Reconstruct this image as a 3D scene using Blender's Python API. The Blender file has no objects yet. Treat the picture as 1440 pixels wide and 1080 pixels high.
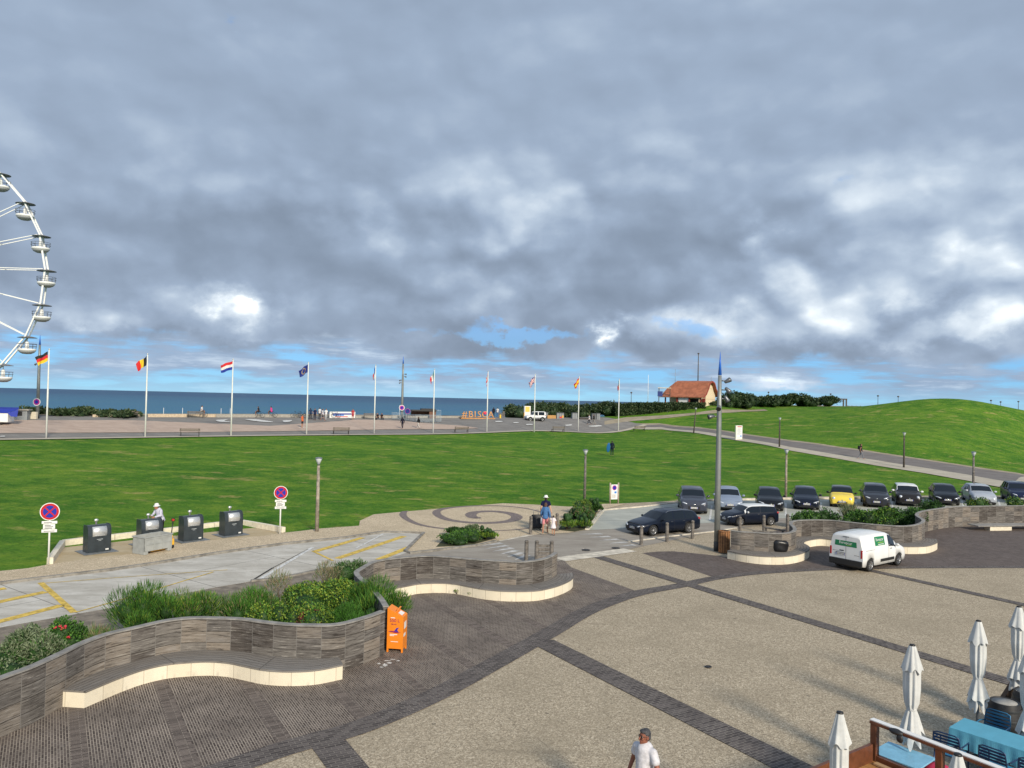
import bpy, bmesh, math, random
import numpy as np
from mathutils import Vector, Matrix
SC = bpy.context.scene
COL = SC.collection
rnd = random.Random(7)
# ------------------------------------------------------------------ camera
F = 1080.0; H = 7.0
CM = Matrix.Rotation(math.pi/2 + math.atan(20/1080), 3, 'X') @ Matrix.Rotation(0.0225, 3, 'Z')
cam = bpy.data.cameras.new('camera'); camo = bpy.data.objects.new('camera', cam); COL.objects.link(camo)
cam.sensor_width = 36; cam.lens = 27.0; cam.clip_start = 0.1; cam.clip_end = 30000
camo.matrix_world = Matrix.Translation((0, 0, H)) @ CM.to_4x4()
SC.camera = camo
# ------------------------------------------------------------------ exposure
SC.view_settings.view_transform = 'Standard'; SC.view_settings.look = 'None'
SC.view_settings.exposure = 0.38; SC.view_settings.gamma = 1
# ------------------------------------------------------------------ sun
SUN_EL = math.radians(27); SH = Vector((-0.44, 0.90, 0)).normalized()      # shadows fall along SH
sun_to = Vector((-SH.x*math.cos(SUN_EL), -SH.y*math.cos(SUN_EL), math.sin(SUN_EL)))
sl = bpy.data.lights.new('sun', 'SUN'); sl.energy = 3.3; sl.angle = math.radians(9.0); sl.color = (1.0, 0.90, 0.74)
so = bpy.data.objects.new('sun', sl); COL.objects.link(so)
so.rotation_euler = (-sun_to).to_track_quat('-Z', 'Y').to_euler()
# ------------------------------------------------------------------ node helper
class NT:
    def __init__(s, tree): s.t = tree; s.n = tree.nodes; s.l = tree.links
    def node(s, typ, **kw):
        n = s.n.new(typ)
        for k, v in kw.items(): setattr(n, k, v)
        return n
    def put(s, sock, v):
        if v is None: return
        if isinstance(v, bpy.types.NodeSocket): s.l.new(v, sock)
        else:
            if hasattr(sock, 'default_value'):
                if sock.type == 'RGBA' and len(v) == 3: v = (*v, 1)
                sock.default_value = v
    def math(s, op, a, b=None, c=None, clamp=False):
        n = s.node('ShaderNodeMath', operation=op, use_clamp=clamp)
        s.put(n.inputs[0], a)
        if b is not None: s.put(n.inputs[1], b)
        if c is not None: s.put(n.inputs[2], c)
        return n.outputs[0]
    def mix(s, f, a, b, mode='MIX'):
        n = s.node('ShaderNodeMix', data_type='RGBA', blend_type=mode)
        s.put(n.inputs['Factor'], f); s.put(n.inputs['A'], a) if False else None
        s.put(n.inputs[6], a); s.put(n.inputs[7], b)
        return n.outputs[2]
    def noise(s, vec, scale, detail=4, rough=0.5, dist=0.0, out=0, lac=2.0):
        n = s.node('ShaderNodeTexNoise'); n.inputs['Scale'].default_value = scale
        n.inputs['Detail'].default_value = detail; n.inputs['Roughness'].default_value = rough
        n.inputs['Distortion'].default_value = dist; n.inputs['Lacunarity'].default_value = lac
        s.put(n.inputs['Vector'], vec); return n.outputs[out]
    def ramp(s, f, stops, mode='LINEAR'):
        n = s.node('ShaderNodeValToRGB'); r = n.color_ramp; r.interpolation = mode
        while len(r.elements) < len(stops): r.elements.new(0.5)
        for e, (p, c) in zip(r.elements, stops):
            e.position = p; e.color = (*c, 1) if not isinstance(c, (int, float)) else (c, c, c, 1)
        s.put(n.inputs[0], f); return n.outputs[0]
    def sstep(s, x, a, b):
        n = s.node('ShaderNodeMapRange', interpolation_type='SMOOTHSTEP')
        s.put(n.inputs[0], x); n.inputs[1].default_value = a; n.inputs[2].default_value = b
        return n.outputs[0]
    def comb(s, x, y, z=0.0):
        n = s.node('ShaderNodeCombineXYZ'); s.put(n.inputs[0], x); s.put(n.inputs[1], y); s.put(n.inputs[2], z); return n.outputs[0]
    def sep(s, v):
        n = s.node('ShaderNodeSeparateXYZ'); s.put(n.inputs[0], v); return n.outputs
    def mapping(s, v, loc=(0, 0, 0), rot=(0, 0, 0), sc=(1, 1, 1)):
        n = s.node('ShaderNodeMapping'); s.put(n.inputs[0], v)
        n.inputs[1].default_value = loc; n.inputs[2].default_value = rot; n.inputs[3].default_value = sc
        return n.outputs[0]
# ------------------------------------------------------------------ sky
world = bpy.data.worlds.new('World'); SC.world = world; world.use_nodes = True
def build_sky():
    t = NT(world.node_tree)
    for n in list(t.n): t.n.remove(n)
    out = t.node('ShaderNodeOutputWorld'); bg = t.node('ShaderNodeBackground'); bg.inputs[1].default_value = 0.118
    t.l.new(bg.outputs[0], out.inputs[0])
    sky = t.node('ShaderNodeTexSky', sky_type='NISHITA'); sky.sun_disc = False
    sky.sun_elevation = SUN_EL; sky.sun_rotation = math.atan2(sun_to.x, sun_to.y); sky.altitude = 10
    tc = t.node('ShaderNodeTexCoord').outputs['Generated']
    x, y, z = t.sep(tc)
    hyp = t.math('SQRT', t.math('ADD', t.math('MULTIPLY', x, x), t.math('MULTIPLY', y, y)))
    el = t.math('DIVIDE', z, t.math('MAXIMUM', hyp, 0.001))            # tan of the elevation
    az = t.math('ARCTAN2', x, y)                                       # 0 = straight out to sea
    elp = t.math('MAXIMUM', el, 0.004)
    # cloud deck seen in perspective: distance grows as the elevation drops
    dd = t.math('DIVIDE', 1.0, t.math('ADD', elp, 0.10))
    px = t.math('MULTIPLY', t.math('SINE', az), dd); py = t.math('MULTIPLY', t.math('COSINE', az), dd)
    deck = t.comb(px, py, 0)
    # warped angular coordinate for the billowing sides of the clouds
    ang = t.comb(t.math('MULTIPLY', az, 1.0), t.math('MULTIPLY', el, 1.35), 0.0)
    w = t.noise(ang, 3.0, 5, 0.55, out=1)
    wv = t.node('ShaderNodeVectorMath', operation='MULTIPLY_ADD'); t.put(wv.inputs[0], w); wv.inputs[1].default_value = (0.07, 0.07, 0.0); t.put(wv.inputs[2], ang)
    wa = wv.outputs[0]
    n_big = t.noise(deck, 0.42, 7, 0.5, 0.0)
    n_mid = t.noise(wa, 4.2, 9, 0.50, 0.0)
    n_fine = t.noise(wa, 13.0, 7, 0.55, 0.0)
    def shifted(v, o):
        k = t.node('ShaderNodeVectorMath', operation='ADD'); t.put(k.inputs[0], v); k.inputs[1].default_value = o; return k.outputs[0]
    wb = shifted(wa, (0.012, 0.030, 0)); rel1 = t.math('SUBTRACT', n_mid, t.noise(wb, 4.2, 9, 0.50, 0.0))     # sunlit tops, dark bases of the billows
    rel2 = t.math('SUBTRACT', n_fine, t.noise(shifted(wa, (0.004, 0.010, 0)), 13.0, 7, 0.55, 0.0))
    n_str = t.noise(t.comb(t.math('MULTIPLY', az, 4.5), t.math('MULTIPLY', el, 32.0)), 1.5, 8, 0.60, 0.0)
    def puff(v, sc):
        k = t.node('ShaderNodeTexVoronoi', voronoi_dimensions='2D', feature='SMOOTH_F1'); k.inputs['Scale'].default_value = sc; k.inputs['Detail'].default_value = 2.2; k.inputs['Roughness'].default_value = .55; k.inputs['Smoothness'].default_value = .35
        t.put(k.inputs['Vector'], v); return k.outputs['Distance']
    wvp = t.node('ShaderNodeVectorMath', operation='MULTIPLY_ADD'); t.put(wvp.inputs[0], t.noise(ang, 11.0, 4, 0.55, out=1)); wvp.inputs[1].default_value = (0.05, 0.04, 0.0); t.put(wvp.inputs[2], wa)
    pf = puff(wvp.outputs[0], 6.0); pf2 = puff(shifted(wvp.outputs[0], (0.012, 0.032, 0)), 6.0)
    wx = t.sep(w); w2 = t.sep(t.noise(ang, 16.0, 6, 0.62, out=1))
    azw = t.math('ADD', t.math('ADD', az, t.math('MULTIPLY', t.math('SUBTRACT', wx[0], 0.5), 0.20)), t.math('MULTIPLY', t.math('SUBTRACT', w2[0], 0.5), 0.13))
    elw = t.math('ADD', t.math('ADD', el, t.math('MULTIPLY', t.math('SUBTRACT', wx[1], 0.5), 0.08)), t.math('MULTIPLY', t.math('SUBTRACT', w2[1], 0.5), 0.075))
    def blob(px_, py_, rx, ry, k=1.0):      # a cloud of the day at a compass bearing and height
        hx = 560 + (px_-720)*0.0225
        a0 = math.atan((px_-720)/F); e0 = (hx-py_)/F*math.cos(a0); rx /= F; ry /= F
        dx = t.math('DIVIDE', t.math('SUBTRACT', azw, a0), rx); dy = t.math('DIVIDE', t.math('SUBTRACT', elw, e0), ry)
        r2 = t.math('ADD', t.math('MULTIPLY', dx, dx), t.math('MULTIPLY', dy, dy))
        return t.math('MULTIPLY', t.math('EXPONENT', t.math('MULTIPLY', r2, -1.0)), k)
    def add(*a):
        r = a[0]
        for b in a[1:]: r = t.math('ADD', r, b)
        return r
    lights = add(blob(670, 345, 130, 60, .26), blob(345, 425, 55, 26, .62), blob(1270, 400, 250, 60, .40), blob(1090, 330, 36, 26, .40),
                 blob(120, 440, 75, 28, .34), blob(850, 465, 24, 18, .9), blob(1000, 445, 80, 34, .22), blob(690, 270, 190, 60, .12),
                 blob(1330, 265, 200, 50, .18), blob(470, 300, 120, 30, .08), blob(560, 425, 90, 18, .22), blob(940, 215, 170, 35, .10),
                 blob(1380, 470, 150, 38, .30), blob(330, 470, 300, 9, .12), blob(1090, 545, 60, 14, .4), blob(250, 265, 200, 40, .06))
    darks = add(blob(480, 350, 230, 55, .15), blob(940, 330, 150, 60, .10), blob(330, 480, 420, 18, .20), blob(1270, 492, 330, 17, .26),
                blob(700, 435, 190, 30, .20), blob(900, 395, 190, 40, .17), blob(1310, 438, 48, 18, .36), blob(640, 330, 60, 30, .10),
                blob(200, 380, 200, 50, .10), blob(400, 140, 70, 30, .05), blob(1000, 410, 110, 22, .12))
    det = t.math('ADD', t.math('MULTIPLY', t.math('SUBTRACT', n_mid, 0.5), 0.62), t.math('MULTIPLY', t.math('SUBTRACT', n_fine, 0.5), 0.22))
    act = t.math('ADD', 0.40, t.math('MULTIPLY', lights, 1.1), clamp=True)     # billows show where the sun reaches the cloud
    rel = t.math('ADD', t.math('ADD', t.math('MULTIPLY', rel1, 0.9), t.math('MULTIPLY', rel2, 0.4)), t.math('MULTIPLY', t.math('SUBTRACT', pf2, pf), 0.78))
    det = t.math('ADD', t.math('MULTIPLY', det, .68), t.math('MULTIPLY', t.math('MULTIPLY', t.math('SUBTRACT', 0.42, pf), 0.34), act))
    rel = t.math('MULTIPLY', rel, act)
    calm = t.math('SUBTRACT', 1.0, t.math('MULTIPLY', t.sstep(el, 0.20, 0.38), 0.60))
    det = t.math('MULTIPLY', t.math('ADD', det, rel), calm)
    field = add(0.40, det, t.math('MULTIPLY', t.math('SUBTRACT', n_big, 0.5), 0.34), lights, t.math('MULTIPLY', darks, -1.0))
    ccol = t.ramp(field, [(0.0, (.150, .190, .252)), (0.20, (.182, .230, .305)), (0.40, (.230, .290, .382)), (0.60, (.325, .392, .480)), (0.80, (.49, .55, .61)), (1.0, (.78, .82, .85))])
    # clear sky behind: Nishita, plus the real deep blue towards the horizon band
    sk = t.node('ShaderNodeVectorMath', operation='MULTIPLY'); t.put(sk.inputs[0], sky.outputs[0]); sk.inputs[1].default_value = (.35, .62, .95)
    clear = t.mix(0.72, sk.outputs[0], t.ramp(el, [(0.0, (3.0, 5.9, 7.8)), (0.03, (1.9, 4.3, 7.0)), (0.12, (1.2, 3.1, 6.6)), (0.5, (.9, 2.3, 5.2)), (1.0, (.8, 2.0, 4.6))]))
    # coverage
    hole = add(blob(700, 468, 110, 13, 1.2), blob(960, 455, 90, 12, 0.55), blob(640, 448, 30, 9, .5), blob(470, 500, 60, 7, .5))
    low = t.sstep(el, 0.088, 0.026)           # thin streaky band under the deck
    cov_low = t.sstep(n_str, 0.38, 0.54)
    cov_low = t.math('MULTIPLY', cov_low, t.math('ADD', 0.35, t.math('MULTIPLY', t.sstep(el, 0.0, 0.03), 0.65)))
    rag = t.math('ADD', n_fine, t.math('MULTIPLY', n_mid, 0.6))
    lowr = t.math('ADD', low, t.math('MULTIPLY', t.math('SUBTRACT', rag, 0.8), 1.6))
    lowm = t.sstep(lowr, 0.35, 0.75)
    hm = t.sstep(t.math('ADD', hole, t.math('MULTIPLY', t.math('MULTIPLY', t.math('SUBTRACT', rag, 0.8), 1.8), t.sstep(hole, 0.0, 0.30))), 0.35, 0.85)
    cov = t.math('MULTIPLY', t.math('SUBTRACT', 1.0, t.math('MULTIPLY', lowm, t.math('SUBTRACT', 1.0, cov_low))), t.math('SUBTRACT', 1.0, t.math('MULTIPLY', hm, 0.62)))
    cov = t.math('MAXIMUM', cov, t.sstep(add(blob(850, 465, 24, 20, 1), blob(1090, 545, 50, 10, .7)), 0.35, 0.7))
    cc = t.node('ShaderNodeVectorMath', operation='SCALE'); t.put(cc.inputs[0], ccol); cc.inputs[3].default_value = 10.0
    lowc = t.mix(t.math('MULTIPLY', lowm, 0.55), cc.outputs[0], t.ramp(n_str, [(0.42, (2.0, 2.9, 4.2)), (0.55, (2.4, 3.3, 4.6)), (0.66, (5.2, 6.2, 7.2))]))
    res = t.mix(cov, clear, lowc)
    t.put(bg.inputs[0], res)
build_sky()
# ------------------------------------------------------------------ pixel helpers: the photo's pixels turned into places on the ground
def ray(px, py): return CM @ Vector(((px-720)/F, -(py-540)/F, -1.0))
def G(px, py, z=0.0):
    d = ray(px, py); k = (z-H)/d.z
    return Vector((d.x*k, d.y*k, z))
def DP(px, py, depth):
    d = ray(px, py); k = depth/d.y
    return Vector((d.x*k, depth, H + d.z*k))
def lerp(a, b, f): return a + (b-a)*f
def pw(x, pts):
    if x <= pts[0][0]: return pts[0][1]
    for (a, fa), (b, fb) in zip(pts, pts[1:]):
        if x <= b:
            u = (x-a)/(b-a); return fa + (fb-fa)*u
    return pts[-1][1]
def sm(x, a, b):
    u = min(1, max(0, (x-a)/(b-a))); return u*u*(3-2*u)
def catmull(pts, n=8, closed=False):
    P = [Vector(p) for p in pts]; out = []
    m = len(P)
    rng = range(m) if closed else range(m-1)
    for i in rng:
        p0 = P[(i-1) % m] if closed or i > 0 else P[0]*2-P[1]
        p1 = P[i]; p2 = P[(i+1) % m]
        p3 = P[(i+2) % m] if closed or i+2 < m else P[-1]*2-P[-2]
        for k in range(n):
            u = k/n
            out.append(0.5*((2*p1)+(-p0+p2)*u+(2*p0-5*p1+4*p2-p3)*u*u+(-p0+3*p1-3*p2+p3)*u**3))
    if not closed: out.append(P[-1])
    return out
# ------------------------------------------------------------------ materials
MATS = {}
def new_mat(name):
    m = bpy.data.materials.new(name); m.use_nodes = True
    t = NT(m.node_tree); b = t.n['Principled BSDF']
    return m, t, b
def mat(name, col, rough=0.6, metal=0.0, var=0.12, scale=6.0, bump=0.0, bscale=60.0, spec=0.5, alpha=None, coat=0.0, emit=None):
    if name in MATS: return MATS[name]
    m, t, b = new_mat(name)
    tc = t.node('ShaderNodeTexCoord').outputs['Object']
    if var > 0:
        n = t.noise(tc, scale, 5, 0.6)
        c = t.mix(t.sstep(n, 0.3, 0.7), tuple(v*(1-var) for v in col), tuple(min(1, v*(1+var)) for v in col))
        t.put(b.inputs['Base Color'], c)
    else: b.inputs['Base Color'].default_value = (*col, 1)
    b.inputs['Roughness'].default_value = rough; b.inputs['Metallic'].default_value = metal
    b.inputs['Specular IOR Level'].default_value = spec
    if coat: b.inputs['Coat Weight'].default_value = coat; b.inputs['Coat Roughness'].default_value = 0.06
    if alpha is not None: b.inputs['Alpha'].default_value = alpha
    if bump:
        bn = t.node('ShaderNodeBump'); bn.inputs['Strength'].default_value = bump; bn.inputs['Distance'].default_value = 0.01
        t.put(bn.inputs['Height'], t.noise(tc, bscale, 3, 0.6)); t.l.new(bn.outputs[0], b.inputs['Normal'])
    MATS[name] = m; return m
def add_bump(t, b, h, strength=0.5, dist=0.01):
    bn = t.node('ShaderNodeBump'); bn.inputs['Strength'].default_value = strength; bn.inputs['Distance'].default_value = dist
    t.put(bn.inputs['Height'], h); t.l.new(bn.outputs[0], b.inputs['Normal'])
# ------------------------------------------------------------------ mesh builder
class MB:
    def __init__(s): s.v = []; s.f = []; s.m = []; s.sm = []; s.mats = []; s.cur = 0; s.smooth = False; s.X = Matrix.Identity(4)
    def use(s, m, smooth=None):
        if m not in s.mats: s.mats.append(m)
        s.cur = s.mats.index(m)
        if smooth is not None: s.smooth = smooth
        return s
    def at(s, M): s.X = M; return s
    def add(s, vs, fs, smooth=None):
        o = len(s.v); X = s.X
        s.v += [tuple(X @ Vector(v)) for v in vs]; s.f += [tuple(i+o for i in f) for f in fs]
        s.m += [s.cur]*len(fs); s.sm += [s.smooth if smooth is None else smooth]*len(fs)
        return s
    def box(s, x0, x1, y0, y1, z0, z1, bev=0.0):
        if bev <= 0:
            v = [(x, y, z) for z in (z0, z1) for y in (y0, y1) for x in (x0, x1)]
            return s.add(v, [(0, 2, 3, 1), (4, 5, 7, 6), (0, 1, 5, 4), (2, 6, 7, 3), (0, 4, 6, 2), (1, 3, 7, 5)], False)
        b = min(bev, (x1-x0)/2.01, (y1-y0)/2.01, (z1-z0)/2.01)
        lay = []
        for z, i in ((z0, b), (z0+b, 0), (z1-b, 0), (z1, b)):
            k = b
            lay.append([(x0+i+(k if i == 0 else 0)*0+0, y0+k+0, z)] if False else
                       [(x0+i, y0+max(i, k)*1.0, z), (x0+max(i, k), y0+i, z), (x1-max(i, k), y0+i, z), (x1-i, y0+max(i, k), z),
                        (x1-i, y1-max(i, k), z), (x1-max(i, k), y1-i, z), (x0+max(i, k), y1-i, z), (x0+i, y1-max(i, k), z)])
        v = sum(lay, []); f = [tuple(range(7, -1, -1)), tuple(range(24, 32))]
        for a in range(3):
            for j in range(8): f.append((a*8+j, a*8+(j+1) % 8, a*8+8+(j+1) % 8, a*8+8+j))
        return s.add(v, f, False)
    def tube(s, pts, r, n=8, cap=True, smooth=True):
        P = [Vector(p) for p in pts]; R = r if isinstance(r, (list, tuple)) else [r]*len(P)
        vs = []; up = None
        for i, p in enumerate(P):
            d = (P[min(i+1, len(P)-1)]-P[max(i-1, 0)])
            d = d.normalized() if d.length > 1e-9 else Vector((0, 0, 1))
            if up is None:
                up = Vector((0, 0, 1)) if abs(d.z) < 0.9 else Vector((0, 1, 0))
            a = d.cross(up)
            if a.length < 1e-4: a = d.orthogonal()
            a.normalize(); b = d.cross(a).normalized(); up = -b if False else up
            for k in range(n):
                q = 2*math.pi*k/n; vs.append(p + a*(math.cos(q)*R[i]) + b*(math.sin(q)*R[i]))
        fs = []
        for i in range(len(P)-1):
            for k in range(n): fs.append((i*n+k, i*n+(k+1) % n, (i+1)*n+(k+1) % n, (i+1)*n+k))
        s.add(vs, fs, smooth)
        if cap:
            o = len(s.v)-len(vs)
            s.f += [tuple(o+k for k in range(n-1, -1, -1)), tuple(o+(len(P)-1)*n+k for k in range(n))]; s.m += [s.cur]*2; s.sm += [False]*2
        return s
    def bar(s, a, b, w, h=None):
        a = Vector(a); b = Vector(b); h = h or w; d = (b-a); L = d.length; d.normalize()
        up = Vector((0, 0, 1)) if abs(d.z) < 0.95 else Vector((0, 1, 0))
        x = d.cross(up).normalized(); y = x.cross(d).normalized()
        v = [p + x*i*w/2 + y*j*h/2 for p in (a, b) for i, j in ((-1, -1), (1, -1), (1, 1), (-1, 1))]
        return s.add(v, [(3, 2, 1, 0), (4, 5, 6, 7), (0, 1, 5, 4), (1, 2, 6, 5), (2, 3, 7, 6), (3, 0, 4, 7)], False)
    def lathe(s, prof, n=16, c=(0, 0, 0), axis='Z', smooth=True, cap=True):
        vs = []
        for r, z in prof:
            for k in range(n):
                q = 2*math.pi*k/n; a, b = r*math.cos(q), r*math.sin(q)
                p = {'Z': (a, b, z), 'Y': (a, z, -b), 'X': (z, a, b)}[axis]
                vs.append((p[0]+c[0], p[1]+c[1], p[2]+c[2]))
        fs = []
        for i in range(len(prof)-1):
            for k in range(n): fs.append((i*n+k, i*n+(k+1) % n, (i+1)*n+(k+1) % n, (i+1)*n+k))
        if cap: fs += [tuple(range(n-1, -1, -1)), tuple((len(prof)-1)*n+k for k in range(n))]
        return s.add(vs, fs, smooth)
    def ball(s, c, r, n=12, m=8):
        rx, ry, rz = r if isinstance(r, (tuple, list)) else (r, r, r)
        vs = [(c[0], c[1], c[2]-rz)]; 
        for i in range(1, m):
            a = -math.pi/2 + math.pi*i/m
            for k in range(n):
                q = 2*math.pi*k/n; vs.append((c[0]+rx*math.cos(a)*math.cos(q), c[1]+ry*math.cos(a)*math.sin(q), c[2]+rz*math.sin(a)))
        vs.append((c[0], c[1], c[2]+rz)); fs = []
        for k in range(n): fs.append((0, 1+(k+1) % n, 1+k))
        for i in range(m-2):
            for k in range(n): fs.append((1+i*n+k, 1+i*n+(k+1) % n, 1+(i+1)*n+(k+1) % n, 1+(i+1)*n+k))
        o = 1+(m-2)*n
        for k in range(n): fs.append((o+k, o+(k+1) % n, len(vs)-1))
        return s.add(vs, fs, True)
    def prism(s, poly, z0, z1, axis='Z'):
        n = len(poly)
        def P(a, b, z): return {'Z': (a, b, z), 'Y': (a, z, b), 'X': (z, a, b)}[axis]
        vs = [P(a, b, z0) for a, b in poly]+[P(a, b, z1) for a, b in poly]
        fs = [tuple(range(n-1, -1, -1)), tuple(range(n, 2*n))]+[(i, (i+1) % n, n+(i+1) % n, n+i) for i in range(n)]
        return s.add(vs, fs, False)
    def build(s, name, parent=None, material=None, recalc=True):
        me = bpy.data.meshes.new(name); me.from_pydata(s.v, [], s.f)
        for m in (s.mats or ([material] if material else [])): me.materials.append(m)
        me.polygons.foreach_set('material_index', s.m); me.polygons.foreach_set('use_smooth', s.sm)
        if recalc:
            bm = bmesh.new(); bm.from_mesh(me); bmesh.ops.recalc_face_normals(bm, faces=bm.faces); bm.to_mesh(me); bm.free()
        me.update()
        o = bpy.data.objects.new(name, me); COL.objects.link(o)
        if parent: o.parent = parent
        return o
def mb(material, smooth=False): return MB().use(material, smooth)
def tag(o, label=None, cat=None, group=None, kind=None):
    if label: o['label'] = label
    if cat: o['category'] = cat
    if group: o['group'] = group
    if kind: o['kind'] = kind
    return o
def thing(name, label, cat, loc=(0, 0, 0), rz=0.0, group=None):
    o = bpy.data.objects.new(name, None); o.empty_display_size = 0.2; COL.objects.link(o)
    o.location = loc; o.rotation_euler = (0, 0, rz)
    return tag(o, label, cat, group)
def copy_tree(o, parent=None):
    c = o.copy(); COL.objects.link(c); c.parent = parent
    for ch in list(o.children): copy_tree(ch, c)
    return c
def clone(o, loc, rz, label, group=None, scale=None):
    c = copy_tree(o); c.location = loc; c.rotation_euler = (0, 0, rz); c['label'] = label
    if group: c['group'] = group
    if scale: c.scale = (scale,)*3
    return c
def text_mesh(txt, size, depth, material, parent, M, name='lettering', align='CENTER', xs=1.0):
    cu = bpy.data.curves.new('t', 'FONT'); cu.body = txt; cu.size = size; cu.extrude = depth; cu.align_x = align; cu.align_y = 'CENTER'
    cu.resolution_u = 3
    ob = bpy.data.objects.new('t', cu); COL.objects.link(ob)
    me = bpy.data.meshes.new_from_object(ob.evaluated_get(bpy.context.evaluated_depsgraph_get()))
    bpy.data.objects.remove(ob); bpy.data.curves.remove(cu)
    me.materials.clear(); me.materials.append(material)
    me.transform(M @ Matrix.Diagonal((xs, 1, 1, 1)))
    o = bpy.data.objects.new(name, me); COL.objects.link(o)
    if parent: o.parent = parent
    return o
def rot(ax, deg): return Matrix.Rotation(math.radians(deg), 4, ax)
def tr(x, y, z): return Matrix.Translation((x, y, z))
# ------------------------------------------------------------------ terrain
def base_h(s):
    return pw(s, [(38, 0), (62, .8), (84, 1.75), (90, 2.1), (108, 3.45), (114, 3.6), (122, 2.0), (140, -9.0), (170, -12.6)])
CTRL = []
for px, py, dep in [(1271, 658, 80), (1369, 700, 61), (1210, 645.6, 87), (1150, 637, 91), (1096, 629, 95), (1040, 618, 105), (978, 609, 116), (859, 641, 88), (870, 606.7, 130), (940, 604, 127),
                    (752, 592, 134), (880, 586, 141), (950, 581, 143), (1040, 575.5, 150), (1100, 572.5, 158), (1180, 572, 157), (1212, 571.8, 150), (1240, 569.5, 146), (1262, 566.3, 141), (1285, 562.5, 138), (1320, 560.3, 134), (1360, 563.2, 131), (1385, 568.5, 129), (1400, 572, 128), (1412, 576, 127), (1428, 582, 126), (1442, 588, 125), (1490, 603, 120),
                    (970, 566, 152), (1320, 610, 100), (1440, 640, 86), (1180, 600, 115), (1440, 668, 72), (700, 589, 128), (800, 587.5, 140), (845, 587.5, 141)]:
    q = DP(px, py, dep); CTRL.append((q.x, q.y, q.z))
CTRL += [(20, 165, 2.2), (29, 175, 3.0), (10, 155, 1.5), (110, 190, 3.0), (60, 200, 6.5), (20, 190, 0.0), (150, 150, 1.5), (160, 100, 1.0), (120, 80, 0.2), (125, 120, .5), (80, 62, .1), (95, 120, 4.6), (130, 230, 5), (200, 200, 4), (40, 175, 6.2), (90, 165, 6.6)]
for s_, t_ in [(40, 0), (40, 40), (55, 20), (60, 50), (70, 0), (70, 60), (86, 0), (86, 40), (86, 70), (100, 0), (100, 40), (100, 70), (112, 20), (112, 60), (40, -60), (70, -60), (90, -60), (110, -50), (30, 60), (125, 60), (125, 0), (150, 60), (150, 0), (150, 130), (180, 100), (210, 60)]:
    X = -.645*s_ + .765*t_; Y = .765*s_ + .645*t_; CTRL.append((X, Y, base_h(s_)))
CT = np.array(CTRL); MQC = 9.0
def _ker(d2): return np.sqrt(d2 + MQC*MQC)
_res = CT[:, 2] - np.array([base_h(-.645*x+.765*y) for x, y, _ in CT])
_A = _ker(((CT[:, None, :2]-CT[None, :, :2])**2).sum(-1)); _A -= np.eye(len(CT))*0.12
_wt = np.linalg.lstsq(_A, _res, rcond=None)[0]
def ground_h(x, y):
    s = -.645*x + .765*y
    m = sm(s, 24, 44)
    if m <= 0: return 0.0
    r = float(_ker((x-CT[:, 0])**2 + (y-CT[:, 1])**2) @ _wt)
    m2 = 1 - sm(math.hypot(x-30, y-120), 150, 220)
    return base_h(s) + r*m*m2
def onT(px, py, start=30.0):
    d = ray(px, py); k = start
    prev = k
    while k < 900:
        p = Vector((0, 0, H)) + d*(k/d.y)
        if p.z < ground_h(p.x, p.y): break
        prev = k; k += 0.5
    a, b = prev, k
    for _ in range(12):
        c = (a+b)/2; p = Vector((0, 0, H)) + d*(c/d.y)
        if p.z < ground_h(p.x, p.y): b = c
        else: a = c
    p = Vector((0, 0, H)) + d*(b/d.y); p.z = ground_h(p.x, p.y); return p
# ------------------------------------------------------------------ setting materials
def obj_xyz(t): return t.node('ShaderNodeTexCoord').outputs['Object']
BR_ANG = math.atan2(-.857, .515)
def m_grass():
    m, t, b = new_mat('grass'); c = obj_xyz(t)
    big = t.noise(t.mapping(c, sc=(.8, 1, 1), rot=(0, 0, .4)), .09, 6, .65)
    mid = t.noise(t.mapping(c, sc=(.8, 1.0, 1), rot=(0, 0, .25)), .55, 7, .72)
    m2 = t.noise(t.mapping(c, loc=(5, 11, 0)), 1.9, 6, .75)
    fine = t.noise(c, 9, 5, .75); m3 = t.noise(t.mapping(c, loc=(3, 1, 0)), 4.5, 5, .8)
    dry = t.noise(t.mapping(c, loc=(31, 7, 0), sc=(.7, 1.2, 1)), .42, 7, .70)
    col = t.mix(t.sstep(big, .38, .62), (.038, .112, .012), (.080, .158, .018))
    col = t.mix(t.math('MULTIPLY', t.sstep(mid, .47, .64), .90), col, (.125, .190, .024))
    col = t.mix(t.math('MULTIPLY', t.sstep(mid, .48, .32), .75), col, (.022, .085, .009))
    col = t.mix(t.math('MULTIPLY', t.sstep(m2, .52, .70), .55), col, (.145, .190, .036))
    col = t.mix(t.math('MULTIPLY', t.sstep(m2, .48, .32), .50), col, (.026, .080, .010))
    col = t.mix(t.math('MULTIPLY', t.sstep(m3, .52, .68), .55), col, (.125, .205, .030))
    col = t.mix(t.math('MULTIPLY', t.sstep(m3, .48, .34), .60), col, (.018, .070, .008))
    col = t.mix(t.math('MULTIPLY', t.sstep(dry, .56, .69), .72), col, (.30, .23, .10))
    col = t.mix(t.math('MULTIPLY', t.sstep(fine, .35, .75), .40), col, t.mix(1.0, col, (1.9, 1.75, 1.6), 'MULTIPLY'))
    col = t.mix(t.math('MULTIPLY', t.sstep(fine, .50, .25), .45), col, t.mix(1.0, col, (.42, .5, .45), 'MULTIPLY'))
    col = t.mix(1.0, col, (1.22, 1.32, 1.15), 'MULTIPLY')
    t.put(b.inputs['Base Color'], col); b.inputs['Roughness'].default_value = .95; b.inputs['Specular IOR Level'].default_value = .1
    add_bump(t, b, t.math('ADD', fine, t.math('MULTIPLY', mid, 2)), .8, .12)
    return m
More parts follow.
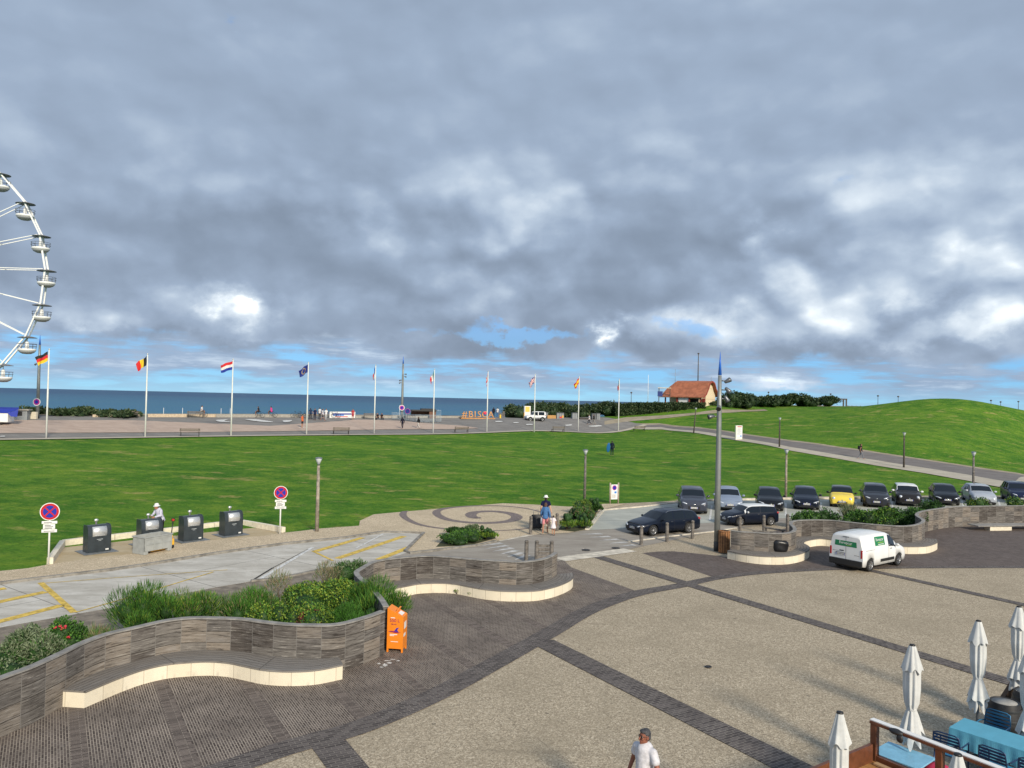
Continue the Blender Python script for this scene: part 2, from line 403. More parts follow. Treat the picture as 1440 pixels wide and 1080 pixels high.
def m_aggregate(name, tint=(1, 1, 1), grain=1.0, streak=0.0):
    m, t, b = new_mat(name); c = obj_xyz(t)
    v = t.node('ShaderNodeTexVoronoi'); v.inputs['Scale'].default_value = 38; t.put(v.inputs[0], c)
    n1 = t.noise(c, 30, 4, .7); n2 = t.noise(c, .5, 6, .6); n3 = t.noise(c, 4, 6, .7); n4 = t.noise(c, 11, 3, .8)
    g = t.sep(v.outputs['Color'])[0]
    col = t.ramp(g, [(0, (.125, .100, .072)), (.3, (.30, .250, .185)), (.62, (.445, .380, .285)), (.85, (.61, .54, .42)), (1, (.78, .71, .58))])
    avg = (.39, .335, .255)
    col = t.mix(.42, col, avg)
    col = t.mix(t.math('MULTIPLY', t.sstep(n1, .55, .30), .75*grain), col, (.085, .075, .06))
    col = t.mix(t.math('MULTIPLY', t.sstep(n4, .48, .72), .45*grain), col, (.64, .57, .45))
    col = t.mix(t.math('MULTIPLY', t.sstep(n4, .50, .30), .45*grain), col, (.14, .125, .10))
    col = t.mix(t.math('MULTIPLY', t.sstep(n3, .35, .68), .30), col, (.28, .24, .18))
    col = t.mix(t.math('MULTIPLY', t.sstep(n2, .42, .66), .38), col, (.25, .215, .16))
    # slab joints of the poured concrete
    br = t.node('ShaderNodeTexBrick'); t.put(br.inputs[0], t.mapping(c, rot=(0, 0, -BR_ANG))); br.offset = 0
    br.inputs['Scale'].default_value = 1; br.inputs['Brick Width'].default_value = 5.2; br.inputs['Row Height'].default_value = 4.4; br.inputs['Mortar Size'].default_value = .012; br.inputs['Mortar Smooth'].default_value = .5
    col = t.mix(t.math('MULTIPLY', br.outputs['Fac'], t.math('MULTIPLY', t.sstep(n3, .4, .6), .6)), col, (.07, .065, .055))
    gum = t.node('ShaderNodeTexVoronoi'); gum.inputs['Scale'].default_value = .9; t.put(gum.inputs[0], c)
    col = t.mix(t.math('MULTIPLY', t.math('LESS_THAN', gum.outputs['Distance'], .045), .55), col, (.10, .09, .075))
    tk = t.noise(t.mapping(c, rot=(0, 0, .9), sc=(.25, 3, 1)), .6, 4, .6); col = t.mix(t.math('MULTIPLY', t.sstep(tk, .60, .70), .28), col, (.17, .145, .11))
    col = t.mix(1.0, col, (1.13, 1.10, 1.05), 'MULTIPLY')
    if tint != (1, 1, 1): col = t.mix(1.0, col, tint, 'MULTIPLY')
    t.put(b.inputs['Base Color'], col); b.inputs['Roughness'].default_value = .9; b.inputs['Specular IOR Level'].default_value = .2
    add_bump(t, b, t.math('ADD', v.outputs['Distance'], n1), .35, .012)
    return m
def m_brick(name, bw=.20, rh=.052, joint=.0085, dark=(.066, .050, .044), lite=(.160, .128, .110), mort=(.45, .385, .31), ang=BR_ANG, bands=True):
    m, t, b = new_mat(name); c = obj_xyz(t)
    cr = t.mapping(c, rot=(0, 0, -ang))
    br = t.node('ShaderNodeTexBrick'); t.put(br.inputs[0], cr); I = br.inputs
    I['Scale'].default_value = 1; I['Brick Width'].default_value = bw; I['Row Height'].default_value = rh; I['Mortar Size'].default_value = joint; I['Mortar Smooth'].default_value = .35
    I['Bias'].default_value = -.1; I['Color1'].default_value = (*dark, 1); I['Color2'].default_value = (*lite, 1)
    n = t.noise(c, .8, 6, .65); n2 = t.noise(c, 14, 4, .7); n3 = t.noise(c, 2.6, 5, .7)
    mo = t.mix(t.sstep(n, .32, .70), tuple(v*.50 for v in mort), mort)
    col = t.mix(br.outputs['Fac'], br.outputs['Color'], mo)
    col = t.mix(t.math('MULTIPLY', t.sstep(n2, .5, .8), .5), col, (.20, .18, .165))
    col = t.mix(t.math('MULTIPLY', t.sstep(n3, .55, .75), .30), col, (.26, .235, .215))
    if bands:   # soldier courses every few metres, without pale joints
        xyz = t.sep(cr); yy = t.math('MODULO', t.math('ADD', xyz[1], 177.47), 1.78)
        inb = t.math('MULTIPLY', t.math('LESS_THAN', yy, .30), 1.0)
        br2 = t.node('ShaderNodeTexBrick'); t.put(br2.inputs[0], t.mapping(c, rot=(0, 0, -ang+math.pi/2))); J = br2.inputs
        J['Scale'].default_value = 1; J['Brick Width'].default_value = .36; J['Row Height'].default_value = .06; J['Mortar Size'].default_value = .005; J['Color1'].default_value = (*dark, 1); J['Color2'].default_value = (*[v*1.05 for v in lite], 1); J['Mortar'].default_value = (.30, .26, .215, 1)
        col = t.mix(inb, col, br2.outputs['Color'])
    st = t.noise(t.mapping(c, loc=(4, 9, 0)), .22, 5, .6)
    col = t.mix(t.math('MULTIPLY', t.sstep(st, .52, .72), .35), col, (.15, .13, .12))
    t.put(b.inputs['Base Color'], col); b.inputs['Roughness'].default_value = .8; b.inputs['Specular IOR Level'].default_value = .3
    add_bump(t, b, t.math('MULTIPLY', br.outputs['Fac'], -1.0), .5, .008)
    return m
def m_concrete(name, a, bb, crack=True, track=None):
    m, t, b = new_mat(name); c = obj_xyz(t)
    n = t.noise(t.mapping(c, sc=(1, 2.2, 1), rot=(0, 0, -.35)), .55, 7, .65, .4); n2 = t.noise(c, 22, 4, .7); n3 = t.noise(c, 3.2, 5, .65)
    col = t.mix(t.sstep(n, .30, .72), a, bb)
    col = t.mix(t.math('MULTIPLY', t.sstep(n3, .55, .72), .35), col, tuple(v*.62 for v in a))
    col = t.mix(t.math('MULTIPLY', t.sstep(n2, .5, .75), .30), col, tuple(v*.6 for v in a))
    if crack:
        br = t.node('ShaderNodeTexBrick'); t.put(br.inputs[0], t.mapping(c, rot=(0, 0, .62), loc=(1, 2, 0))); br.offset = .5
        br.inputs['Scale'].default_value = 1; br.inputs['Brick Width'].default_value = 7.5; br.inputs['Row Height'].default_value = 4.6; br.inputs['Mortar Size'].default_value = .018
        col = t.mix(t.math('MULTIPLY', br.outputs['Fac'], .75), col, (.09, .08, .07))
        st = t.noise(t.mapping(c, loc=(9, 3, 0), sc=(1, 2.4, 1), rot=(0, 0, .5)), .9, 4, .6)
        col = t.mix(t.math('MULTIPLY', t.sstep(st, .70, .74), .8), col, (.10, .09, .085))
    t.put(b.inputs['Base Color'], col); b.inputs['Roughness'].default_value = .9; b.inputs['Specular IOR Level'].default_value = .2
    add_bump(t, b, t.math('ADD', n2, n3), .25, .01)
    return m
M_GRASS = m_grass(); M_AGG = m_aggregate('plaza_aggregate'); M_AGG2 = m_aggregate('sidewalk_aggregate', (1.32, 1.29, 1.24), .6)
M_BRICK = m_brick('dark_brick'); M_BROWN = m_brick('brown_brick', .2, .1, .006, (.088, .068, .060), (.145, .115, .102), (.22, .185, .16), bands=False)
M_BAND = m_brick('band_brick', .22, .085, .006, (.060, .050, .048), (.135, .116, .108), (.38, .34, .29), ang=BR_ANG+math.pi/2, bands=False)
M_CONC = m_concrete('light_concrete', (.40, .375, .325), (.60, .575, .52))
M_ROAD = m_concrete('road_concrete', (.265, .235, .20), (.36, .33, .285), crack=False)
M_LOT = m_concrete('parking_concrete', (.36, .37, .33), (.46, .47, .42), crack=False)
M_SAND = m_concrete('sandy_ground', (.42, .33, .20), (.50, .42, .29), crack=False)
M_KERB = mat('kerb_stone', (.22, .205, .18), .9, var=.35, scale=3)
M_PALEK = mat('pale_kerb', (.58, .53, .44), .9, var=.25, scale=2.5)
M_WHITEP = mat('white_paint', (.60, .60, .58), .8, var=.35, scale=7)
M_WORN = mat('worn_white_paint', (.44, .43, .41), .85, var=.35, scale=3)
M_YELLOWP = mat('yellow_paint', (.60, .42, .08), .8, var=.35, scale=5)
M_SPIRAL = mat('spiral_brick', (.18, .145, .135), .9, var=.3, scale=9)
M_PINK = m_concrete('pink_paving', (.42, .32, .26), (.53, .42, .345), crack=False)
M_ASPH = m_concrete('promenade_asphalt', (.185, .175, .165), (.26, .25, .235), crack=False)
M_PATH = m_concrete('path_asphalt', (.16, .145, .14), (.215, .20, .19), crack=False)
M_PATHB = m_concrete('path_border', (.40, .36, .29), (.50, .46, .38), crack=False)
M_DUNE = m_concrete('dune_sand', (.25, .215, .15), (.42, .36, .27), crack=False)
# ------------------------------------------------------------------ terrain mesh
def grid_lines(a, b, segs):
    xs = [a]
    while xs[-1] < b:
        st = [d for lim, d in segs if xs[-1] < lim][0]; xs.append(xs[-1]+st)
    return xs
def terrain():
    xs = grid_lines(-170, 330, [(-80, 6), (130, 2.0), (1e9, 8)]); ys = grid_lines(-40, 330, [(24, 8), (180, 2.0), (1e9, 8)])
    v = []
    for y in ys:
        for x in xs:
            z = ground_h(x, y); v.append((x, y, z))
    n = len(xs)
    f = [(j*n+i, j*n+i+1, (j+1)*n+i+1, (j+1)*n+i) for j in range(len(ys)-1) for i in range(n-1)]
    m = MB().use(M_GRASS, True); m.add(v, f)
    return tag(m.build('lawn', recalc=False), kind='structure')
terrain()
def sheet(name, pts, z, material, kind='structure'):
    """flat polygon on the level part of the ground; pts in world metres"""
    m = MB().use(material); m.add([(p[0], p[1], z) for p in pts], [tuple(range(len(pts)))])
    me_o = m.build(name)
    bm = bmesh.new(); bm.from_mesh(me_o.data); bmesh.ops.triangulate(bm, faces=bm.faces)
    for f in bm.faces:
        if f.normal.z < 0: f.normal_flip()
    bm.to_mesh(me_o.data); bm.free()
    return tag(me_o, kind=kind)
def px2(pts, z=0.0): return [G(*p, z).xy for p in pts]
def drape(name, left, right, off, material, n=60, m=6, name_kind='structure'):
    """ribbon between two world polylines draped over the terrain"""
    def resamp(P):
        P = [Vector(p[:2]) for p in P]; L = [0]
        for a, b in zip(P, P[1:]): L.append(L[-1]+(b-a).length)
        out = []
        for i in range(n+1):
            q = L[-1]*i/n; k = max(j for j in range(len(L)) if L[j] <= q+1e-9); k = min(k, len(P)-2)
            out.append(P[k].lerp(P[k+1], (q-L[k])/max(1e-9, L[k+1]-L[k])))
        return out
    A = resamp(left); B = resamp(right); v = []
    for i in range(n+1):
        for j in range(m+1):
            p = A[i].lerp(B[i], j/m); v.append((p.x, p.y, ground_h(p.x, p.y)+off))
    f = [(i*(m+1)+j, i*(m+1)+j+1, (i+1)*(m+1)+j+1, (i+1)*(m+1)+j) for i in range(n) for j in range(m)]
    q = MB().use(material, True); q.add(v, f); o = q.build(name)
    return tag(o, kind=name_kind)
# ------------------------------------------------------------------ sea
def m_sea():
    m, t, b = new_mat('sea_water'); c = obj_xyz(t)
    x, y, z = t.sep(c)
    n = t.noise(t.mapping(c, sc=(.12, 1, 1), rot=(0, 0, -.12)), .012, 6, .6)
    far = t.sstep(y, 250, 3500)
    col = t.mix(far, (.034, .155, .265), (.012, .062, .155))
    col = t.mix(t.math('MULTIPLY', t.sstep(n, .45, .65), .5), col, (.045, .165, .22))
    foam = t.noise(t.mapping(c, sc=(.10, 1, 1), rot=(0, 0, -.1), loc=(50, 0, 0)), .035, 7, .62)
    fm = t.math('MULTIPLY', t.sstep(foam, .60, .70), t.sstep(y, 900, 300))
    col = t.mix(t.math('MULTIPLY', fm, .35), col, (.42, .55, .60))
    t.put(b.inputs['Base Color'], col); b.inputs['Roughness'].default_value = .45; b.inputs['Specular IOR Level'].default_value = .22
    w = t.noise(t.mapping(c, sc=(.4, 1, 1)), .25, 6, .65)
    add_bump(t, b, w, 1.0, 1.2)
    return m
ms = MB().use(m_sea()); ms.add([(-14000, 100, -12), (14000, 100, -12), (14000, 14000, -12), (-14000, 14000, -12)], [(0, 1, 2, 3)])
tag(ms.build('sea'), kind='structure')
# far land strip on the right horizon
mf = MB().use(M_DUNE, True)
vv = []; ff = []
for i in range(41):
    X = 120+i*30; Y = 330+i*9
    for j, (dy, dz) in enumerate([(0, 3), (10, 6.0+math.sin(i*.7)*.35), (40, 6.6+math.sin(i*1.3)*.3), (90, 4), (140, -12)]): vv.append((X, Y+dy, dz))
ff = [(i*5+j, i*5+j+1, i*5+j+6, i*5+j+5) for i in range(40) for j in range(4)]
mf.add(vv, ff); tag(mf.build('terrain_dune'), kind='structure')
# ------------------------------------------------------------------ level paving
lawn_edge = [(-140, 823), (0, 804), (40, 800), (64, 795.5), (87, 768), (120, 764), (300, 742), (342, 738.5), (400, 749), (450, 744), (505, 740), (506, 733), (530, 722), (560, 716), (587, 711.5), (620, 709.5), (700, 708), (750, 710), (800, 713), (822, 712), (850, 709), (918, 706), (955, 703.7), (1068, 700), (1100, 699), (1240, 697), (1415, 697), (1560, 697)]
pl = px2(lawn_edge) + [Vector((70, 20)), Vector((70, -30)), Vector((-60, -30)), Vector((-60, 10))]
sheet('plaza', pl, .006, M_AGG)
# dark brick field between the curving walls and the arc
arc_out = [(160, 1120), (292, 1078), (378, 1049), (430, 1034), (500, 1014), (598, 973), (677, 932), (720, 909), (762, 886), (808, 860), (850, 843), (893, 831)]
arc_all = [G(*p).to_2d() for p in arc_out] + [G(*p).to_2d() for p in [(946.7, 822), (993, 812.5), (1043, 806), (1100, 802), (1166, 799), (1230, 797.5), (1300, 796.5), (1440, 796.5), (1560, 798)]]
arcP = catmull([(p.x, p.y, 0) for p in arc_all], 6)
iarc = min(range(len(arcP)), key=lambda i: (arcP[i].xy-G(893, 831).xy).length)
iarc2 = min(range(len(arcP)), key=lambda i: (arcP[i].xy-G(1000, 810).xy).length)
wallfield = [(-160, 1120), (-160, 960), (0, 900), (200, 860), (430, 850), (505, 825), (520, 800), (600, 780), (700, 780), (785, 780), (803, 798)]
sheet('brick_paving', [p.xy for p in arcP[iarc::-1]] + px2(wallfield), .012, M_BRICK)
sheet('brown_paving', [p.xy for p in arcP[iarc2:]] + px2([(1560, 735), (1440, 735), (1300, 742), (1120, 740), (1030, 760), (1023, 784), (993, 780), (947, 775.5), (925, 776), (903, 778)]), .012, M_BROWN)
def ribbon_flat(name, P, w0, w1, z, material, kind='structure'):
    """band of constant width to the left of / right of a world polyline"""
    P = [Vector(p[:2]) for p in P]; L = []; R = []
    for i, p in enumerate(P):
        d = (P[min(i+1, len(P)-1)]-P[max(i-1, 0)]).normalized(); n = Vector((-d.y, d.x))
        a = w0(i/(len(P)-1)) if callable(w0) else w0; b = w1(i/(len(P)-1)) if callable(w1) else w1
        L.append(p+n*a); R.append(p+n*b)
    v = [(p.x, p.y, z) for p in L]+[(p.x, p.y, z) for p in R]; n = len(P)
    q = MB().use(material); q.add(v, [(i, i+1, n+i+1, n+i) for i in range(n-1)])
    return tag(q.build(name), kind=kind)
ribbon_flat('paving_band', arcP, 0.0, lambda u: -.66 if u < .5 else lerp(-.66, -.42, min(1, (u-.5)*4)), .018, M_BAND)
for a, b, w in [((833, 781), (1460, 972), .55), ((763, 903), (1135, 1090), .75), ((460, 1044), (520, 1120), .7), ((1222, 802), (1520, 869), .45)]:
    A = G(*a).xy; B = G(*b).xy; B = B + (B-A).normalized()*18
    ribbon_flat('paving_band', [A.lerp(B, i/8) for i in range(9)], w/2, -w/2, .022, M_BAND)
# sandy pad round the bins
sheet('sandy_pad', px2([(66, 795), (88, 769), (120, 765), (300, 743), (340, 740), (398, 750.5), (365, 755), (290, 761), (245, 767), (190, 779), (115, 788)]), .010, M_SAND)
# left road of light concrete
kerb_l = [(-140, 843), (0, 822), (51, 815.6), (155, 803), (222, 793), (300, 780), (400, 766), (485, 757.5), (540, 749)]
front_l = [(467, 799), (391, 815), (353, 818), (300, 827), (178, 851), (142, 858), (84, 868), (0, 883), (-140, 905)]
sheet('road', px2(kerb_l + [(595, 751), (570, 775), (575, 779), (535, 792)] + front_l), .012, M_CONC)
sheet('road', px2([(574, 777), (605, 776), (675, 767.5), (697, 762), (740, 753), (800, 749), (826, 745.4), (880, 742.6), (1100, 728), (1300, 720), (1560, 712), (1560, 735), (1300, 735), (1120, 733), (1003, 748), (883, 773), (787, 789), (700, 800), (535, 800), (530, 791)]), .014, M_ROAD)
sheet('parking', px2([(848, 718.5), (900, 714), (952, 708), (1000, 705), (1100, 703), (1240, 702), (1560, 702), (1560, 713), (1300, 721), (1100, 729), (880, 743.5), (826, 746)]), .020, M_LOT)
sheet('pavement', px2([(-140, 822.5)]+lawn_edge[1:4]+[(115, 788), (190, 779), (245, 767), (290, 761), (365, 755), (398, 750.5)]+lawn_edge[9:20]+[(850, 709), (880, 709), (848, 717), (825, 745.5), (800, 750), (740, 753), (697, 762), (675, 767.5), (605, 776), (577, 778), (571, 775), (596, 750.5), (540, 748.5)]+kerb_l[-2::-1]), .030, M_AGG2)
def kerb(name, pts, w, h, material, closed=False, off=0.0, z0=0.0):
    P = [G(*p).xy for p in pts] if not isinstance(pts[0], Vector) else pts
    q = MB().use(material); n = len(P); O = []; I = []
    for i, p in enumerate(P):
        a = P[(i-1) % n] if closed else P[max(i-1, 0)]; b = P[(i+1) % n] if closed else P[min(i+1, n-1)]
        d = (b-a).normalized(); nn = Vector((-d.y, d.x)); O.append(p+nn*(off+w/2)); I.append(p+nn*(off-w/2))
    v = [(p.x, p.y, z) for z in (z0, z0+h) for p in O] + [(p.x, p.y, z) for z in (z0, z0+h) for p in I]
    for i in range(n if closed else n-1):
        j = (i+1) % n
        q.add([v[i], v[j], v[n+i], v[n+j], v[2*n+i], v[2*n+j], v[3*n+i], v[3*n+j]], [(0, 1, 3, 2), (5, 4, 6, 7), (2, 3, 7, 6)] + ([(0, 2, 6, 4)] if (i == 0 and not closed) else []) + ([(1, 5, 7, 3)] if (i == n-2 and not closed) else []))
    return tag(q.build(name), kind='structure')
kerb('kerb', kerb_l, .16, .10, M_KERB)
kerb('kerb', [(540, 749), (596, 750.5), (570, 776), (577, 779), (605, 776), (640, 771.5), (675, 767.5), (697, 762)], .16, .09, M_KERB)
kerb('kerb', [(848, 718), (825.5, 745.6)], .22, .08, M_PALEK)
kerb('kerb', [(848, 718), (900, 713.5), (952, 707.5)], .12, .08, M_PALEK)
kerb('kerb', [(952, 706), (1000, 704.5), (1100, 702.3), (1240, 701.2), (1560, 701.2)], .2, .13, M_PALEK)
kerb('kerb', [(884, 762.5), (940, 755), (1003, 748), (1035, 743)], .14, .05, M_PALEK)
kerb('kerb', [(353, 818.3), (391, 815), (458, 801), (535, 793)], .15, .08, M_KERB)
# road markings (each one a sheet, a few millimetres above the road)
def stripe(a, b, w, material, z=.022, w2=None, name='road_marking'):
    A = G(*a).xy; B = G(*b).xy
    return ribbon_flat(name, [A.lerp(B, i/6) for i in range(7)], lambda u: lerp(w, w2 or w, u)/2, lambda u: -lerp(w, w2 or w, u)/2, z, material)
for a, b in [((443, 776), (510, 756.5)), ((474, 786), (568, 754.5)), ((532, 787.5), (578, 769)), ((-60, 860), (64, 833)), ((-60, 890), (87, 852)), ((-60, 838), (8, 828))]: stripe(a, b, .34, M_YELLOWP)
stripe((439, 775), (468, 789), .12, M_YELLOWP); stripe((57, 820), (104, 862), .2, M_YELLOWP)
stripe((60, 821), (190, 811), .05, M_YELLOWP, .024); stripe((190, 811), (320, 802), .05, M_YELLOWP, .024)
stripe((106, 862), (178, 842), .07, M_YELLOWP, .024); stripe((178, 842), (300, 805), .07, M_YELLOWP, .024)
stripe((364, 816), (440, 770), .16, M_WHITEP); stripe((500, 772), (539, 751.5), .10, M_WHITEP, .026)
M_DARKJ = mat('joint_tar', (.035, .032, .03), .8, var=.3)
stripe((354, 817.5), (384, 799), .09, M_DARKJ, .026); stripe((384, 799), (433, 773), .035, M_DARKJ, .026)
for a, b in [((1001, 711.5), (998, 732)), ((1105, 708), (1105, 726)), ((1154.6, 707), (1155.5, 725)), ((1203, 705.5), (1207, 718)), ((1254, 705.5), (1256, 718)), ((1303, 705), (1300, 715)), ((1353, 704.5), (1355, 714)), ((1404, 704.5), (1407, 714)), ((1056, 709), (1052, 728))]:
    stripe(a, b, .12, M_WHITEP, .026)
stripe((695, 760), (757, 749), .85, M_PALEK, .024, name='crossing_border'); stripe((786, 787.5), (886, 774), .85, M_PALEK, .024, name='crossing_border')
for k in range(6):
    u = k/5
    A = (lerp(672, 724, u), lerp(768.5, 788, u)); B = (lerp(706, 742, u), lerp(764.5, 781, u))
    stripe(A, B, .05, M_WORN, .024, w2=.36)
for k in range(5):
    u = k/4
    A = (lerp(846, 893, u), lerp(751, 767, u)); B = (lerp(815, 870, u), lerp(752, 769, u))
    stripe(A, B, .42, M_WORN, .024, w2=.05)
# spiral of dark paving in the round forecourt
SPC = G(677, 727.5).xy
spts = [(676, 729.0), (666, 728.5), (662, 724.5), (669, 721), (692, 719.8), (716, 722.5), (727, 728), (714, 734), (675, 736.3), (632, 732), (614, 723), (622, 716.5), (656, 712.6), (700, 712), (737, 715.3), (764, 722), (777, 730), (765, 738), (737, 744.5), (700, 747), (662, 747.3), (628, 744.8), (588, 738), (567, 726), (573, 717.5), (590, 713.5)]
sp = catmull([(*G(*p).xy, 0) for p in spts], 5)
ribbon_flat('spiral_paving', sp, lambda u: pw(u, [(0, .28), (.08, .34), (.25, .34), (.45, .22), (.6, .10), (.8, .10), (.93, .22), (1, .05)]), lambda u: -pw(u, [(0, .28), (.08, .34), (.25, .34), (.45, .22), (.6, .10), (.8, .10), (.93, .22), (1, .05)]), .036, M_SPIRAL)
# drain covers and small fixtures in the ground
M_IRON = mat('cast_iron', (.05, .05, .052), .6, .6, var=.3)
for p, r, lab in [((996, 939), .09, 'small round drain cover in the middle of the beige plaza'), ((824, 774.3), .2, 'dark drain cover on the left of two in the crossing border strip'), ((866, 771.5), .2, 'dark drain cover on the right of two in the crossing border strip')]:
    g = G(*p); q = mb(M_IRON, True); q.lathe([(r, 0), (r, .012), (r*.8, .016), (r*.78, .010), (0.01, .012)], 20); o = q.build('drain_cover'); o.location = (g.x, g.y, .026); tag(o, lab, 'drain cover', 'drain covers in the paving')
# ------------------------------------------------------------------ promenade on the plateau above the lawn
def st(s, t_): return Vector((-.645*s+.765*t_, .765*s+.645*t_))
def strip(name, s0, s1, t0, t1, off, material, n=60, m=8): return drape(name, [st(s0, lerp(t0, t1, i/20)) for i in range(21)], [st(s1, lerp(t0, t1, i/20)) for i in range(21)], off, material, n, m)
strip('promenade', 87.2, 113, -60, 104, .05, M_ASPH, 70, 12)
strip('promenade_kerb', 86.6, 87.6, -60, 104, .09, M_PATHB, 70, 2)
strip('seafront_strip', 110.5, 113.8, -60, 96, .10, M_DUNE, 70, 2)
def blob_sheet(name, pxs, off, material):
    P = [onT(*p).xy for p in pxs]; c = sum(P, Vector((0, 0)))/len(P)
    P2 = [q.xy for q in catmull([(p.x, p.y, 0) for p in P], 6, True)]; rings = 6; v = []; n = len(P2)
    for r in range(rings+1):
        for p in P2:
            q = c.lerp(p, r/rings); v.append((q.x, q.y, ground_h(q.x, q.y)+off))
    f = [(r*n+i, r*n+(i+1) % n, (r+1)*n+(i+1) % n, (r+1)*n+i) for r in range(rings) for i in range(n)]
    q = MB().use(material, True); q.add(v, f); return tag(q.build(name), kind='structure')
blob_sheet('pink_paving', [(-60, 609), (20, 610), (120, 609.5), (220, 609), (330, 608), (440, 606.5), (560, 604.5), (640, 603.5), (672, 603), (650, 599.5), (600, 596), (560, 592.5), (500, 591), (500, 596), (440, 600.5), (330, 600.5), (235, 596), (190, 592), (60, 592), (-60, 592)], .09, M_PINK)
for pxs in [[(304, 592.0), (320, 591.2), (315, 593.2), (325, 594.4), (309, 594.4)], [(345, 591.2), (370, 594.5), (384, 594.6), (362, 591)], [(398, 592.5), (410, 592), (408, 594), (400, 595)], [(697, 593.2), (705, 593), (706, 594.2), (698, 594.4)], [(722, 595), (728, 594.8), (729, 595.8), (723, 596)], [(828, 600), (842, 599), (846, 600.3), (832, 601)], [(740, 597.5), (748, 597.3), (749, 598.4), (741, 598.6)], [(795, 598.5), (803, 597.9), (804, 599), (797, 599.8)], [(0, 615), (6, 614.6), (7, 615.6), (1, 616)]]:
    blob_sheet('ground_marking', pxs, .13, M_WHITEP)
# path from the parking up to the promenade, and the sandy track under the hedge
pathB = [(880, 600.5), (930, 601), (980, 606.5), (1040, 616.5), (1110, 629), (1180, 640.5), (1240, 649), (1300, 658.5), (1360, 668), (1430, 680), (1520, 697)]
pathT = [(880, 597), (930, 597.5), (980, 602.5), (1040, 611), (1110, 621), (1180, 630.5), (1240, 639), (1300, 648), (1360, 657), (1430, 667), (1520, 682)]
pathK = [(880, 602.5), (930, 604), (980, 609.5), (1040, 620.5), (1110, 634), (1180, 646), (1240, 656.5), (1300, 666), (1360, 676.5), (1430, 690), (1520, 708)]
PB = [onT(*p) for p in pathB]; PT = [onT(*p) for p in pathT]; PK = [onT(*p) for p in pathK]
drape('path', PB, PT, .05, M_PATH, 90, 5); drape('path_border', PK, PB, .06, M_PATHB, 90, 3)
PT2 = [onT(px, py-2.0) for px, py in pathT]; drape('path_edge', PT, PT2, .035, M_DUNE, 90, 2)
drape('path', [onT(1415, 690), onT(1425, 680), onT(1434, 672), onT(1470, 668)], [onT(1560, 700), onT(1530, 690), onT(1500, 678), onT(1500, 670)], .08, M_PATHB, 20, 4)
drape('sandy_track', [onT(*p) for p in [(850, 597.5), (878, 593.5), (930, 589), (980, 583.5), (1030, 580.5), (1080, 577.8)]], [onT(*p) for p in [(850, 592.5), (878, 587.5), (930, 584.5), (980, 580.5), (1030, 576.5), (1075, 575.8)]], .06, M_DUNE, 40, 4)
# ------------------------------------------------------------------ timber walls with seats
def m_boards(name, bw, rh, tones, vj=(.33, .32, .30), hj=(.05, .045, .04), grain=1.0, seed=0.0, vjw=.012, hjw=.012):
    m, t, b = new_mat(name); uv = t.node('ShaderNodeUVMap').outputs[0]
    u, v, _ = t.sep(uv)
    fu = t.math('FLOOR', t.math('DIVIDE', u, bw)); fv = t.math('FLOOR', t.math('DIVIDE', v, rh))
    wn = t.node('ShaderNodeTexWhiteNoise', noise_dimensions='2D'); t.put(wn.inputs[0], t.comb(t.math('ADD', fu, seed), fv))
    wn2 = t.node('ShaderNodeTexWhiteNoise', noise_dimensions='1D'); t.put(wn2.inputs['W'], t.math('ADD', fu, seed+.5))
    tone = t.math('ADD', t.math('MULTIPLY', wn.outputs[0], .35), t.math('MULTIPLY', wn2.outputs[0], .65))
    col = t.ramp(tone, [(i/(len(tones)-1), c) for i, c in enumerate(tones)])
    g = t.noise(t.comb(t.math('MULTIPLY', u, 1.6), t.math('MULTIPLY', v, 22), t.math('MULTIPLY', wn.outputs[0], 40)), 1.5, 6, .7, .3)
    g2 = t.noise(t.comb(t.math('MULTIPLY', u, .7), t.math('MULTIPLY', v, 3), seed), 1.7, 5, .65)
    col = t.mix(t.math('MULTIPLY', t.sstep(g, .50, .34), .85*grain), col, (.018, .014, .012))
    col = t.mix(t.math('MULTIPLY', t.sstep(g, .54, .68), .65*grain), col, (.40, .375, .34))
    col = t.mix(t.math('MULTIPLY', t.sstep(g2, .50, .72), .45*grain), col, (.24, .225, .215))
    mu = t.math('MODULO', u, bw); mv = t.math('MODULO', v, rh)
    ju = t.math('LESS_THAN', mu, vjw*2); jv = t.math('LESS_THAN', mv, hjw)
    col = t.mix(t.math('MULTIPLY', jv, .8), col, hj); col = t.mix(t.math('MULTIPLY', ju, .75), col, vj)
    t.put(b.inputs['Base Color'], col); b.inputs['Roughness'].default_value = .85; b.inputs['Specular IOR Level'].default_value = .2
    add_bump(t, b, t.math('SUBTRACT', g, t.math('MULTIPLY', t.math('MAXIMUM', ju, jv), 1.5)), .5, .012)
    return m
M_WALL = m_boards('weathered_boards', .62, .285, [(.045, .038, .034), (.100, .088, .079), (.150, .138, .126), (.175, .160, .145), (.235, .20, .165), (.135, .125, .116), (.080, .070, .064)], vj=(.22, .21, .195), hj=(.03, .026, .022), vjw=.007, hjw=.014)
M_SEAT = m_boards('seat_planks', 2.3, .125, [(.17, .16, .15), (.22, .205, .19), (.20, .18, .16)], vj=(.08, .075, .07), grain=.5, seed=5, hjw=.016)
M_CAP = mat('grey_coping', (.25, .24, .225), .9, var=.25, scale=4)
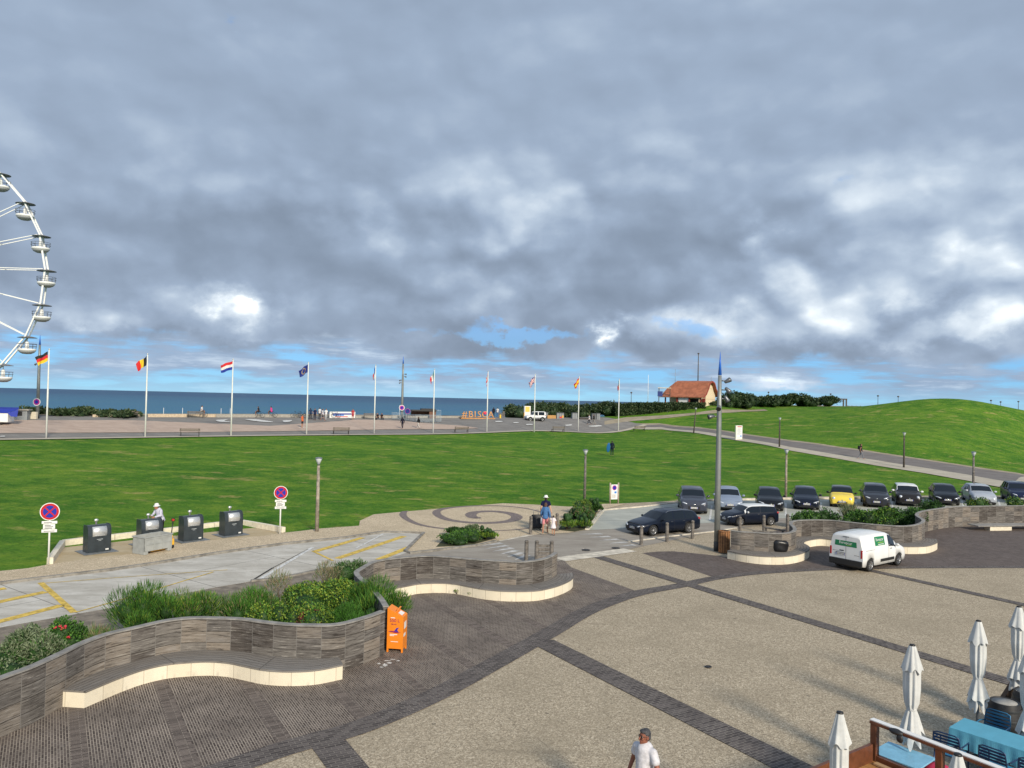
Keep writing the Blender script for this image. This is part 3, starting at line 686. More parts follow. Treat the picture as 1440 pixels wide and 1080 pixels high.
def m_blocks():
    m, t, b = new_mat('cream_blocks'); uv = t.node('ShaderNodeUVMap').outputs[0]; u, v, _ = t.sep(uv)
    fu = t.math('FLOOR', t.math('DIVIDE', u, .54)); wn = t.node('ShaderNodeTexWhiteNoise', noise_dimensions='1D'); t.put(wn.inputs['W'], fu)
    n = t.noise(t.comb(u, v, 0), 3, 5, .6)
    col = t.mix(wn.outputs[0], (.72, .64, .49), (.80, .73, .58)); col = t.mix(t.math('MULTIPLY', t.sstep(n, .45, .75), .35), col, (.58, .52, .42))
    st = t.noise(t.comb(t.math('MULTIPLY', u, 7), t.math('MULTIPLY', v, 1.5), 2), 1.0, 5, .6)
    col = t.mix(t.math('MULTIPLY', t.math('MULTIPLY', t.sstep(st, .5, .7), t.sstep(v, .20, .0)), .6), col, (.40, .36, .29))
    col = t.mix(t.math('MULTIPLY', t.math('LESS_THAN', t.math('MODULO', u, .54), .014), .7), col, (.28, .24, .18))
    t.put(b.inputs['Base Color'], col); b.inputs['Roughness'].default_value = .85
    add_bump(t, b, n, .25, .01); return m
M_BLOCK = m_blocks()
def uvmesh(name, quads, material, parent, smooth=False):
    """quads: list of (4 points, 4 uvs)"""
    v = []; f = []; uvs = []
    for P, U in quads:
        f.append(tuple(range(len(v), len(v)+len(P)))); v += [tuple(p) for p in P]; uvs += U
    me = bpy.data.meshes.new(name); me.from_pydata(v, [], f); me.materials.append(material)
    l = me.uv_layers.new(name='UVMap')
    for i, q in enumerate(uvs): l.data[i].uv = q
    me.update(); o = bpy.data.objects.new(name, me); COL.objects.link(o)
    if parent: o.parent = parent
    return o
def resample(P, step):
    P = [Vector(p[:2]) for p in P]; L = [0.0]
    for a, b in zip(P, P[1:]): L.append(L[-1]+(b-a).length)
    n = max(2, round(L[-1]/step)); out = []
    k = 0
    for i in range(n+1):
        q = L[-1]*i/n
        while k < len(P)-2 and L[k+1] < q: k += 1
        out.append(P[k].lerp(P[k+1], min(1, (q-L[k])/max(1e-9, L[k+1]-L[k]))))
    return out, L[-1]
def norms(P):
    N = []
    for i in range(len(P)):
        d = (P[min(i+1, len(P)-1)]-P[max(i-1, 0)]).normalized(); N.append(Vector((-d.y, d.x)))   # left of travel = away from the plaza
    return N
def wall(label, top_px, h=1.2, th=.13, u0=0.0, group=None):
    C = catmull([(*G(*p, h).xy, 0) for p in top_px], 8); P, L = resample(C, .16); N = norms(P)
    root = thing('timber_wall', label, 'wall', (0, 0, 0), group=group)
    q = []; us = [u0+L*i/(len(P)-1) for i in range(len(P))]
    def V(p, z): return (p.x, p.y, z)
    B = [p+n*th for p, n in zip(P, N)]
    for i in range(len(P)-1):
        a, b = us[i], us[i+1]
        q.append(([V(P[i], 0), V(P[i+1], 0), V(P[i+1], h-.035), V(P[i], h-.035)], [(a, 0), (b, 0), (b, h-.035), (a, h-.035)]))
        q.append(([V(B[i+1], 0), V(B[i], 0), V(B[i], h-.035), V(B[i+1], h-.035)], [(b, 0), (a, 0), (a, h-.035), (b, h-.035)]))
    for i in (0, len(P)-1):
        q.append(([V(P[i], 0), V(B[i], 0), V(B[i], h-.035), V(P[i], h-.035)], [(0.2, 0), (.3, 0), (.3, h-.04), (0.2, h-.04)]))
    uvmesh('boards', q, M_WALL, root)
    m = MB().use(M_CAP); F1 = [p-n*.018 for p, n in zip(P, N)]; B1 = [p+n*(th+.018) for p, n in zip(P, N)]
    for i in range(len(P)-1):
        vs = [V(F1[i], h-.035), V(F1[i+1], h-.035), V(F1[i+1], h), V(F1[i], h), V(B1[i], h-.035), V(B1[i+1], h-.035), V(B1[i+1], h), V(B1[i], h)]
        m.add(vs, [(0, 1, 2, 3), (5, 4, 7, 6), (3, 2, 6, 7), (0, 4, 5, 1)]+([(0, 3, 7, 4)] if i == 0 else [])+([(1, 5, 6, 2)] if i == len(P)-2 else []))
    m.build('coping', root)
    return root, P
def bench_seat(label, top_px, wallP, h=.38, u0=0.0, group='curving stone benches along the timber walls', maxd=1.3):
    C = catmull([(*G(*p, h).xy, 0) for p in top_px], 8); P, L = resample(C, .12); root = thing('curved_bench', label, 'bench', group=group)
    N = norms(P); I = []
    lo = 0
    for p, n in zip(P, N):
        best = None
        for j in range(lo, len(wallP)):
            d = (wallP[j]-p).length
            if best is None or d < best[0]: best = (d, j)
            if best and d > best[0]+1.5: break
        lo = max(lo, best[1]-3)
        w = wallP[best[1]]
        if best[0] > maxd: w = p + (w-p).normalized()*maxd
        I.append(w)
    q = []; s = []; us = [u0+L*i/(len(P)-1) for i in range(len(P))]
    for i in range(len(P)-1):
        a, b = us[i], us[i+1]; p0, p1 = P[i], P[i+1]; i0, i1 = I[i], I[i+1]
        q.append(([(p0.x, p0.y, .0), (p1.x, p1.y, .0), (p1.x, p1.y, h-.04), (p0.x, p0.y, h-.04)], [(a, 0), (b, 0), (b, h), (a, h)]))
        o0 = p0-N[i]*.02; o1 = p1-N[i+1]*.02; w0 = (i0-p0).length; w1 = (i1-p1).length
        s.append(([(o0.x, o0.y, h), (o1.x, o1.y, h), (i1.x, i1.y, h), (i0.x, i0.y, h)], [(a, 0), (b, 0), (b, w1), (a, w0)]))
        s.append(([(o0.x, o0.y, h-.04), (o1.x, o1.y, h-.04), (o1.x, o1.y, h), (o0.x, o0.y, h)], [(a, .02), (b, .02), (b, .06), (a, .06)]))
    for i in (0, len(P)-1):
        p0, i0 = P[i], I[i]; w = (p0-i0).length
        q.append(([(p0.x, p0.y, 0), (i0.x, i0.y, 0), (i0.x, i0.y, h-.04), (p0.x, p0.y, h-.04)], [(.1, 0), (.1+w, 0), (.1+w, h), (.1, h)]))
        s.append(([(p0.x, p0.y, h-.04), (i0.x, i0.y, h-.04), (i0.x, i0.y, h), (p0.x, p0.y, h)], [(0, .02), (w, .02), (w, .06), (0, .06)]))
    uvmesh('stone_base', q, M_BLOCK, root); uvmesh('plank_seat', s, M_SEAT, root)
    return root
GW = 'serpentine timber walls round the plaza'
WA, PA = wall('tall curving wall of weathered boards at lower left, with the large shrubs behind it', [(-110, 985), (-50, 973), (11, 950), (47, 937), (89, 918), (120, 903), (153, 891), (193, 882), (233, 873), (267, 869), (300, 869), (340, 870.5), (369, 874.5), (404, 878), (435.5, 879), (475.5, 878), (515.5, 868), (541, 859)], group=GW)
WB, PB_ = wall('S-curved wall of weathered boards in the middle, ending by the slatted post gate', [(546, 852), (538, 840), (524, 825), (509, 812), (504, 804), (512.5, 798), (525, 791), (540, 787), (560, 784.5), (582.5, 782.5), (604, 781.5), (629, 783), (652.5, 785), (674, 787), (690, 788), (709, 789), (727.5, 790), (746, 789), (762.5, 786.5), (775, 782.5), (784, 777)], u0=.4, group=GW)
WC, PC_ = wall('winding wall of weathered boards behind the white van, from the mast to the green hedge planter', [(1028, 746), (1040, 747.5), (1058, 748.5), (1078, 749.7), (1094, 750), (1108, 749.5), (1117, 747.3), (1120, 744), (1117.5, 740), (1114, 736.5), (1116, 733.3), (1124, 731.7), (1141, 731), (1166, 731.3), (1190, 733.6), (1213, 736), (1238.5, 738), (1256.6, 739.3), (1274.6, 739.6), (1289, 738), (1298, 735), (1300.5, 731.5), (1296, 728), (1291, 724.5), (1292, 721.8)], u0=.2, group=GW)
WD, PD_ = wall('straight far wall of weathered boards at the right edge, below the parked silver car', [(1292, 721.5), (1297, 719.3), (1304, 717.6), (1322, 715), (1337, 713), (1358, 712), (1379, 711.6), (1407, 711.3), (1440, 711), (1500, 710)], u0=.7, group=GW)
sheet('planter_ground', [(p.x-.02, p.y+.12) for p in PA] + px2([(560, 822), (535, 797), (500, 795), (467, 799.5), (391, 815.5), (353, 818.5), (300, 827.5), (178, 851.5), (142, 858.5), (84, 868.5), (0, 883.5), (-140, 905.5)]), .016, mat('brown_ground', (.20, .17, .135), .95, var=.35, scale=2.5, bump=.4, bscale=20))
bench_seat('cream stone bench with grey planks along the lower left timber wall', [(119, 972), (145.5, 961), (173, 950), (203, 940), (235, 933), (267, 930), (295.5, 929), (322, 931), (344.4, 935.5), (373, 941), (408, 943), (445.5, 941), (482, 934)], PA, u0=.05)
bench_seat('cream stone bench with grey planks along the middle S-curved wall', [(532, 836), (552, 827.5), (569, 824), (587.5, 820.5), (606, 819.3), (625, 819.3), (644, 821), (661, 824.3), (682.5, 828), (706, 830.2), (731, 830.8), (755, 829.8), (775, 826), (791, 820.8), (802.5, 815), (806, 810), (804.5, 805)], PB_, u0=.2)
bench_seat('winding cream stone bench with grey planks and a black bag on it, behind the van', [(1023, 774), (1042, 778), (1064, 781), (1083, 782.2), (1103, 782), (1118.5, 780), (1130, 776.8), (1137, 773), (1138, 769), (1134.5, 766.2), (1130, 763.6), (1132, 760.8), (1141, 758.4), (1154, 757), (1169, 758.2), (1190, 761.5), (1230, 766.5), (1268, 767.8), (1284, 768.2), (1300, 767.7), (1309.5, 766), (1318, 762), (1316.5, 758)], PC_, u0=.1)
def low_bench():
    t = thing('plank_bench', 'low plank bench on a cream block at the foot of the far right wall', 'bench')
    A, B = G(1384, 747, 0).xy, G(1500, 745.5, 0).xy; d = (B-A).normalized(); n = Vector((-d.y, d.x)); L = (B-A).length
    M = Matrix(((d.x, n.x, 0, A.x), (d.y, n.y, 0, A.y), (0, 0, 1, 0), (0, 0, 0, 1)))
    q = mb(M_CAP).at(M)
    for k in range(5): q.box(-.4, L, -.02+k*.17, .13+k*.17, .26, .31)
    q.build('seat', t)
    q = mb(mat('cream_stone', (.74, .67, .53), .85)).at(M); q.box(.45, 1.9, .06, .5, 0, .258); q.build('block', t); q = mb(mat('cream_stone', (.74, .67, .53), .85)).at(M); q.box(3.4, L, .06, .5, 0, .258); q.build('block', t)
low_bench()
# ------------------------------------------------------------------ posts, gate, racks
M_POST = mat('grey_wood', (.155, .14, .125), .9, var=.45, scale=8, bump=.5)
M_POSTD = mat('dark_wood', (.085, .07, .06), .9, var=.4, scale=8)
def bollard_mesh(h=.95, r=.075):
    q = mb(M_POST, True); q.lathe([(r, 0), (r, h-.16)], 12, cap=False); q.lathe([(r*.86, h-.16), (r*.86, h-.13)], 12, cap=False)
    q.lathe([(r, h-.155), (r*.84, h-.15), (r*.84, h-.125), (r, h-.12), (r, h-.05), (r*.7, h-.012), (.01, h)], 12); return q
proto = None
def bollard(px, py, top, label, group='wooden bollards along the road', pz=None):
    global proto
    g = G(px, py) if pz is None else G(px, top, .95); g.z = 0.02
    hor = 560+(px-720)*.0225; h = .95 if pz is not None else (py-top)/(py-hor)*7
    if proto is None: proto = bollard_mesh().build('bollard'); o = proto
    else: o = proto.copy(); COL.objects.link(o)
    o.location = g; o.scale = (1.15, 1.15, h/.95); o.rotation_euler = (rnd.uniform(-.015, .015), rnd.uniform(-.015, .015), rnd.uniform(0, 6)); return tag(o, label, 'bollard', group)
bollard(746, 752.2, 726, 'wooden bollard left of the couple with the suitcase, at the round forecourt')
bollard(783.3, 747.2, 722, 'wooden bollard right beside the child in white, at the edge of the plant bed')
bollard(901.7, 766.7, 740, 'wooden bollard before the front wheel of the dark estate car')
bollard(938, 762, 735, 'wooden bollard before the doors of the dark estate car')
bollard(973.7, 757.8, 732, 'wooden bollard before the rear wheel of the dark estate car')
bollard(739.8, 790, 760, 'lone wooden bollard rising behind the middle timber wall, left of the slatted gate')
bollard(1041, 0, 726.7, 'wooden bollard before the front wheel of the dark car with a white roof', pz=1)
bollard(1074.7, 0, 724.7, 'wooden bollard before the rear wheel of the dark car with a white roof', pz=1)
bollard(1107.7, 0, 723, 'wooden bollard at the left end of the long hedge planter', pz=1)
def slat_gate():
    a = G(755, 760, 1.02); b = G(776, 760.5, 1.02); a.z = b.z = 0.02; d = (b-a); L = d.length; ang = math.atan2(d.y, d.x)
    t = thing('slatted_gate', 'short wooden gate of slats between two pointed posts behind the middle wall', 'gate', a, ang)
    for x in (0, L):
        q = bollard_mesh(1.02, .085); q.at(Matrix.Identity(4)); o = q.build('post', t); o.location = (x, 0, 0)
    q = mb(M_POST)
    for k in range(5): q.box(.07, L-.07, -.02, .02, .10+k*.155, .22+k*.155)
    q.build('slats', t)
slat_gate()
def rack(a, b, label):
    A, B = G(*a, .75), G(*b, .75); A.z = B.z = 0.02; d = B-A
    t = thing('bike_rack', label, 'bike rack', A, math.atan2(d.y, d.x), 'wooden bicycle rails behind the wall by the mast'); L = d.length
    for x in (.05, L-.05): q = mb(M_POST); q.box(x-.04, x+.04, -.04, .04, 0, .68, .008); q.build('post', t)
    q = mb(M_POST); q.box(-.05, L+.05, -.05, .05, .68, .75, .01); q.build('rail', t)
rack((1059.5, 746), (1093, 748.5), 'wooden bicycle rail nearer the wall, on the right of the mast')
rack((1076, 741.5), (1102, 745.5), 'wooden bicycle rail farther from the wall, behind the first rail')
# ------------------------------------------------------------------ refuse point
M_SLATE = mat('slate_plastic', (.030, .040, .048), .38, var=.15, scale=4, coat=.15)
M_STEEL = mat('brushed_steel', (.62, .63, .63), .35, .55, var=.1, scale=20)
M_PLATE = mat('metal_floor_plate', (.20, .215, .225), .6, .3, var=.25, scale=5)
M_PLASTG = mat('grey_plastic', (.33, .345, .335), .6, var=.12, scale=3)
M_BLACK = mat('black_plastic', (.015, .015, .016), .5, var=.1)
M_WHITE = mat('white_enamel', (.78, .78, .76), .4, var=.05)
M_LABEL = mat('white_sticker', (.7, .7, .68), .5, var=.1)
def refuse_bin():
    t = thing('refuse_container', 'x', 'waste container', group='slate refuse containers beside the lawn')
    def prof(off):   # side outline: y back to front, z up
        return [(-.42+off, .0+off*0), (.42-off, 0), (.44-off, .75), (.40-off, .98-off), (.30-off, 1.10-off), (.12, 1.15-off), (-.36+off, 1.13-off), (-.42+off, 1.06-off)]
    q = mb(M_SLATE); q.prism([(-y, z) for y, z in prof(0)], -.46, .46, 'X'); q.build('body', t)
    q = mb(M_SLATE); 
    for x in (-.50, .465): q.prism([(-y*1.04, z*1.02) for y, z in prof(0)], x, x+.035, 'X')
    q.build('side_cheek', t)
    q = mb(M_STEEL, True); q.lathe([(.01, -.30), (.23, -.30), (.23, .30), (.01, .30)], 22, (0, -.30, .87), 'X'); q.build('drum', t)
    q = mb(M_STEEL); q.box(-.22, .22, -.545, -.51, .72, .745); q.build('handle', t)
    q = mb(M_STEEL, True); q.lathe([(.04, 1.12), (.04, 1.27), (.09, 1.28), (.09, 1.35), (.02, 1.38)], 12, (0, .25, 0)); q.build('lifting_knob', t)
    q = mb(M_LABEL); q.box(.26, .40, -.455, -.446, .08, .14); q.build('sticker', t)
    q = mb(mat('pale_lettering', (.35, .38, .40), .6)); q.box(-.12, .14, -.452, -.447, .55, .575); q.box(-.05, .07, -.452, -.447, .50, .52); q.build('emblem', t)
    q = mb(M_PLATE); q.box(-.85, .85, -.75, .75, 0.0, .018); q.build('floor_plate', t)
    for o in t.children: o.scale = (.93, .66, 1.0) if o.name.split('.')[0] != 'floor_plate' else (.80, .80, 1)
    return t
ka = G(155, 803).xy; kb = G(300, 780).xy; KANG = math.atan2((kb-ka).y, (kb-ka).x)
RB = refuse_bin()
for i, (p, lab) in enumerate([((136, 776), 'dark slate refuse container at the left end, nearest the first round sign'), ((209.5, 766), 'slate refuse container behind the grey crate, where the man in white stands'), ((268, 760), 'slate refuse container just right of the yellow pallet truck'), ((324.5, 752.5), 'slate refuse container at the far right end of the sandy pad')]):
    g = G(*p); g.z = .02
    o = RB if i == 0 else copy_tree(RB)
    o.location = g; o.rotation_euler = (0, 0, KANG-.08); o['label'] = lab
def pad_edge():
    t = thing('stone_edging', 'low cream stone edging round the back of the sandy refuse pad', 'edging'); M = mat('cream_stone', (.74, .67, .53), .85)
    pts = [G(*p).xy for p in [(70, 794), (88, 768), (120, 764), (160, 759.5), (205, 754), (250, 748.5), (300, 742.2), (340, 738.3), (372, 744), (399, 749)]]
    for a, b in zip(pts, pts[1:]):
        d = (b-a); q = mb(M); q.bar((a.x+d.x*.01, a.y+d.y*.01, .14), (b.x-d.x*.01, b.y-d.y*.01, .14), .22, .26); q.build('block', t)
pad_edge()
def crate():
    g = G(206, 779.5); t = thing('plastic_crate', 'big grey plastic pallet crate standing in front of the second refuse container', 'crate', (g.x+.05, g.y+.42, .03), 1.08)
    q = mb(M_PLASTG); w, d, h = .68, .38, .74
    q.box(-w, w, -d, -d+.03, .16, h); q.box(-w, w, d-.03, d, .16, h); q.box(-w, -w+.03, -d, d, .16, h); q.box(w-.03, w, -d, d, .16, h); q.box(-w, w, -d, d, .13, .16)
    for x in (-w+.02, -.22, .18, w-.06): q.box(x, x+.04, -d-.025, -d-.002, .16, h-.04)
    for z in (.40, .62): q.box(-w, w, -d-.018, -d-.003, z, z+.03)
    q.box(-w-.03, w+.03, -d-.035, -d+.0, h-.035, h+.003); q.box(-w-.03, w+.03, d, d+.035, h-.035, h+.003); q.box(-w-.035, -w, -d, d, h-.035, h+.003); q.box(w, w+.035, -d, d, h-.035, h+.003)
    q.build('box', t)
    q = mb(M_PLASTG)
    q.box(-w, -w+.2, -d, d, .0, .128, .01); q.build('runner', t); q = mb(M_PLASTG); q.box(w-.2, w, -d, d, .0, .128, .01); q.build('runner', t)
    q = mb(mat('carton_brown', (.42, .30, .17), .8)); q.box(-.35, .2, -.25, .25, .165, .5); q.build('cardboard', None); o = bpy.context.scene.objects['cardboard']; o.parent = None
    o.matrix_world = Matrix.Translation(t.location) @ Matrix.Rotation(1.08, 4, 'Z'); tag(o, 'brown cardboard box lying inside the grey pallet crate', 'box')
crate()
def pallet_jack():
    gc = G(206, 779.5)+Vector((.05, .42, 0)); t = thing('pallet_truck', 'yellow hand pallet truck parked right of the grey crate, handle upright', 'pallet truck', (gc.x+.42-.04, gc.y+.78+.06, .03), 1.08+math.pi/2)
    Y = mat('yellow_paint_metal', (.75, .42, .03), .45, var=.1)
    q = mb(Y); q.box(-.16, .16, -.12, .14, .14, .42, .03); q.box(-.09, .09, -.1, .1, .42, .56, .02); q.build('pump_body', t)
    q = mb(Y)
    for x in (-.27, .11): q.box(x, x+.16, .14, 1.15, .045, .105, .01)
    q.build('forks', t)
    for x in (-.1, .1):
        q = mb(M_BLACK, True); q.lathe([(.01, -.035), (.09, -.035), (.09, .035), (.01, .035)], 14, (x, -.03, .09), 'X'); q.build('wheel', t)
    q = mb(M_BLACK, True); q.tube([(0, -.05, .5), (0, -.12, 1.12)], .022); q.tube([(0, -.12, 1.12), (-.11, -.13, 1.2), (-.11, -.14, 1.3), (.11, -.14, 1.3), (.11, -.13, 1.2), (0, -.12, 1.12)], .018); q.build('handle', t)
    q = mb(mat('red_plastic', (.6, .03, .02), .5)); q.box(-.06, .06, -.16, -.1, 1.18, 1.27, .01); q.build('grip', t)
pallet_jack()
# ------------------------------------------------------------------ signs
M_RED = mat('sign_red', (.48, .006, .012), .45, var=.05); M_BLUE = mat('sign_blue', (.008, .02, .33), .45, var=.05)
M_INK = mat('sign_ink', (.05, .05, .05), .6, var=0)
def disc(q, r, y0, y1, cz, n=32): q.lathe([(.001, y0), (r, y0), (r, y1), (.001, y1)], n, (0, 0, cz), 'Y', smooth=False)
def stop_sign(loc, label, hc=2.1, r=.35, rz=0.0, cross=True):
    t = thing('road_sign', label, 'road sign', loc, rz, 'round no stopping signs on white posts')
    q = mb(M_WHITE, True); q.tube([(0, 0, 0), (0, 0, hc+.2)], .035, 10); q.build('post', t)
    f = thing('sign_face', None, None); f.parent = t
    q = mb(M_WHITE); disc(q, r, -.052, -.036, hc); q.build('plate', t)
    q = mb(M_RED)
    n = 32; v = []; 
    for rr in (r*.92, r*.68):
        for k in range(n): v.append((rr*math.cos(2*math.pi*k/n), -.0545, hc+rr*math.sin(2*math.pi*k/n)))
    q.add(v, [(k, (k+1) % n, n+(k+1) % n, n+k) for k in range(n)])
    for a in (45, 135):
        c, s = math.cos(math.radians(a)), math.sin(math.radians(a)); w = r*.075; R = r*.68
        q.add([(c*R*i-s*w*j, -.0565 if a == 45 else -.0568, hc+s*R*i+c*w*j) for i, j in ((-1, -1), (1, -1), (1, 1), (-1, 1))], [(0, 1, 2, 3)])
    q.build('red_ring', t)
    q = mb(M_BLUE); disc(q, r*.68, -.0545, -.051, hc); q.build('blue_field', t)
    bpy.data.objects.remove(f)
    z = hc-r-.02
    for i, (w, h, sh) in enumerate([(.27, .12, 0), (.21, .20, -.01), (.27, .13, 0)]):
        q = mb(M_WHITE); q.box(-w+sh, w+sh, -.052, -.038, z-h+.01, z, .006); p = q.build('sub_plate', t)
        q = mb(M_INK)
        nl = [1, 3, 1][i]
        for k in range(nl): zz = z-h+.01+(k+.6)*(h-.02)/(nl+.3); q.box(-w*.72+sh, w*(.3+.4*((k*7+i) % 3)/2)+sh, -.0545, -.0535, zz-.012, zz+.012)
        q.build('small_print', p)
        z -= h+.005
    return t
g = G(68, 794); stop_sign((g.x, g.y, 0), 'round red and blue no stopping sign on a white post left of the refuse containers', 2.10, .35, .33)
q = mb(M_WHITE)
g = G(393.5, 752); stop_sign((g.x, g.y, 0), 'round red and blue no stopping sign between the containers and the street lamp', 2.08, .33, .22)
M_PLUM = mat('sign_plum', (.42, .02, .28), .5)
def board_sign():
    a = G(858.5, 708.5); b = G(868.5, 708.2); d = b-a; L = d.length
    t = thing('parking_sign_board', 'white sign board with a round no parking symbol between two wooden posts', 'sign', (a.x, a.y, 0), math.atan2(d.y, d.x))
    for x in (-.04, L+.04): q = mb(mat('bleached_wood', (.42, .35, .27), .9, var=.25), True); q.tube([(x, 0, 0), (x, 0, 1.42)], .055, 8); q.build('post', t)
    q = mb(M_WHITE); q.box(.03, L-.03, -.02, .02, .30, 1.30); p = q.build('board', t)
    q = mb(M_PLUM); disc(q, .17, -.03, -.022, 1.08, 20); o = q.build('round_symbol', p); o.location = (L/2, 0, 0)
    q = mb(M_BLUE); disc(q, .12, -.034, -.031, 1.08, 20); o = q.build('symbol_centre', p); o.location = (L/2, 0, 0)
    q = mb(mat('bright_blue', (.03, .22, .65), .5)); q.box(L*.5, L*.8, -.026, -.022, .70, .84); q.build('blue_square', p)
    q = mb(M_INK); 
    for k in range(4): q.box(.08, L*.7, -.026, -.0225, .42+k*.06, .435+k*.06)
    q.build('small_print', p)
board_sign()
def totem():
    g = onT(1037, 618.5); t = thing('information_panel', 'white freestanding information panel with a red heading beside the path', 'information panel', (g.x+.15, g.y, g.z), .25)
    q = mb(mat('cream_panel', (.78, .74, .64), .6)); q.box(-.5, .5, -.12, .12, -.1, 1.95, .02); q.build('body', t)
    q = mb(M_WHITE); q.box(-.36, .48, -.135, -.122, .35, 1.92); p = q.build('poster', t)
    q = mb(mat('sign_red', (.6, .02, .03))); q.box(-.28, .38, -.14, -.137, 1.72, 1.84); q.build('heading', p)
    q = mb(mat('grey_print', (.35, .38, .42), .6))
    for k in range(9): q.box(-.28, .2+.16*((k*5) % 3)/2, -.14, -.137, .72+k*.1, .76+k*.1)
    q.build('small_print', p)
    q = mb(mat('bright_blue', (.03, .22, .65))); q.box(.1, .4, -.14, -.137, .45, .6); q.build('blue_square', p)
totem()
# ------------------------------------------------------------------ street lamps
M_GLASS = mat('lantern_glass', (.62, .66, .68), .15, var=0, spec=.6)
M_CAPM = mat('lamp_cap', (.22, .24, .26), .4, .5, var=.1)
def lamp(g, h, label, woodm, tilt=0.0, ml=None):
    t = thing('street_lamp', label, 'street lamp', g, rnd.uniform(0, 6), 'wooden street lamps round the lawn')
    q = mb(woodm, True); q.lathe([(.10, 0), (.085, h*.5), (.07, h-.42)], 12); q.build('post', t)
    q = mb(M_CAPM, True); q.lathe([(.045, h-.42), (.045, h-.36), (.09, h-.34), (.05, h-.33)], 12); q.build('collar', t)
    q = mb(M_GLASS, True); q.lathe([(.07, h-.33), (.16, h-.10), (.17, h-.06)], 14); q.build('lantern', t)
    q = mb(M_CAPM, True); q.lathe([(.19, h-.062), (.19, h-.045), (.13, h-.005), (.02, h+.01)], 14); q.build('cap', t)
    if tilt: t.rotation_euler = (0, tilt, 0)
    return t
M_LW1 = mat('pale_grey_post', (.30, .26, .21), .9, var=.4, scale=5)
def lampat(bx, by, ty, label, m, flat=True, tilt=0):
    g = G(bx, by) if flat else onT(bx, by)
    q = DP(bx, ty, g.y); lamp(g, q.z-g.z, label, m, tilt)
lampat(445.5, 748, 643, 'wooden street lamp on the lawn edge, between the round sign and the spiral paving', M_LW1)
lampat(822, 706.5, 632, 'wooden street lamp rising behind the plant bed near the board sign', M_POST)
lampat(1105, 699.5, 631.5, 'wooden street lamp behind the parked dark cars, right of the tall mast', M_LW1)
lampat(1368.5, 702, 635, 'street lamp behind the parked silver car', M_POST)
lampat(1271, 658, 608, 'dark street lamp on the path border above the parked cars', M_POSTD, False)
lampat(1096, 629, 587, 'dark street lamp on the path border right of the information panel', M_POSTD, False)
lampat(975.5, 609.5, 573, 'slightly leaning street lamp at the top of the path, left of the tall mast', M_POSTD, False, .07)
# ------------------------------------------------------------------ floodlight masts
M_MAST = mat('mast_grey', (.25, .265, .255), .45, .4, var=.12, scale=2)
M_TIP = mat('mast_blue_tip', (.02, .13, .55), .35, var=.05)
M_LAMPH = mat('floodlight_metal', (.16, .17, .18), .4, .6, var=.1)
def mast(g, h, label, lights, r=.15, sign=None, tip=True):
    t = thing('floodlight_mast', label, 'mast', g, 0, 'tapering floodlight masts')
    q = mb(M_MAST, True); q.lathe([(r, 0), (r*.95, h*.35), (r*.78, h*.7), (r*.60, h*.88)], 18); q.build('pole', t)
    q = mb(mat('mast_dark_foot', (.05, .055, .06), .5), True); q.lathe([(r+.012, 0.0), (r+.012, h*.045), (r+.004, h*.047)], 18); q.build('foot', t)
    q = mb(M_TIP, True); q.lathe([(r*.62, h*.882), (r*.05, h)], 16); q.build('tip', t)
    for z, ang, dn in lights:
        d = Vector((math.cos(ang), math.sin(ang), 0)); q = mb(M_LAMPH, True)
        q.tube([d*r*.6+Vector((0, 0, z)), d*(r+.16)+Vector((0, 0, z))], .03, 8); q.build('bracket', t)
        c = d*(r+.24)+Vector((0, 0, z)); ax = (Vector((d.x*.55, d.y*.55, -dn))).normalized(); q = mb(M_LAMPH, True)
        q.tube([c-ax*.16, c-ax*.13, c+ax*.07, c+ax*.15], [.04, .07, .11, .12], 14); s = q.build('floodlight', t)
        q = mb(M_BLACK); q.tube([c+ax*.151, c+ax*.162], .105, 14); q.build('lens', s)
    if sign:
        q = mb(M_WHITE); q.lathe([(.001, -r-.05), (.45, -r-.05), (.45, -r-.03), (.001, -r-.03)], 20, (0, 0, sign), 'Y', smooth=False); s = q.build('round_sign', t)
        q = mb(M_PLUM); q.lathe([(.001, -r-.07), (.36, -r-.07), (.36, -r-.055), (.001, -r-.055)], 20, (0, 0, sign), 'Y', smooth=False); q.build('sign_ring', s)
        q = mb(M_BLUE); q.lathe([(.001, -r-.09), (.20, -r-.09), (.20, -r-.075), (.001, -r-.075)], 20, (0, 0, sign), 'Y', smooth=False); q.build('sign_centre', s)
    return t
g = G(1008, 775); tp = DP(1012, 494.5, g.y)
mast(g, tp.z, 'tall grey mast with blue pointed tip and spotlights rising beside the slatted bin', [(8.05, .1, -.3), (7.62, .0, .55), (6.78, -1.9, .3), (6.35, 3.2, .15), (7.2, .3, .8)], .14)
g = onT(565, 590); tp = DP(568, 501, g.y); mast(g, tp.z-g.z, 'far mast with blue tip and a plum round sign beside the crowd barriers', [(6.9, .3, .4), (6.3, 2.9, .4), (7.3, .2, 0), (5.9, 3.1, .5)], .20, 1.9)
g = onT(52.5, 589); tp = DP(56.5, 471, g.y); mast(g, tp.z-g.z, 'mast with blue tip and a plum round sign behind the German flag', [(7.1, .3, .4), (6.5, 3, .4), (6.9, .1, 0)], .19, 2.0)
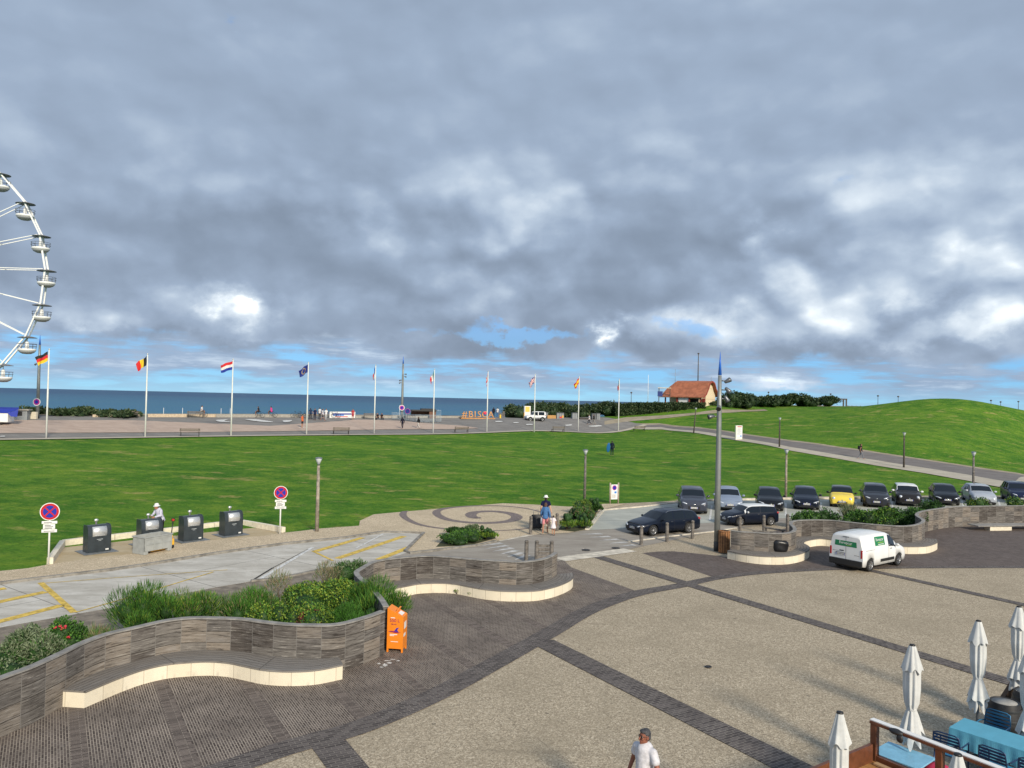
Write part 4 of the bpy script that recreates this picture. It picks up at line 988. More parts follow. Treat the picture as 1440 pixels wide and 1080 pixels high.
# ------------------------------------------------------------------ slatted litter bin, black bag, orange clothes bank
def litter_bin():
    g = G(1020, 779); t = thing('litter_bin', 'litter bin of upright orange-brown slats beside the tall mast', 'litter bin', (g.x, g.y+.22, .02), .1)
    W = mat('orange_wood', (.30, .14, .055), .7, var=.3, scale=9)
    for k in range(14):
        a = 2*math.pi*k/14; q = mb(W).at(Matrix.Rotation(a, 4, 'Z')); q.box(-.045, .045, .235, .26, .02, .98, .004); q.build('slat', t)
    q = mb(M_BLACK, True); q.lathe([(.225, .03), (.225, .93), (.215, .94)], 18, cap=False); q.lathe([(.01, .03), (.22, .03)], 18, cap=False); q.build('liner', t)
    q = mb(W, True); q.lathe([(.21, .985), (.27, .985), (.27, 1.02), (.21, 1.02)], 20, cap=False); q.build('rim', t)
litter_bin()
def black_bag():
    g = G(1100, 777, .38); q = mb(mat('black_sack', (.010, .010, .012), .35, var=.2, bump=.5, bscale=12), True)
    r0 = random.Random(3); n = 16; m = 9; v = []
    for i in range(m+1):
        u = i/m; 
        for k in range(n):
            a = 2*math.pi*k/n; R = .27*(1+.10*u)*(1-.25*max(0, u-.85)/.15)*(1-.15*max(0, .12-u)/.12)/(abs(math.cos(a))**4+abs(math.sin(a))**4)**.25*(1+.05*math.sin(3*a+u*5)+r0.uniform(-.03, .03))
            R *= 1.12; v.append((R*math.cos(a)*1.08, R*math.sin(a)*.85, .50*u+.03*math.sin(2*a)*u))
    q.add(v, [(i*n+k, i*n+(k+1) % n, (i+1)*n+(k+1) % n, (i+1)*n+k) for i in range(m) for k in range(n)]+[tuple(range(n-1, -1, -1)), tuple(m*n+k for k in range(n))])
    o = q.build('rubbish_bag'); o.location = (g.x, g.y+.32, .385); tag(o, 'full black bag sitting on the curved bench near the bicycle rails', 'bag')
black_bag()
def clothes_bank():
    g = G(543.5, 917.5); g2 = G(566, 919); d = g2-g; w = d.length
    t = thing('collection_box', 'bright orange clothes collection box with a wave emblem at the end of the left wall', 'collection box', (g.x, g.y, .014), math.atan2(d.y, d.x))
    O = mat('orange_enamel', (.83, .24, .015), .42, var=.05); D = .42
    q = mb(O); q.prism([(0, .10), (w, .10), (w, .96), (0, 1.19)], 0, D, 'Y'); q.build('body', t)
    for x in (0, w-.045):
        for y in (0, D-.045): q = mb(O); q.box(x, x+.045, y, y+.045, 0, .099); q.build('leg', t)
    sl = math.atan2(-.23, w)
    Mx = Matrix.Translation((0, 0, 1.19)) @ Matrix.Rotation(-sl, 4, 'Y')
    q = mb(O).at(Mx); q.box(w*.55, w*.62, .06, D-.06, .003, .10); q.build('handle', t)
    q = mb(M_WHITE).at(Mx); q.box(w*.70, w*.98, .08, D-.08, .004, .008); q.build('sticker', t)
    P = mat('plum_ink', (.25, .01, .10), .5); B = mat('navy_ink', (.04, .03, .35), .5)
    F1 = Matrix.Rotation(math.pi/2, 4, 'X')
    text_mesh('550 L', .125, .002, P, t, tr(w*.47, -.004, .86) @ F1, 'lettering')
    text_mesh('RELAIS', .05, .002, P, t, tr(w*.42, -.004, .76) @ F1, 'small_lettering')
    q = mb(M_WHITE); q.box(w*.22, w*.48, -.005, -.001, .925, .945); q.box(w*.18, w*.64, -.005, -.001, .475, .495); q.box(w*.18, w*.45, -.005, -.001, .445, .46); q.box(w*.25, w*.7, -.005, -.001, .285, .30); q.build('white_lines', t)
    # wave emblem
    q = mb(B); c = [(0.05, .55), (.16, .56), (.22, .60), (.26, .665), (.34, .675), (.30, .64), (.29, .60), (.33, .565), (.22, .545)]
    q.add([(x, -.005, z) for x, z in c], [tuple(range(len(c)))]); q.build('wave_emblem', t)
    q = mb(P); c = [(.03, .565), (.12, .58), (.22, .575), (.34, .545), (.40, .57), (.34, .53), (.22, .53), (.1, .555)]; q.add([(x, -.007, z) for x, z in c], [tuple(range(len(c)))]); q.build('emblem_swash', t)
    q = mb(M_WHITE); q.box(w+.001, w+.005, D*.25, D*.75, .62, .80); q.build('side_print', t); q = mb(M_WHITE); q.box(w+.001, w+.005, D*.15, D*.6, .42, .5); q.build('side_print', t)
clothes_bank()
# whitish spill on the bricks in front of it
M_SPILL = mat('chalky_spill', (.62, .61, .58), .9, var=.45, scale=30)
r9 = random.Random(12)
for k, (cx_, cy_, rx_, ry_) in enumerate([(541, 936, 5, 2.0), (548, 933, 4, 1.2), (533, 934, 3, 1.1), (553, 928, 5, .6), (545, 930, 6, .5), (560, 930, 3, .8), (537, 939, 3, .8)]):
    sheet('paving_spill', [G(cx_+rx_*math.cos(a)*r9.uniform(.5, 1.2), cy_+ry_*math.sin(a)*r9.uniform(.5, 1.3)).xy for a in [i*2*math.pi/16 for i in range(16)]], .0165, M_SPILL)
# ------------------------------------------------------------------ vehicles
M_TYRE = mat('tyre_rubber', (.018, .018, .018), .85, var=.2)
M_RIM = mat('alloy_rim', (.50, .51, .53), .3, .9, var=.05)
M_CGLASS = mat('car_glass', (.006, .010, .016), .05, var=0, spec=.55)
M_HLAMP = mat('headlamp_glass', (.62, .66, .72), .12, .2, var=.0, coat=.6)
M_TLAMP = mat('tail_lamp', (.35, .01, .012), .25, var=.0, coat=.4)
M_TRIM = mat('black_trim', (.014, .014, .015), .5, var=.0)
M_CHROME = mat('chrome', (.6, .6, .6), .15, 1.0, var=0)
M_NPLATE = mat('number_plate', (.68, .68, .66), .4, var=0)
def paint(name, c, metal=.35, rough=.28): return mat(name, c, rough, metal*.3, var=.04, scale=2, coat=.22, spec=.25)
HATCH = dict(keys=[(0, .52, .54, .66, .55), (.012, .60, .64, .82, .72), (.05, .68, .77, .92, .80), (.12, .76, .87, .98, .84), (.24, .85, .96, 1, .84), (.28, .88, .99, 1, .84), (.42, .91, 1.38, 1, .76), (.50, .92, 1.45, 1, .74), (.68, .94, 1.46, 1, .73), (.84, .97, 1.41, .99, .71), (.90, .98, 1.36, .97, .70), (.965, .96, 1.02, .94, .76), (.985, .88, .93, .92, .78), (1, .70, .74, .84, .70)],
             ws=(.285, .415), rw=(.90, .965), sw=[(.335, .565), (.585, .76), (.775, .865)], H=1.47)
ESTATE = dict(keys=[(0, .50, .52, .66, .55), (.012, .58, .62, .82, .72), (.05, .66, .74, .92, .80), (.12, .74, .83, .98, .84), (.22, .82, .92, 1, .84), (.27, .86, .96, 1, .84), (.40, .90, 1.36, 1, .75), (.50, .91, 1.44, 1, .73), (.70, .93, 1.45, 1, .72), (.88, .95, 1.38, .98, .70), (.93, .96, 1.32, .96, .69), (.98, .94, 1.0, .93, .76), (.99, .86, .9, .92, .78), (1, .68, .72, .84, .70)],
              ws=(.275, .395), rw=(.93, .98), sw=[(.33, .53), (.55, .72), (.74, .89)], H=1.46)
SMALL = dict(keys=[(0, .50, .53, .70, .6), (.012, .60, .66, .84, .72), (.05, .72, .80, .93, .80), (.12, .80, .90, .98, .84), (.22, .86, .96, 1, .84), (.27, .89, 1.0, 1, .84), (.38, .91, 1.34, 1, .80), (.46, .92, 1.41, 1, .79), (.68, .93, 1.42, 1, .78), (.88, .95, 1.37, .99, .76), (.925, .96, 1.32, .97, .75), (.975, .94, 1.0, .94, .78), (.988, .86, .9, .92, .78), (1, .68, .72, .84, .70)],
             ws=(.275, .375), rw=(.925, .975), sw=[(.325, .60), (.62, .88)], H=1.42)
SUVK = dict(keys=[(0, .60, .64, .72, .62), (.012, .72, .78, .86, .74), (.05, .84, .92, .94, .80), (.12, .92, 1.0, .98, .84), (.24, .97, 1.06, 1, .84), (.28, .99, 1.09, 1, .84), (.40, 1.02, 1.50, 1, .78), (.48, 1.03, 1.57, 1, .76), (.70, 1.05, 1.58, 1, .75), (.86, 1.07, 1.54, .99, .74), (.91, 1.08, 1.48, .97, .73), (.965, 1.06, 1.12, .95, .78), (.985, .96, 1.0, .92, .78), (1, .75, .8, .86, .70)],
            ws=(.285, .395), rw=(.91, .965), sw=[(.335, .555), (.575, .74), (.76, .88)], H=1.6)
VANK = dict(keys=[(0, .60, .64, .76, .66), (.012, .72, .78, .90, .76), (.04, .86, .94, .95, .82), (.10, .95, 1.05, .98, .86), (.19, 1.02, 1.14, 1, .86), (.225, 1.05, 1.19, 1, .86), (.36, 1.10, 1.72, 1, .82), (.43, 1.12, 1.81, 1, .82), (.60, 1.13, 1.85, 1, .82), (.93, 1.14, 1.84, .99, .81), (.985, 1.13, 1.79, .98, .80), (1, 1.10, 1.70, .97, .79)],
            ws=(.23, .355), rw=None, sw=[(.28, .425)], H=1.85)
JEEP = dict(keys=[(0, .70, .78, .84, .78), (.012, .78, .86, .92, .82), (.10, .90, .98, .95, .84), (.30, .94, 1.02, .96, .84), (.335, .96, 1.04, .97, .86), (.40, 1.0, 1.58, .97, .84), (.44, 1.0, 1.66, .97, .83), (.70, 1.02, 1.68, .97, .83), (.96, 1.02, 1.66, .97, .83), (.985, 1.02, 1.60, .96, .82), (1, 1.0, 1.52, .95, .81)],
            ws=(.34, .395), rw=None, sw=[(.40, .58), (.62, .92)], H=1.68)
def wheel(t, x, y, wr, side, rimm):
    w = .10
    q = mb(M_TYRE, True); q.lathe([(wr*.66, -w), (wr*.93, -w*1.02), (wr, -w*.75), (wr, w*.75), (wr*.93, w*1.02), (wr*.66, w)], 26, (0, 0, 0), 'Y', cap=False); o = q.build('wheel', t); o.location = (x, y, wr)
    r = mb(rimm, True); r.lathe([(wr*.67, -w*.9), (wr*.64, -w*.9), (wr*.62, 0), (wr*.62, 0)], 22, axis='Y', cap=False) if False else None
    r = mb(rimm, False); s = side*w
    n = 5
    r.use(M_TRIM); r.lathe([(.001, s*.35), (wr*.66, s*.35)], 20, (0, 0, 0), 'Y', cap=False, smooth=False)
    r.use(rimm); r.lathe([(wr*.67, s*.9), (wr*.60, s*.98), (wr*.58, s*.4)], 22, (0, 0, 0), 'Y', cap=False)
    r.lathe([(.001, s*.95), (wr*.17, s*.93), (wr*.19, s*.4)], 14, (0, 0, 0), 'Y', cap=False)
    for k in range(n):
        a = 2*math.pi*(k+.25)/n; c, sn = math.cos(a), math.sin(a)
        for off in (-.035, .035):
            r.bar((c*wr*.12-sn*off*.5, s*.84, sn*wr*.12+c*off*.5), (c*wr*.62-sn*off*1.7, s*.9, sn*wr*.62+c*off*1.7), .032, .03)
    r.build('rim', o)
def car(label, P, body, L=4.2, W=1.78, sc_h=1.0, wb=2.6, fo=.85, wr=.32, cat='car', roofm=None, mirrorm=None, clad=None, group=None, rimm=None, name='car', rails=False, low=.22, lampr=1.0, roundlamp=False):
    rimm = rimm or M_RIM; t = thing(name, label, cat, group=group); hw = W/2; K = P['keys']
    xf = L/2-fo; xr = xf-wb; ra = wr+.055
    us = set([k[0] for k in K]) | set(i/56 for i in range(57))
    for a, b in P['sw']: us |= {a, b}
    for cx in (xf, xr):
        for k in range(-6, 7): us.add((L/2-(cx+ra*math.sin(k*math.pi/12)))/L)
    us = sorted(u for u in us if 0 <= u <= 1)
    U = [us[0]]
    for u in us[1:]:
        if u-U[-1] > .0025 or any(abs(u-k) < 1e-9 for s in P['sw'] for k in s): U.append(u)
    U[-1] = 1.0
    def par(u):
        out = []
        for j in range(1, 5):
            ptsj = [(k[0], k[j]) for k in K]; dl = .010
            out.append((pw(max(0, u-dl), ptsj)+2*pw(u, ptsj)+pw(min(1, u+dl), ptsj))/4 if .02 < u < .99 else pw(u, ptsj))
        return out
    def section(u):
        zb, zt, wb_, wt = par(u); x = L/2-u*L; zb *= sc_h; zt *= sc_h; w = hw*wb_; wt = hw*wt
        zl = low + (.06 if u < .03 or u > .97 else 0)
        az = 0
        for cx in (xf, xr):
            d = abs(x-cx)
            if d < ra: az = max(az, wr+math.sqrt(ra*ra-d*d))
        p = [(w*.72, zl), (w*.965, zl+.02), (w, lerp(zl, zb, .42)), (w*.995, zb-.09), (w*.955, zb)]
        if az: p = [(y, max(z, az)) for y, z in p[:3]] + p[3:]; p[2] = (p[2][0]+.012, p[2][1])
        cabin = zt-zb > .18
        r5 = (lerp(w*.955, wt, .93), lerp(zb, zt, .86 if cabin else .55)); r6 = (wt*.84, zt-.012)
        p += [r5, (lerp(r5[0], r6[0], .35), lerp(r5[1], r6[1], .5)), r6, (0, zt+.012)]
        return [(x, y, z) for y, z in p]
    S = [section(u) for u in U]; NR = len(S[0])
    parts = {}
    def face_target(um, r):
        if P['ws'][0] < um < P['ws'][1] and r >= 6: return 'windscreen'
        if P['rw'] and P['rw'][0] < um < P['rw'][1] and r >= 6: return 'rear_window'
        if r == 4:
            for i, (a, b) in enumerate(P['sw']):
                if a < um < b: return 'side_window%d' % i
        if clad and r <= 1: return 'clad'
        if roofm and r >= 4 and P['ws'][0]+.02 <= um <= P['ws'][1] and r < 6: return 'roof'
        if roofm and r >= 5 and P['ws'][1] <= um <= (P['rw'][0] if P['rw'] else .99): return 'roof'
        return 'body'
    M_OF = {'windscreen': M_CGLASS, 'rear_window': M_CGLASS, 'clad': clad, 'roof': roofm, 'body': body}
    for side in (1, -1):
        for i in range(len(U)-1):
            um = (U[i]+U[i+1])/2
            for r in range(NR-1):
                k = face_target(um, r)
                key = k if not k.startswith('side') else k+('L' if side > 0 else 'R')
                q = parts.setdefault(key, MB().use(M_OF.get(k, M_CGLASS), True))
                pts = [S[i][r], S[i+1][r], S[i+1][r+1], S[i][r+1]]
                pts = [(x, y*side, z) for x, y, z in pts]
                q.add(pts, [(0, 1, 2, 3) if side > 0 else (3, 2, 1, 0)])
    for e in (0, -1):
        sec = S[e]; a = [(x, y, z) for x, y, z in sec]; b = [(x, -y, z) for x, y, z in sec[:-1]]
        parts['body'].add(a+b[::-1], [tuple(range(len(a)+len(b)))], False)
    names = {'clad': 'sill_cladding', 'roof': 'roof'}
    for k, q in parts.items():
        nm = 'side_window' if k.startswith('side') else names.get(k, k)
        o = q.build(nm, t, recalc=False)
        bm = bmesh.new(); bm.from_mesh(o.data); bmesh.ops.remove_doubles(bm, verts=bm.verts, dist=.0006); bmesh.ops.recalc_face_normals(bm, faces=bm.faces)
        bm.to_mesh(o.data); bm.free()
    q = mb(M_BLACK); q.box(-L/2+.12, L/2-.12, -hw*.70, hw*.70, .17, .70*sc_h); q.build('underbody', t)
    for x in (xf, xr):
        for sgn in (1, -1): wheel(t, x, sgn*(hw-.115), wr, sgn, rimm)
    # lamps, grille, plates, mirrors, handles, gaps
    z1 = par(.035)[0]*sc_h; fx = L/2
    for s in (1, -1):
        q = mb(M_HLAMP, True)
        if roundlamp: q.ball((fx-.13, s*hw*.66, z1-.02), (.12, .12, .115), 14, 10)
        else:
            q.ball((0, 0, 0), (.16, .20*lampr, .062), 14, 8)
            q.v = [tuple(Matrix.Translation((fx-.135, s*hw*.70, z1-.055)) @ Matrix.Rotation(s*.75, 4, 'Z') @ Matrix.Rotation(-.12*s, 4, 'X') @ Vector(v)) for v in q.v] if False else [((fx-.15)+v[0]*.75-abs(v[1])*.0+(-.55*v[1]*1.0), s*(hw*.70+v[1]), z1-.05+v[2]+.25*v[1]) for v in q.v]
        q.build('headlight', t)
        xe = -L/2; zr = par(.975)[0]*sc_h
        q = mb(M_TLAMP, True)
        if P is VANK: q.box(xe-.015, xe+.07, s*hw*.86-.055+s*.025, s*hw*.86+.055+s*.03, .70, 1.12, .02)
        else: q.ball((xe+.12, s*hw*.84, zr-.04), (.13, .12, .085), 12, 8)
        q.build('tail_light', t)
        um = P['ws'][0]+.05; sx, sy, sz = section(um)[4]; q = mb(mirrorm or body, True); q.ball((sx-.03, s*(sy+.15), sz+.08), (.065, .115, .08), 10, 8); o = q.build('mirror', t)
        q = mb(M_TRIM); q.bar((sx, s*(sy-.02), sz+.01), (sx-.02, s*(sy+.1), sz+.05), .05, .04); q.build('mirror_stalk', o)
    q = mb(M_TRIM); q.box(fx-.06, fx+.012, -hw*.42, hw*.42, .32*sc_h, z1-.24, .012); q.build('grille', t)
    q = mb(M_TRIM); q.box(fx-.14, fx+.004, -hw*.60, hw*.60, low+.0, low+.09, .01); q.build('bumper_insert', t); q = mb(M_TRIM); q.box(-L/2-.004, -L/2+.1, -hw*.72, hw*.72, low+.02, low+.14, .01); q.build('bumper_insert', t)
    q = mb(M_CHROME, True); q.ball((fx-.012, 0, z1-.12), (.02, .06, .05), 10, 6); q.build('badge', t)
    for x0, x1, z in ((fx+.013, fx+.02, .40*sc_h), (-L/2-.02, -L/2-.006, .72 if P is VANK else .55*sc_h)):
        yo = 0.28 if (P is VANK and x0 < 0) else 0
        q = mb(M_NPLATE); q.box(x0, x1, yo-.25, yo+.25, z, z+.11); q.use(M_BLUE); xx = x1+.0012 if x0 > 0 else x0-.0012
        for y in (-.25, .215): q.add([(xx, yo+y, z), (xx, yo+y+.035, z), (xx, yo+y+.035, z+.11), (xx, yo+y, z+.11)], [(0, 1, 2, 3)])
        q.use(M_INK)
        for y in (-.17, -.12, -.05, .0, .05, .12, .165): q.add([(xx, yo+y-.012, z+.025), (xx, yo+y+.018, z+.025), (xx, yo+y+.018, z+.085), (xx, yo+y-.012, z+.085)], [(0, 1, 2, 3)])
        q.build('number_plate', t)
    doors = [P['sw'][0][0]-.01, P['sw'][0][1]+.01]+([P['sw'][1][1]+.01] if len(P['sw']) > 2 else [])
    for s in (1, -1):
        for du in doors:
            sec = section(du); g = mb(M_TRIM)
            for r in (1, 2, 3):
                a, b = sec[r], sec[r+1]
                g.add([(a[0]-.007, s*(a[1]+.003), a[2]), (a[0]+.007, s*(a[1]+.003), a[2]), (b[0]+.007, s*(b[1]+.003), b[2]), (b[0]-.007, s*(b[1]+.003), b[2])], [(0, 1, 2, 3)])
            g.build('door_gap', t)
        for du in ([P['sw'][0][1]-.035]+([P['sw'][1][1]-.03] if len(P['sw']) > 2 else [])):
            sec = section(du); h = mb(M_CHROME if body is not M_TRIM else M_TRIM); h.box(sec[3][0]-.09, sec[3][0]+.09, s*sec[3][1]+(.002 if s > 0 else -.03), s*sec[3][1]+(.03 if s > 0 else -.002), sec[3][2]-.03, sec[3][2]+.005, .004); h.build('door_handle', t)
    if rails:
        for s in (1, -1):
            pts = [section(u) for u in (.42, .46, .55, .7, .84, .89)]; q = mb(M_CHROME, True)
            q.tube([(p[5][0], s*(p[5][1]-.03), p[5][2]+(.02 if 0 < i < 5 else -.03)+.05*(0 < i < 5)) for i, p in enumerate(pts)], .016, 6); q.build('roof_rail', t)
    for s in (1, -1):   # bright or dark waist trim under the windows
        q = mb(M_TRIM, False); pr = None
        for u in [P['sw'][0][0]+(P['sw'][-1][1]-P['sw'][0][0])*k/14 for k in range(15)]:
            c = section(u)[4]; p = (c[0], s*(c[1]+.004), c[2]-.004)
            if pr: q.add([pr, p, (p[0], p[1]+s*.004, p[2]-.028), (pr[0], pr[1]+s*.004, pr[2]-.028)], [(0, 1, 2, 3)])
            pr = p
        q.build('waist_strip', t)
    t['sec'] = 0; del t['sec']
    return t, section
def put_front(t, px, py, slope, L):
    g = G(px, py); h = Vector((-slope, -1, 0)).normalized(); c = g-h*(L/2*.93)
    t.scale = (.93,)*3; t.location = (c.x, c.y, .028); t.rotation_euler = (0, 0, math.atan2(h.y, h.x))
GC = 'cars parked in a row along the lawn'
P_GREY = paint('paint_violet_grey', (.055, .062, .085)); P_LBLUE = paint('paint_light_blue_grey', (.23, .28, .37)); P_BLK = paint('paint_black', (.006, .007, .010), .1)
P_NAVY = paint('paint_blue_black', (.006, .010, .022), .1); P_YEL = paint('paint_yellow', (.78, .60, .09), 0.0); P_DGREY = paint('paint_dark_grey', (.035, .040, .052)); P_BRN = paint('paint_brown_grey', (.022, .020, .021))
P_SILV = paint('paint_silver', (.42, .45, .50), .6); P_WHITE = paint('paint_white', (.72, .73, .73), 0.0); P_NAVY2 = paint('paint_navy', (.010, .016, .05), .2)
def row(label, P, col, px, py, slope, **kw):
    L = kw.get('L', 4.2); t, sec = car(label, P, col, group=GC, **kw); put_front(t, px, py, slope, L); return t
row('violet-grey people carrier parked first in the row, left of the tall mast', SUVK, P_GREY, 976, 724.5, .17, L=4.35, W=1.84)
row('pale blue-grey car half hidden behind the tall mast', HATCH, P_LBLUE, 1027, 720, .20, L=4.2)
row('black hatchback parked left of the wooden street lamp', HATCH, P_BLK, 1084, 720.5, .27, L=4.2)
row('blue-black saloon parked right of the wooden street lamp', HATCH, P_NAVY, 1134.5, 718.5, .32, L=4.3)
row('small yellow car with a black roof', SMALL, P_YEL, 1184, 714.8, .40, L=3.7, W=1.7, wb=2.47, fo=.72, roofm=P_BLK, roundlamp=True, wr=.30, mirrorm=P_BLK)
row('dark grey crossover parked between the yellow car and the white-roofed one', SUVK, P_DGREY, 1233, 715, .39, L=4.3, W=1.84, clad=M_TRIM, sc_h=1.0)
row('brown-grey small car with a white roof and white mirrors', SMALL, P_BRN, 1279, 713, .38, L=4.0, W=1.78, sc_h=1.07, roofm=P_WHITE, mirrorm=P_WHITE, roundlamp=True, clad=M_TRIM)
row('black hatchback parked left of the silver car', HATCH, P_BLK, 1333, 712, .40, L=4.3)
row('silver hatchback in the row, before the last street lamp', HATCH, P_SILV, 1386, 711.5, .33, L=4.1)
row('navy car at the right end of the row, cut by the picture edge', SUVK, P_NAVY2, 1440, 710, .40, L=4.3, W=1.8)
def by_wheels(t, pf, pr, W, L, fo, wb, left_visible):
    a = G(*pf).xy; b = G(*pr).xy; h = (a-b).normalized(); mid = (a+b)/2
    nrm = Vector((h.y, -h.x)) if left_visible else Vector((-h.y, h.x))
    k = max(.80, min(1, (a-b).length/wb*1.02)); t.scale = (k, k, k)
    c = mid + nrm*(W/2-.1)*k - h*(L/2-fo-wb/2)*k
    t.location = (c.x, c.y, .018); t.rotation_euler = (0, 0, math.atan2(h.y, h.x))
t, s_ = car('dark blue-black estate car driving past the bollards, roof rails bright', ESTATE, P_NAVY, L=4.75, W=1.84, wb=2.82, fo=.95, wr=.335, rails=True); by_wheels(t, (918.3, 754), (967.5, 750), 1.84, 4.75, .95, 2.82, True)
t, s_ = car('dark blue car with a white roof and white mirror driving behind the mast', SMALL, P_NAVY, L=3.98, W=1.72, wb=2.48, fo=.80, wr=.32, roofm=P_WHITE, mirrorm=P_WHITE, sc_h=1.03); by_wheels(t, (1041, 740.5), (1082.5, 739.5), 1.72, 3.98, .8, 2.48, True)
t, s_ = car('jimmy', JEEP, P_WHITE, L=3.55, W=1.6, wb=2.25, fo=.65, wr=.35, clad=mat('silver_cladding', (.32, .33, .35), .4, .3), low=.34)
g = onT(752, 592); t.location = g; t.rotation_euler = (0, 0, math.pi+.35); t['label'] = 'small white off-road car parked on the promenade beside the yellow panel'; t['category'] = 'car'
q = mb(M_TRIM); q.box(-1.90, -1.775, -.33, .33, .75, 1.41, .04); q.build('spare_wheel', t)
# --- the white delivery van
def van():
    L, W = 4.40, 1.86
    t, sec = car('white delivery van with green rental panels, seen from behind by the curving wall', VANK, P_WHITE, L=L, W=W, wb=2.80, fo=.86, wr=.325, cat='van', name='delivery_van', low=.24)
    GR = mat('green_panel', (.01, .19, .075), .5, var=.04); WL = mat('white_lettering', (.75, .76, .74), .5, var=0); YL = mat('lime_line', (.45, .6, .08), .5, var=0)
    for s in (1, -1):
        q = mb(GR); a, b = sec(.50), sec(.715)
        def pt(c, f): return Vector((c[4][0], s*(lerp(c[4][1], c[5][1], f)+.007), lerp(c[4][2], c[5][2], f)))
        P4 = [pt(a, .16), pt(b, .16), pt(b, .90), pt(a, .90)]; q.add(P4, [(0, 1, 2, 3)]); p = q.build('green_panel', t)
        o = (P4[0]+P4[2])/2; ex = (P4[0]-P4[1]).normalized()*(1 if s < 0 else -1); ez = (P4[3]-P4[0]).normalized(); n = Vector((0, s, 0)); 
        def MX(dx, dz): c = o+ex*dx+ez*dz+n*.006; return Matrix(((ex.x, ez.x, n.x, c.x), (ex.y, ez.y, n.y, c.y), (ex.z, ez.z, n.z, c.z), (0, 0, 0, 1)))
        text_mesh('Europcar', .20, .002, WL, p, MX(0, .07), 'lettering'); 
        q = mb(YL).at(MX(.05, -.08)); q.box(-.26, .30, -.01, .01, 0, .003); q.build('underline', p)
        q = mb(WL).at(MX(.05, -.17)); q.box(-.26, .30, -.015, .015, 0, .003); q.build('small_print', p)
        # rub strip, sliding-door rail, fuel lid
        q = mb(M_TRIM); q.box(-L/2+.5+.0, 0, 0, 0, 0, 0) if False else None
        m0 = sec(.62)[2]; q.box(-.62+.1, .82, s*m0[1]+(-.002 if s > 0 else -.028), s*m0[1]+(.028 if s > 0 else .002), .40, .55, .02); q.build('rub_strip', t)
        q = mb(M_TRIM); m0 = sec(.8)[4]; q.box(-1.9, -1.05, s*m0[1]+(.0 if s > 0 else -.03), s*m0[1]+(.03 if s > 0 else 0), 1.035, 1.075); q.build('door_rail', t)
    xr = -L/2
    def R(y0, y1, z0, z1, m, nm, th=.012, bev=0): q = mb(m); q.box(xr-th, xr-.001, y0, y1, z0, z1, bev); return q.build(nm, t)
    q = mb(GR); q.add([(xr-.006, .60, 1.20), (xr-.006, -.58, 1.20), (xr-.006, -.56, 1.47), (xr-.006, .58, 1.47)], [(0, 1, 2, 3)]); p = q.build('green_panel', t)
    MR = Matrix(((0, 0, -1, xr-.008), (-1, 0, 0, .02), (0, 1, 0, 1.37), (0, 0, 0, 1)))
    text_mesh('Europcar', .19, .002, WL, p, MR, 'lettering')
    q = mb(YL); q.box(xr-.010, xr-.0075, -.30, .02, 1.265, 1.28); q.build('underline', p)
    R(-.006, .006, .55, 1.66, M_TRIM, 'door_gap', .004)
    R(-.90, .90, .24, .56, M_TRIM, 'rear_bumper', .07, .03); R(.10, .34, .95, .99, M_TRIM, 'door_handle', .03, .01); R(.04, .55, .835, .855, M_TRIM, 'plate_lamp', .02)
    R(-.16, .16, 1.68, 1.70, M_TRIM, 'brake_light', .02); R(-.72, -.45, .80, .82, M_CHROME, 'model_badge', .006); R(.45, .72, .92, .935, M_CHROME, 'model_badge', .006)
    by_wheels(t, (1261, 795.5), (1222.5, 804), W, L, .86, 2.80, False)
van()
# ------------------------------------------------------------------ people
SK1 = mat('skin_tan', (.36, .17, .10), .55, var=.1, scale=8); SK2 = mat('skin_light', (.50, .29, .20), .55, var=.1, scale=8); SK3 = mat('skin_deep_tan', (.24, .085, .05), .55, var=.1, scale=8)
CL = {}
def cloth(name, c): return mat('cloth_'+name, c, .9, var=.15, scale=14, spec=.15, bump=.2, bscale=90)
HAIR_D = mat('hair_dark', (.025, .018, .013), .7, var=.3, scale=40); HAIR_G = mat('hair_grey', (.050, .050, .055), .7, var=.7, scale=45); HAIR_B = mat('hair_brown', (.09, .045, .025), .7, var=.3, scale=40)
def capsule(q, a, b, ra, rb, n=10):
    a = Vector(a); b = Vector(b); d = (b-a).normalized(); pts = []; R = []
    for f in (-.95, -.7, -.35): pts.append(a+d*ra*f); R.append(ra*math.sqrt(1-f*f))
    pts.append(a); R.append(ra); pts.append(a.lerp(b, .5)); R.append((ra+rb)/2); pts.append(b); R.append(rb)
    for f in (.35, .7, .95): pts.append(b+d*rb*f); R.append(rb*math.sqrt(1-f*f))
    q.tube(pts, R, n)
def ell(q, c, r, M=None):
    o = len(q.v); q.ball((0, 0, 0), r, 14, 10)
    for i in range(o, len(q.v)):
        v = Vector(q.v[i]); v = (M @ v if M else v); q.v[i] = tuple(v+Vector(c))
def solid(q, name, parent, material, voxel, smooth=2):
    me = bpy.data.meshes.new('tmp'); me.from_pydata(q.v, [], q.f); o = bpy.data.objects.new('tmp', me); COL.objects.link(o)
    m = o.modifiers.new('r', 'REMESH'); m.mode = 'VOXEL'; m.voxel_size = voxel; m.use_smooth_shade = True
    s = o.modifiers.new('s', 'SMOOTH'); s.iterations = smooth; s.factor = .5
    dg = bpy.context.evaluated_depsgraph_get(); me2 = bpy.data.meshes.new_from_object(o.evaluated_get(dg)); me2.name = name
    bpy.data.objects.remove(o); bpy.data.meshes.remove(me); me2.materials.clear(); me2.materials.append(material)
    me2.polygons.foreach_set('use_smooth', [True]*len(me2.polygons))
    o = bpy.data.objects.new(name, me2); COL.objects.link(o); o.parent = parent; return o
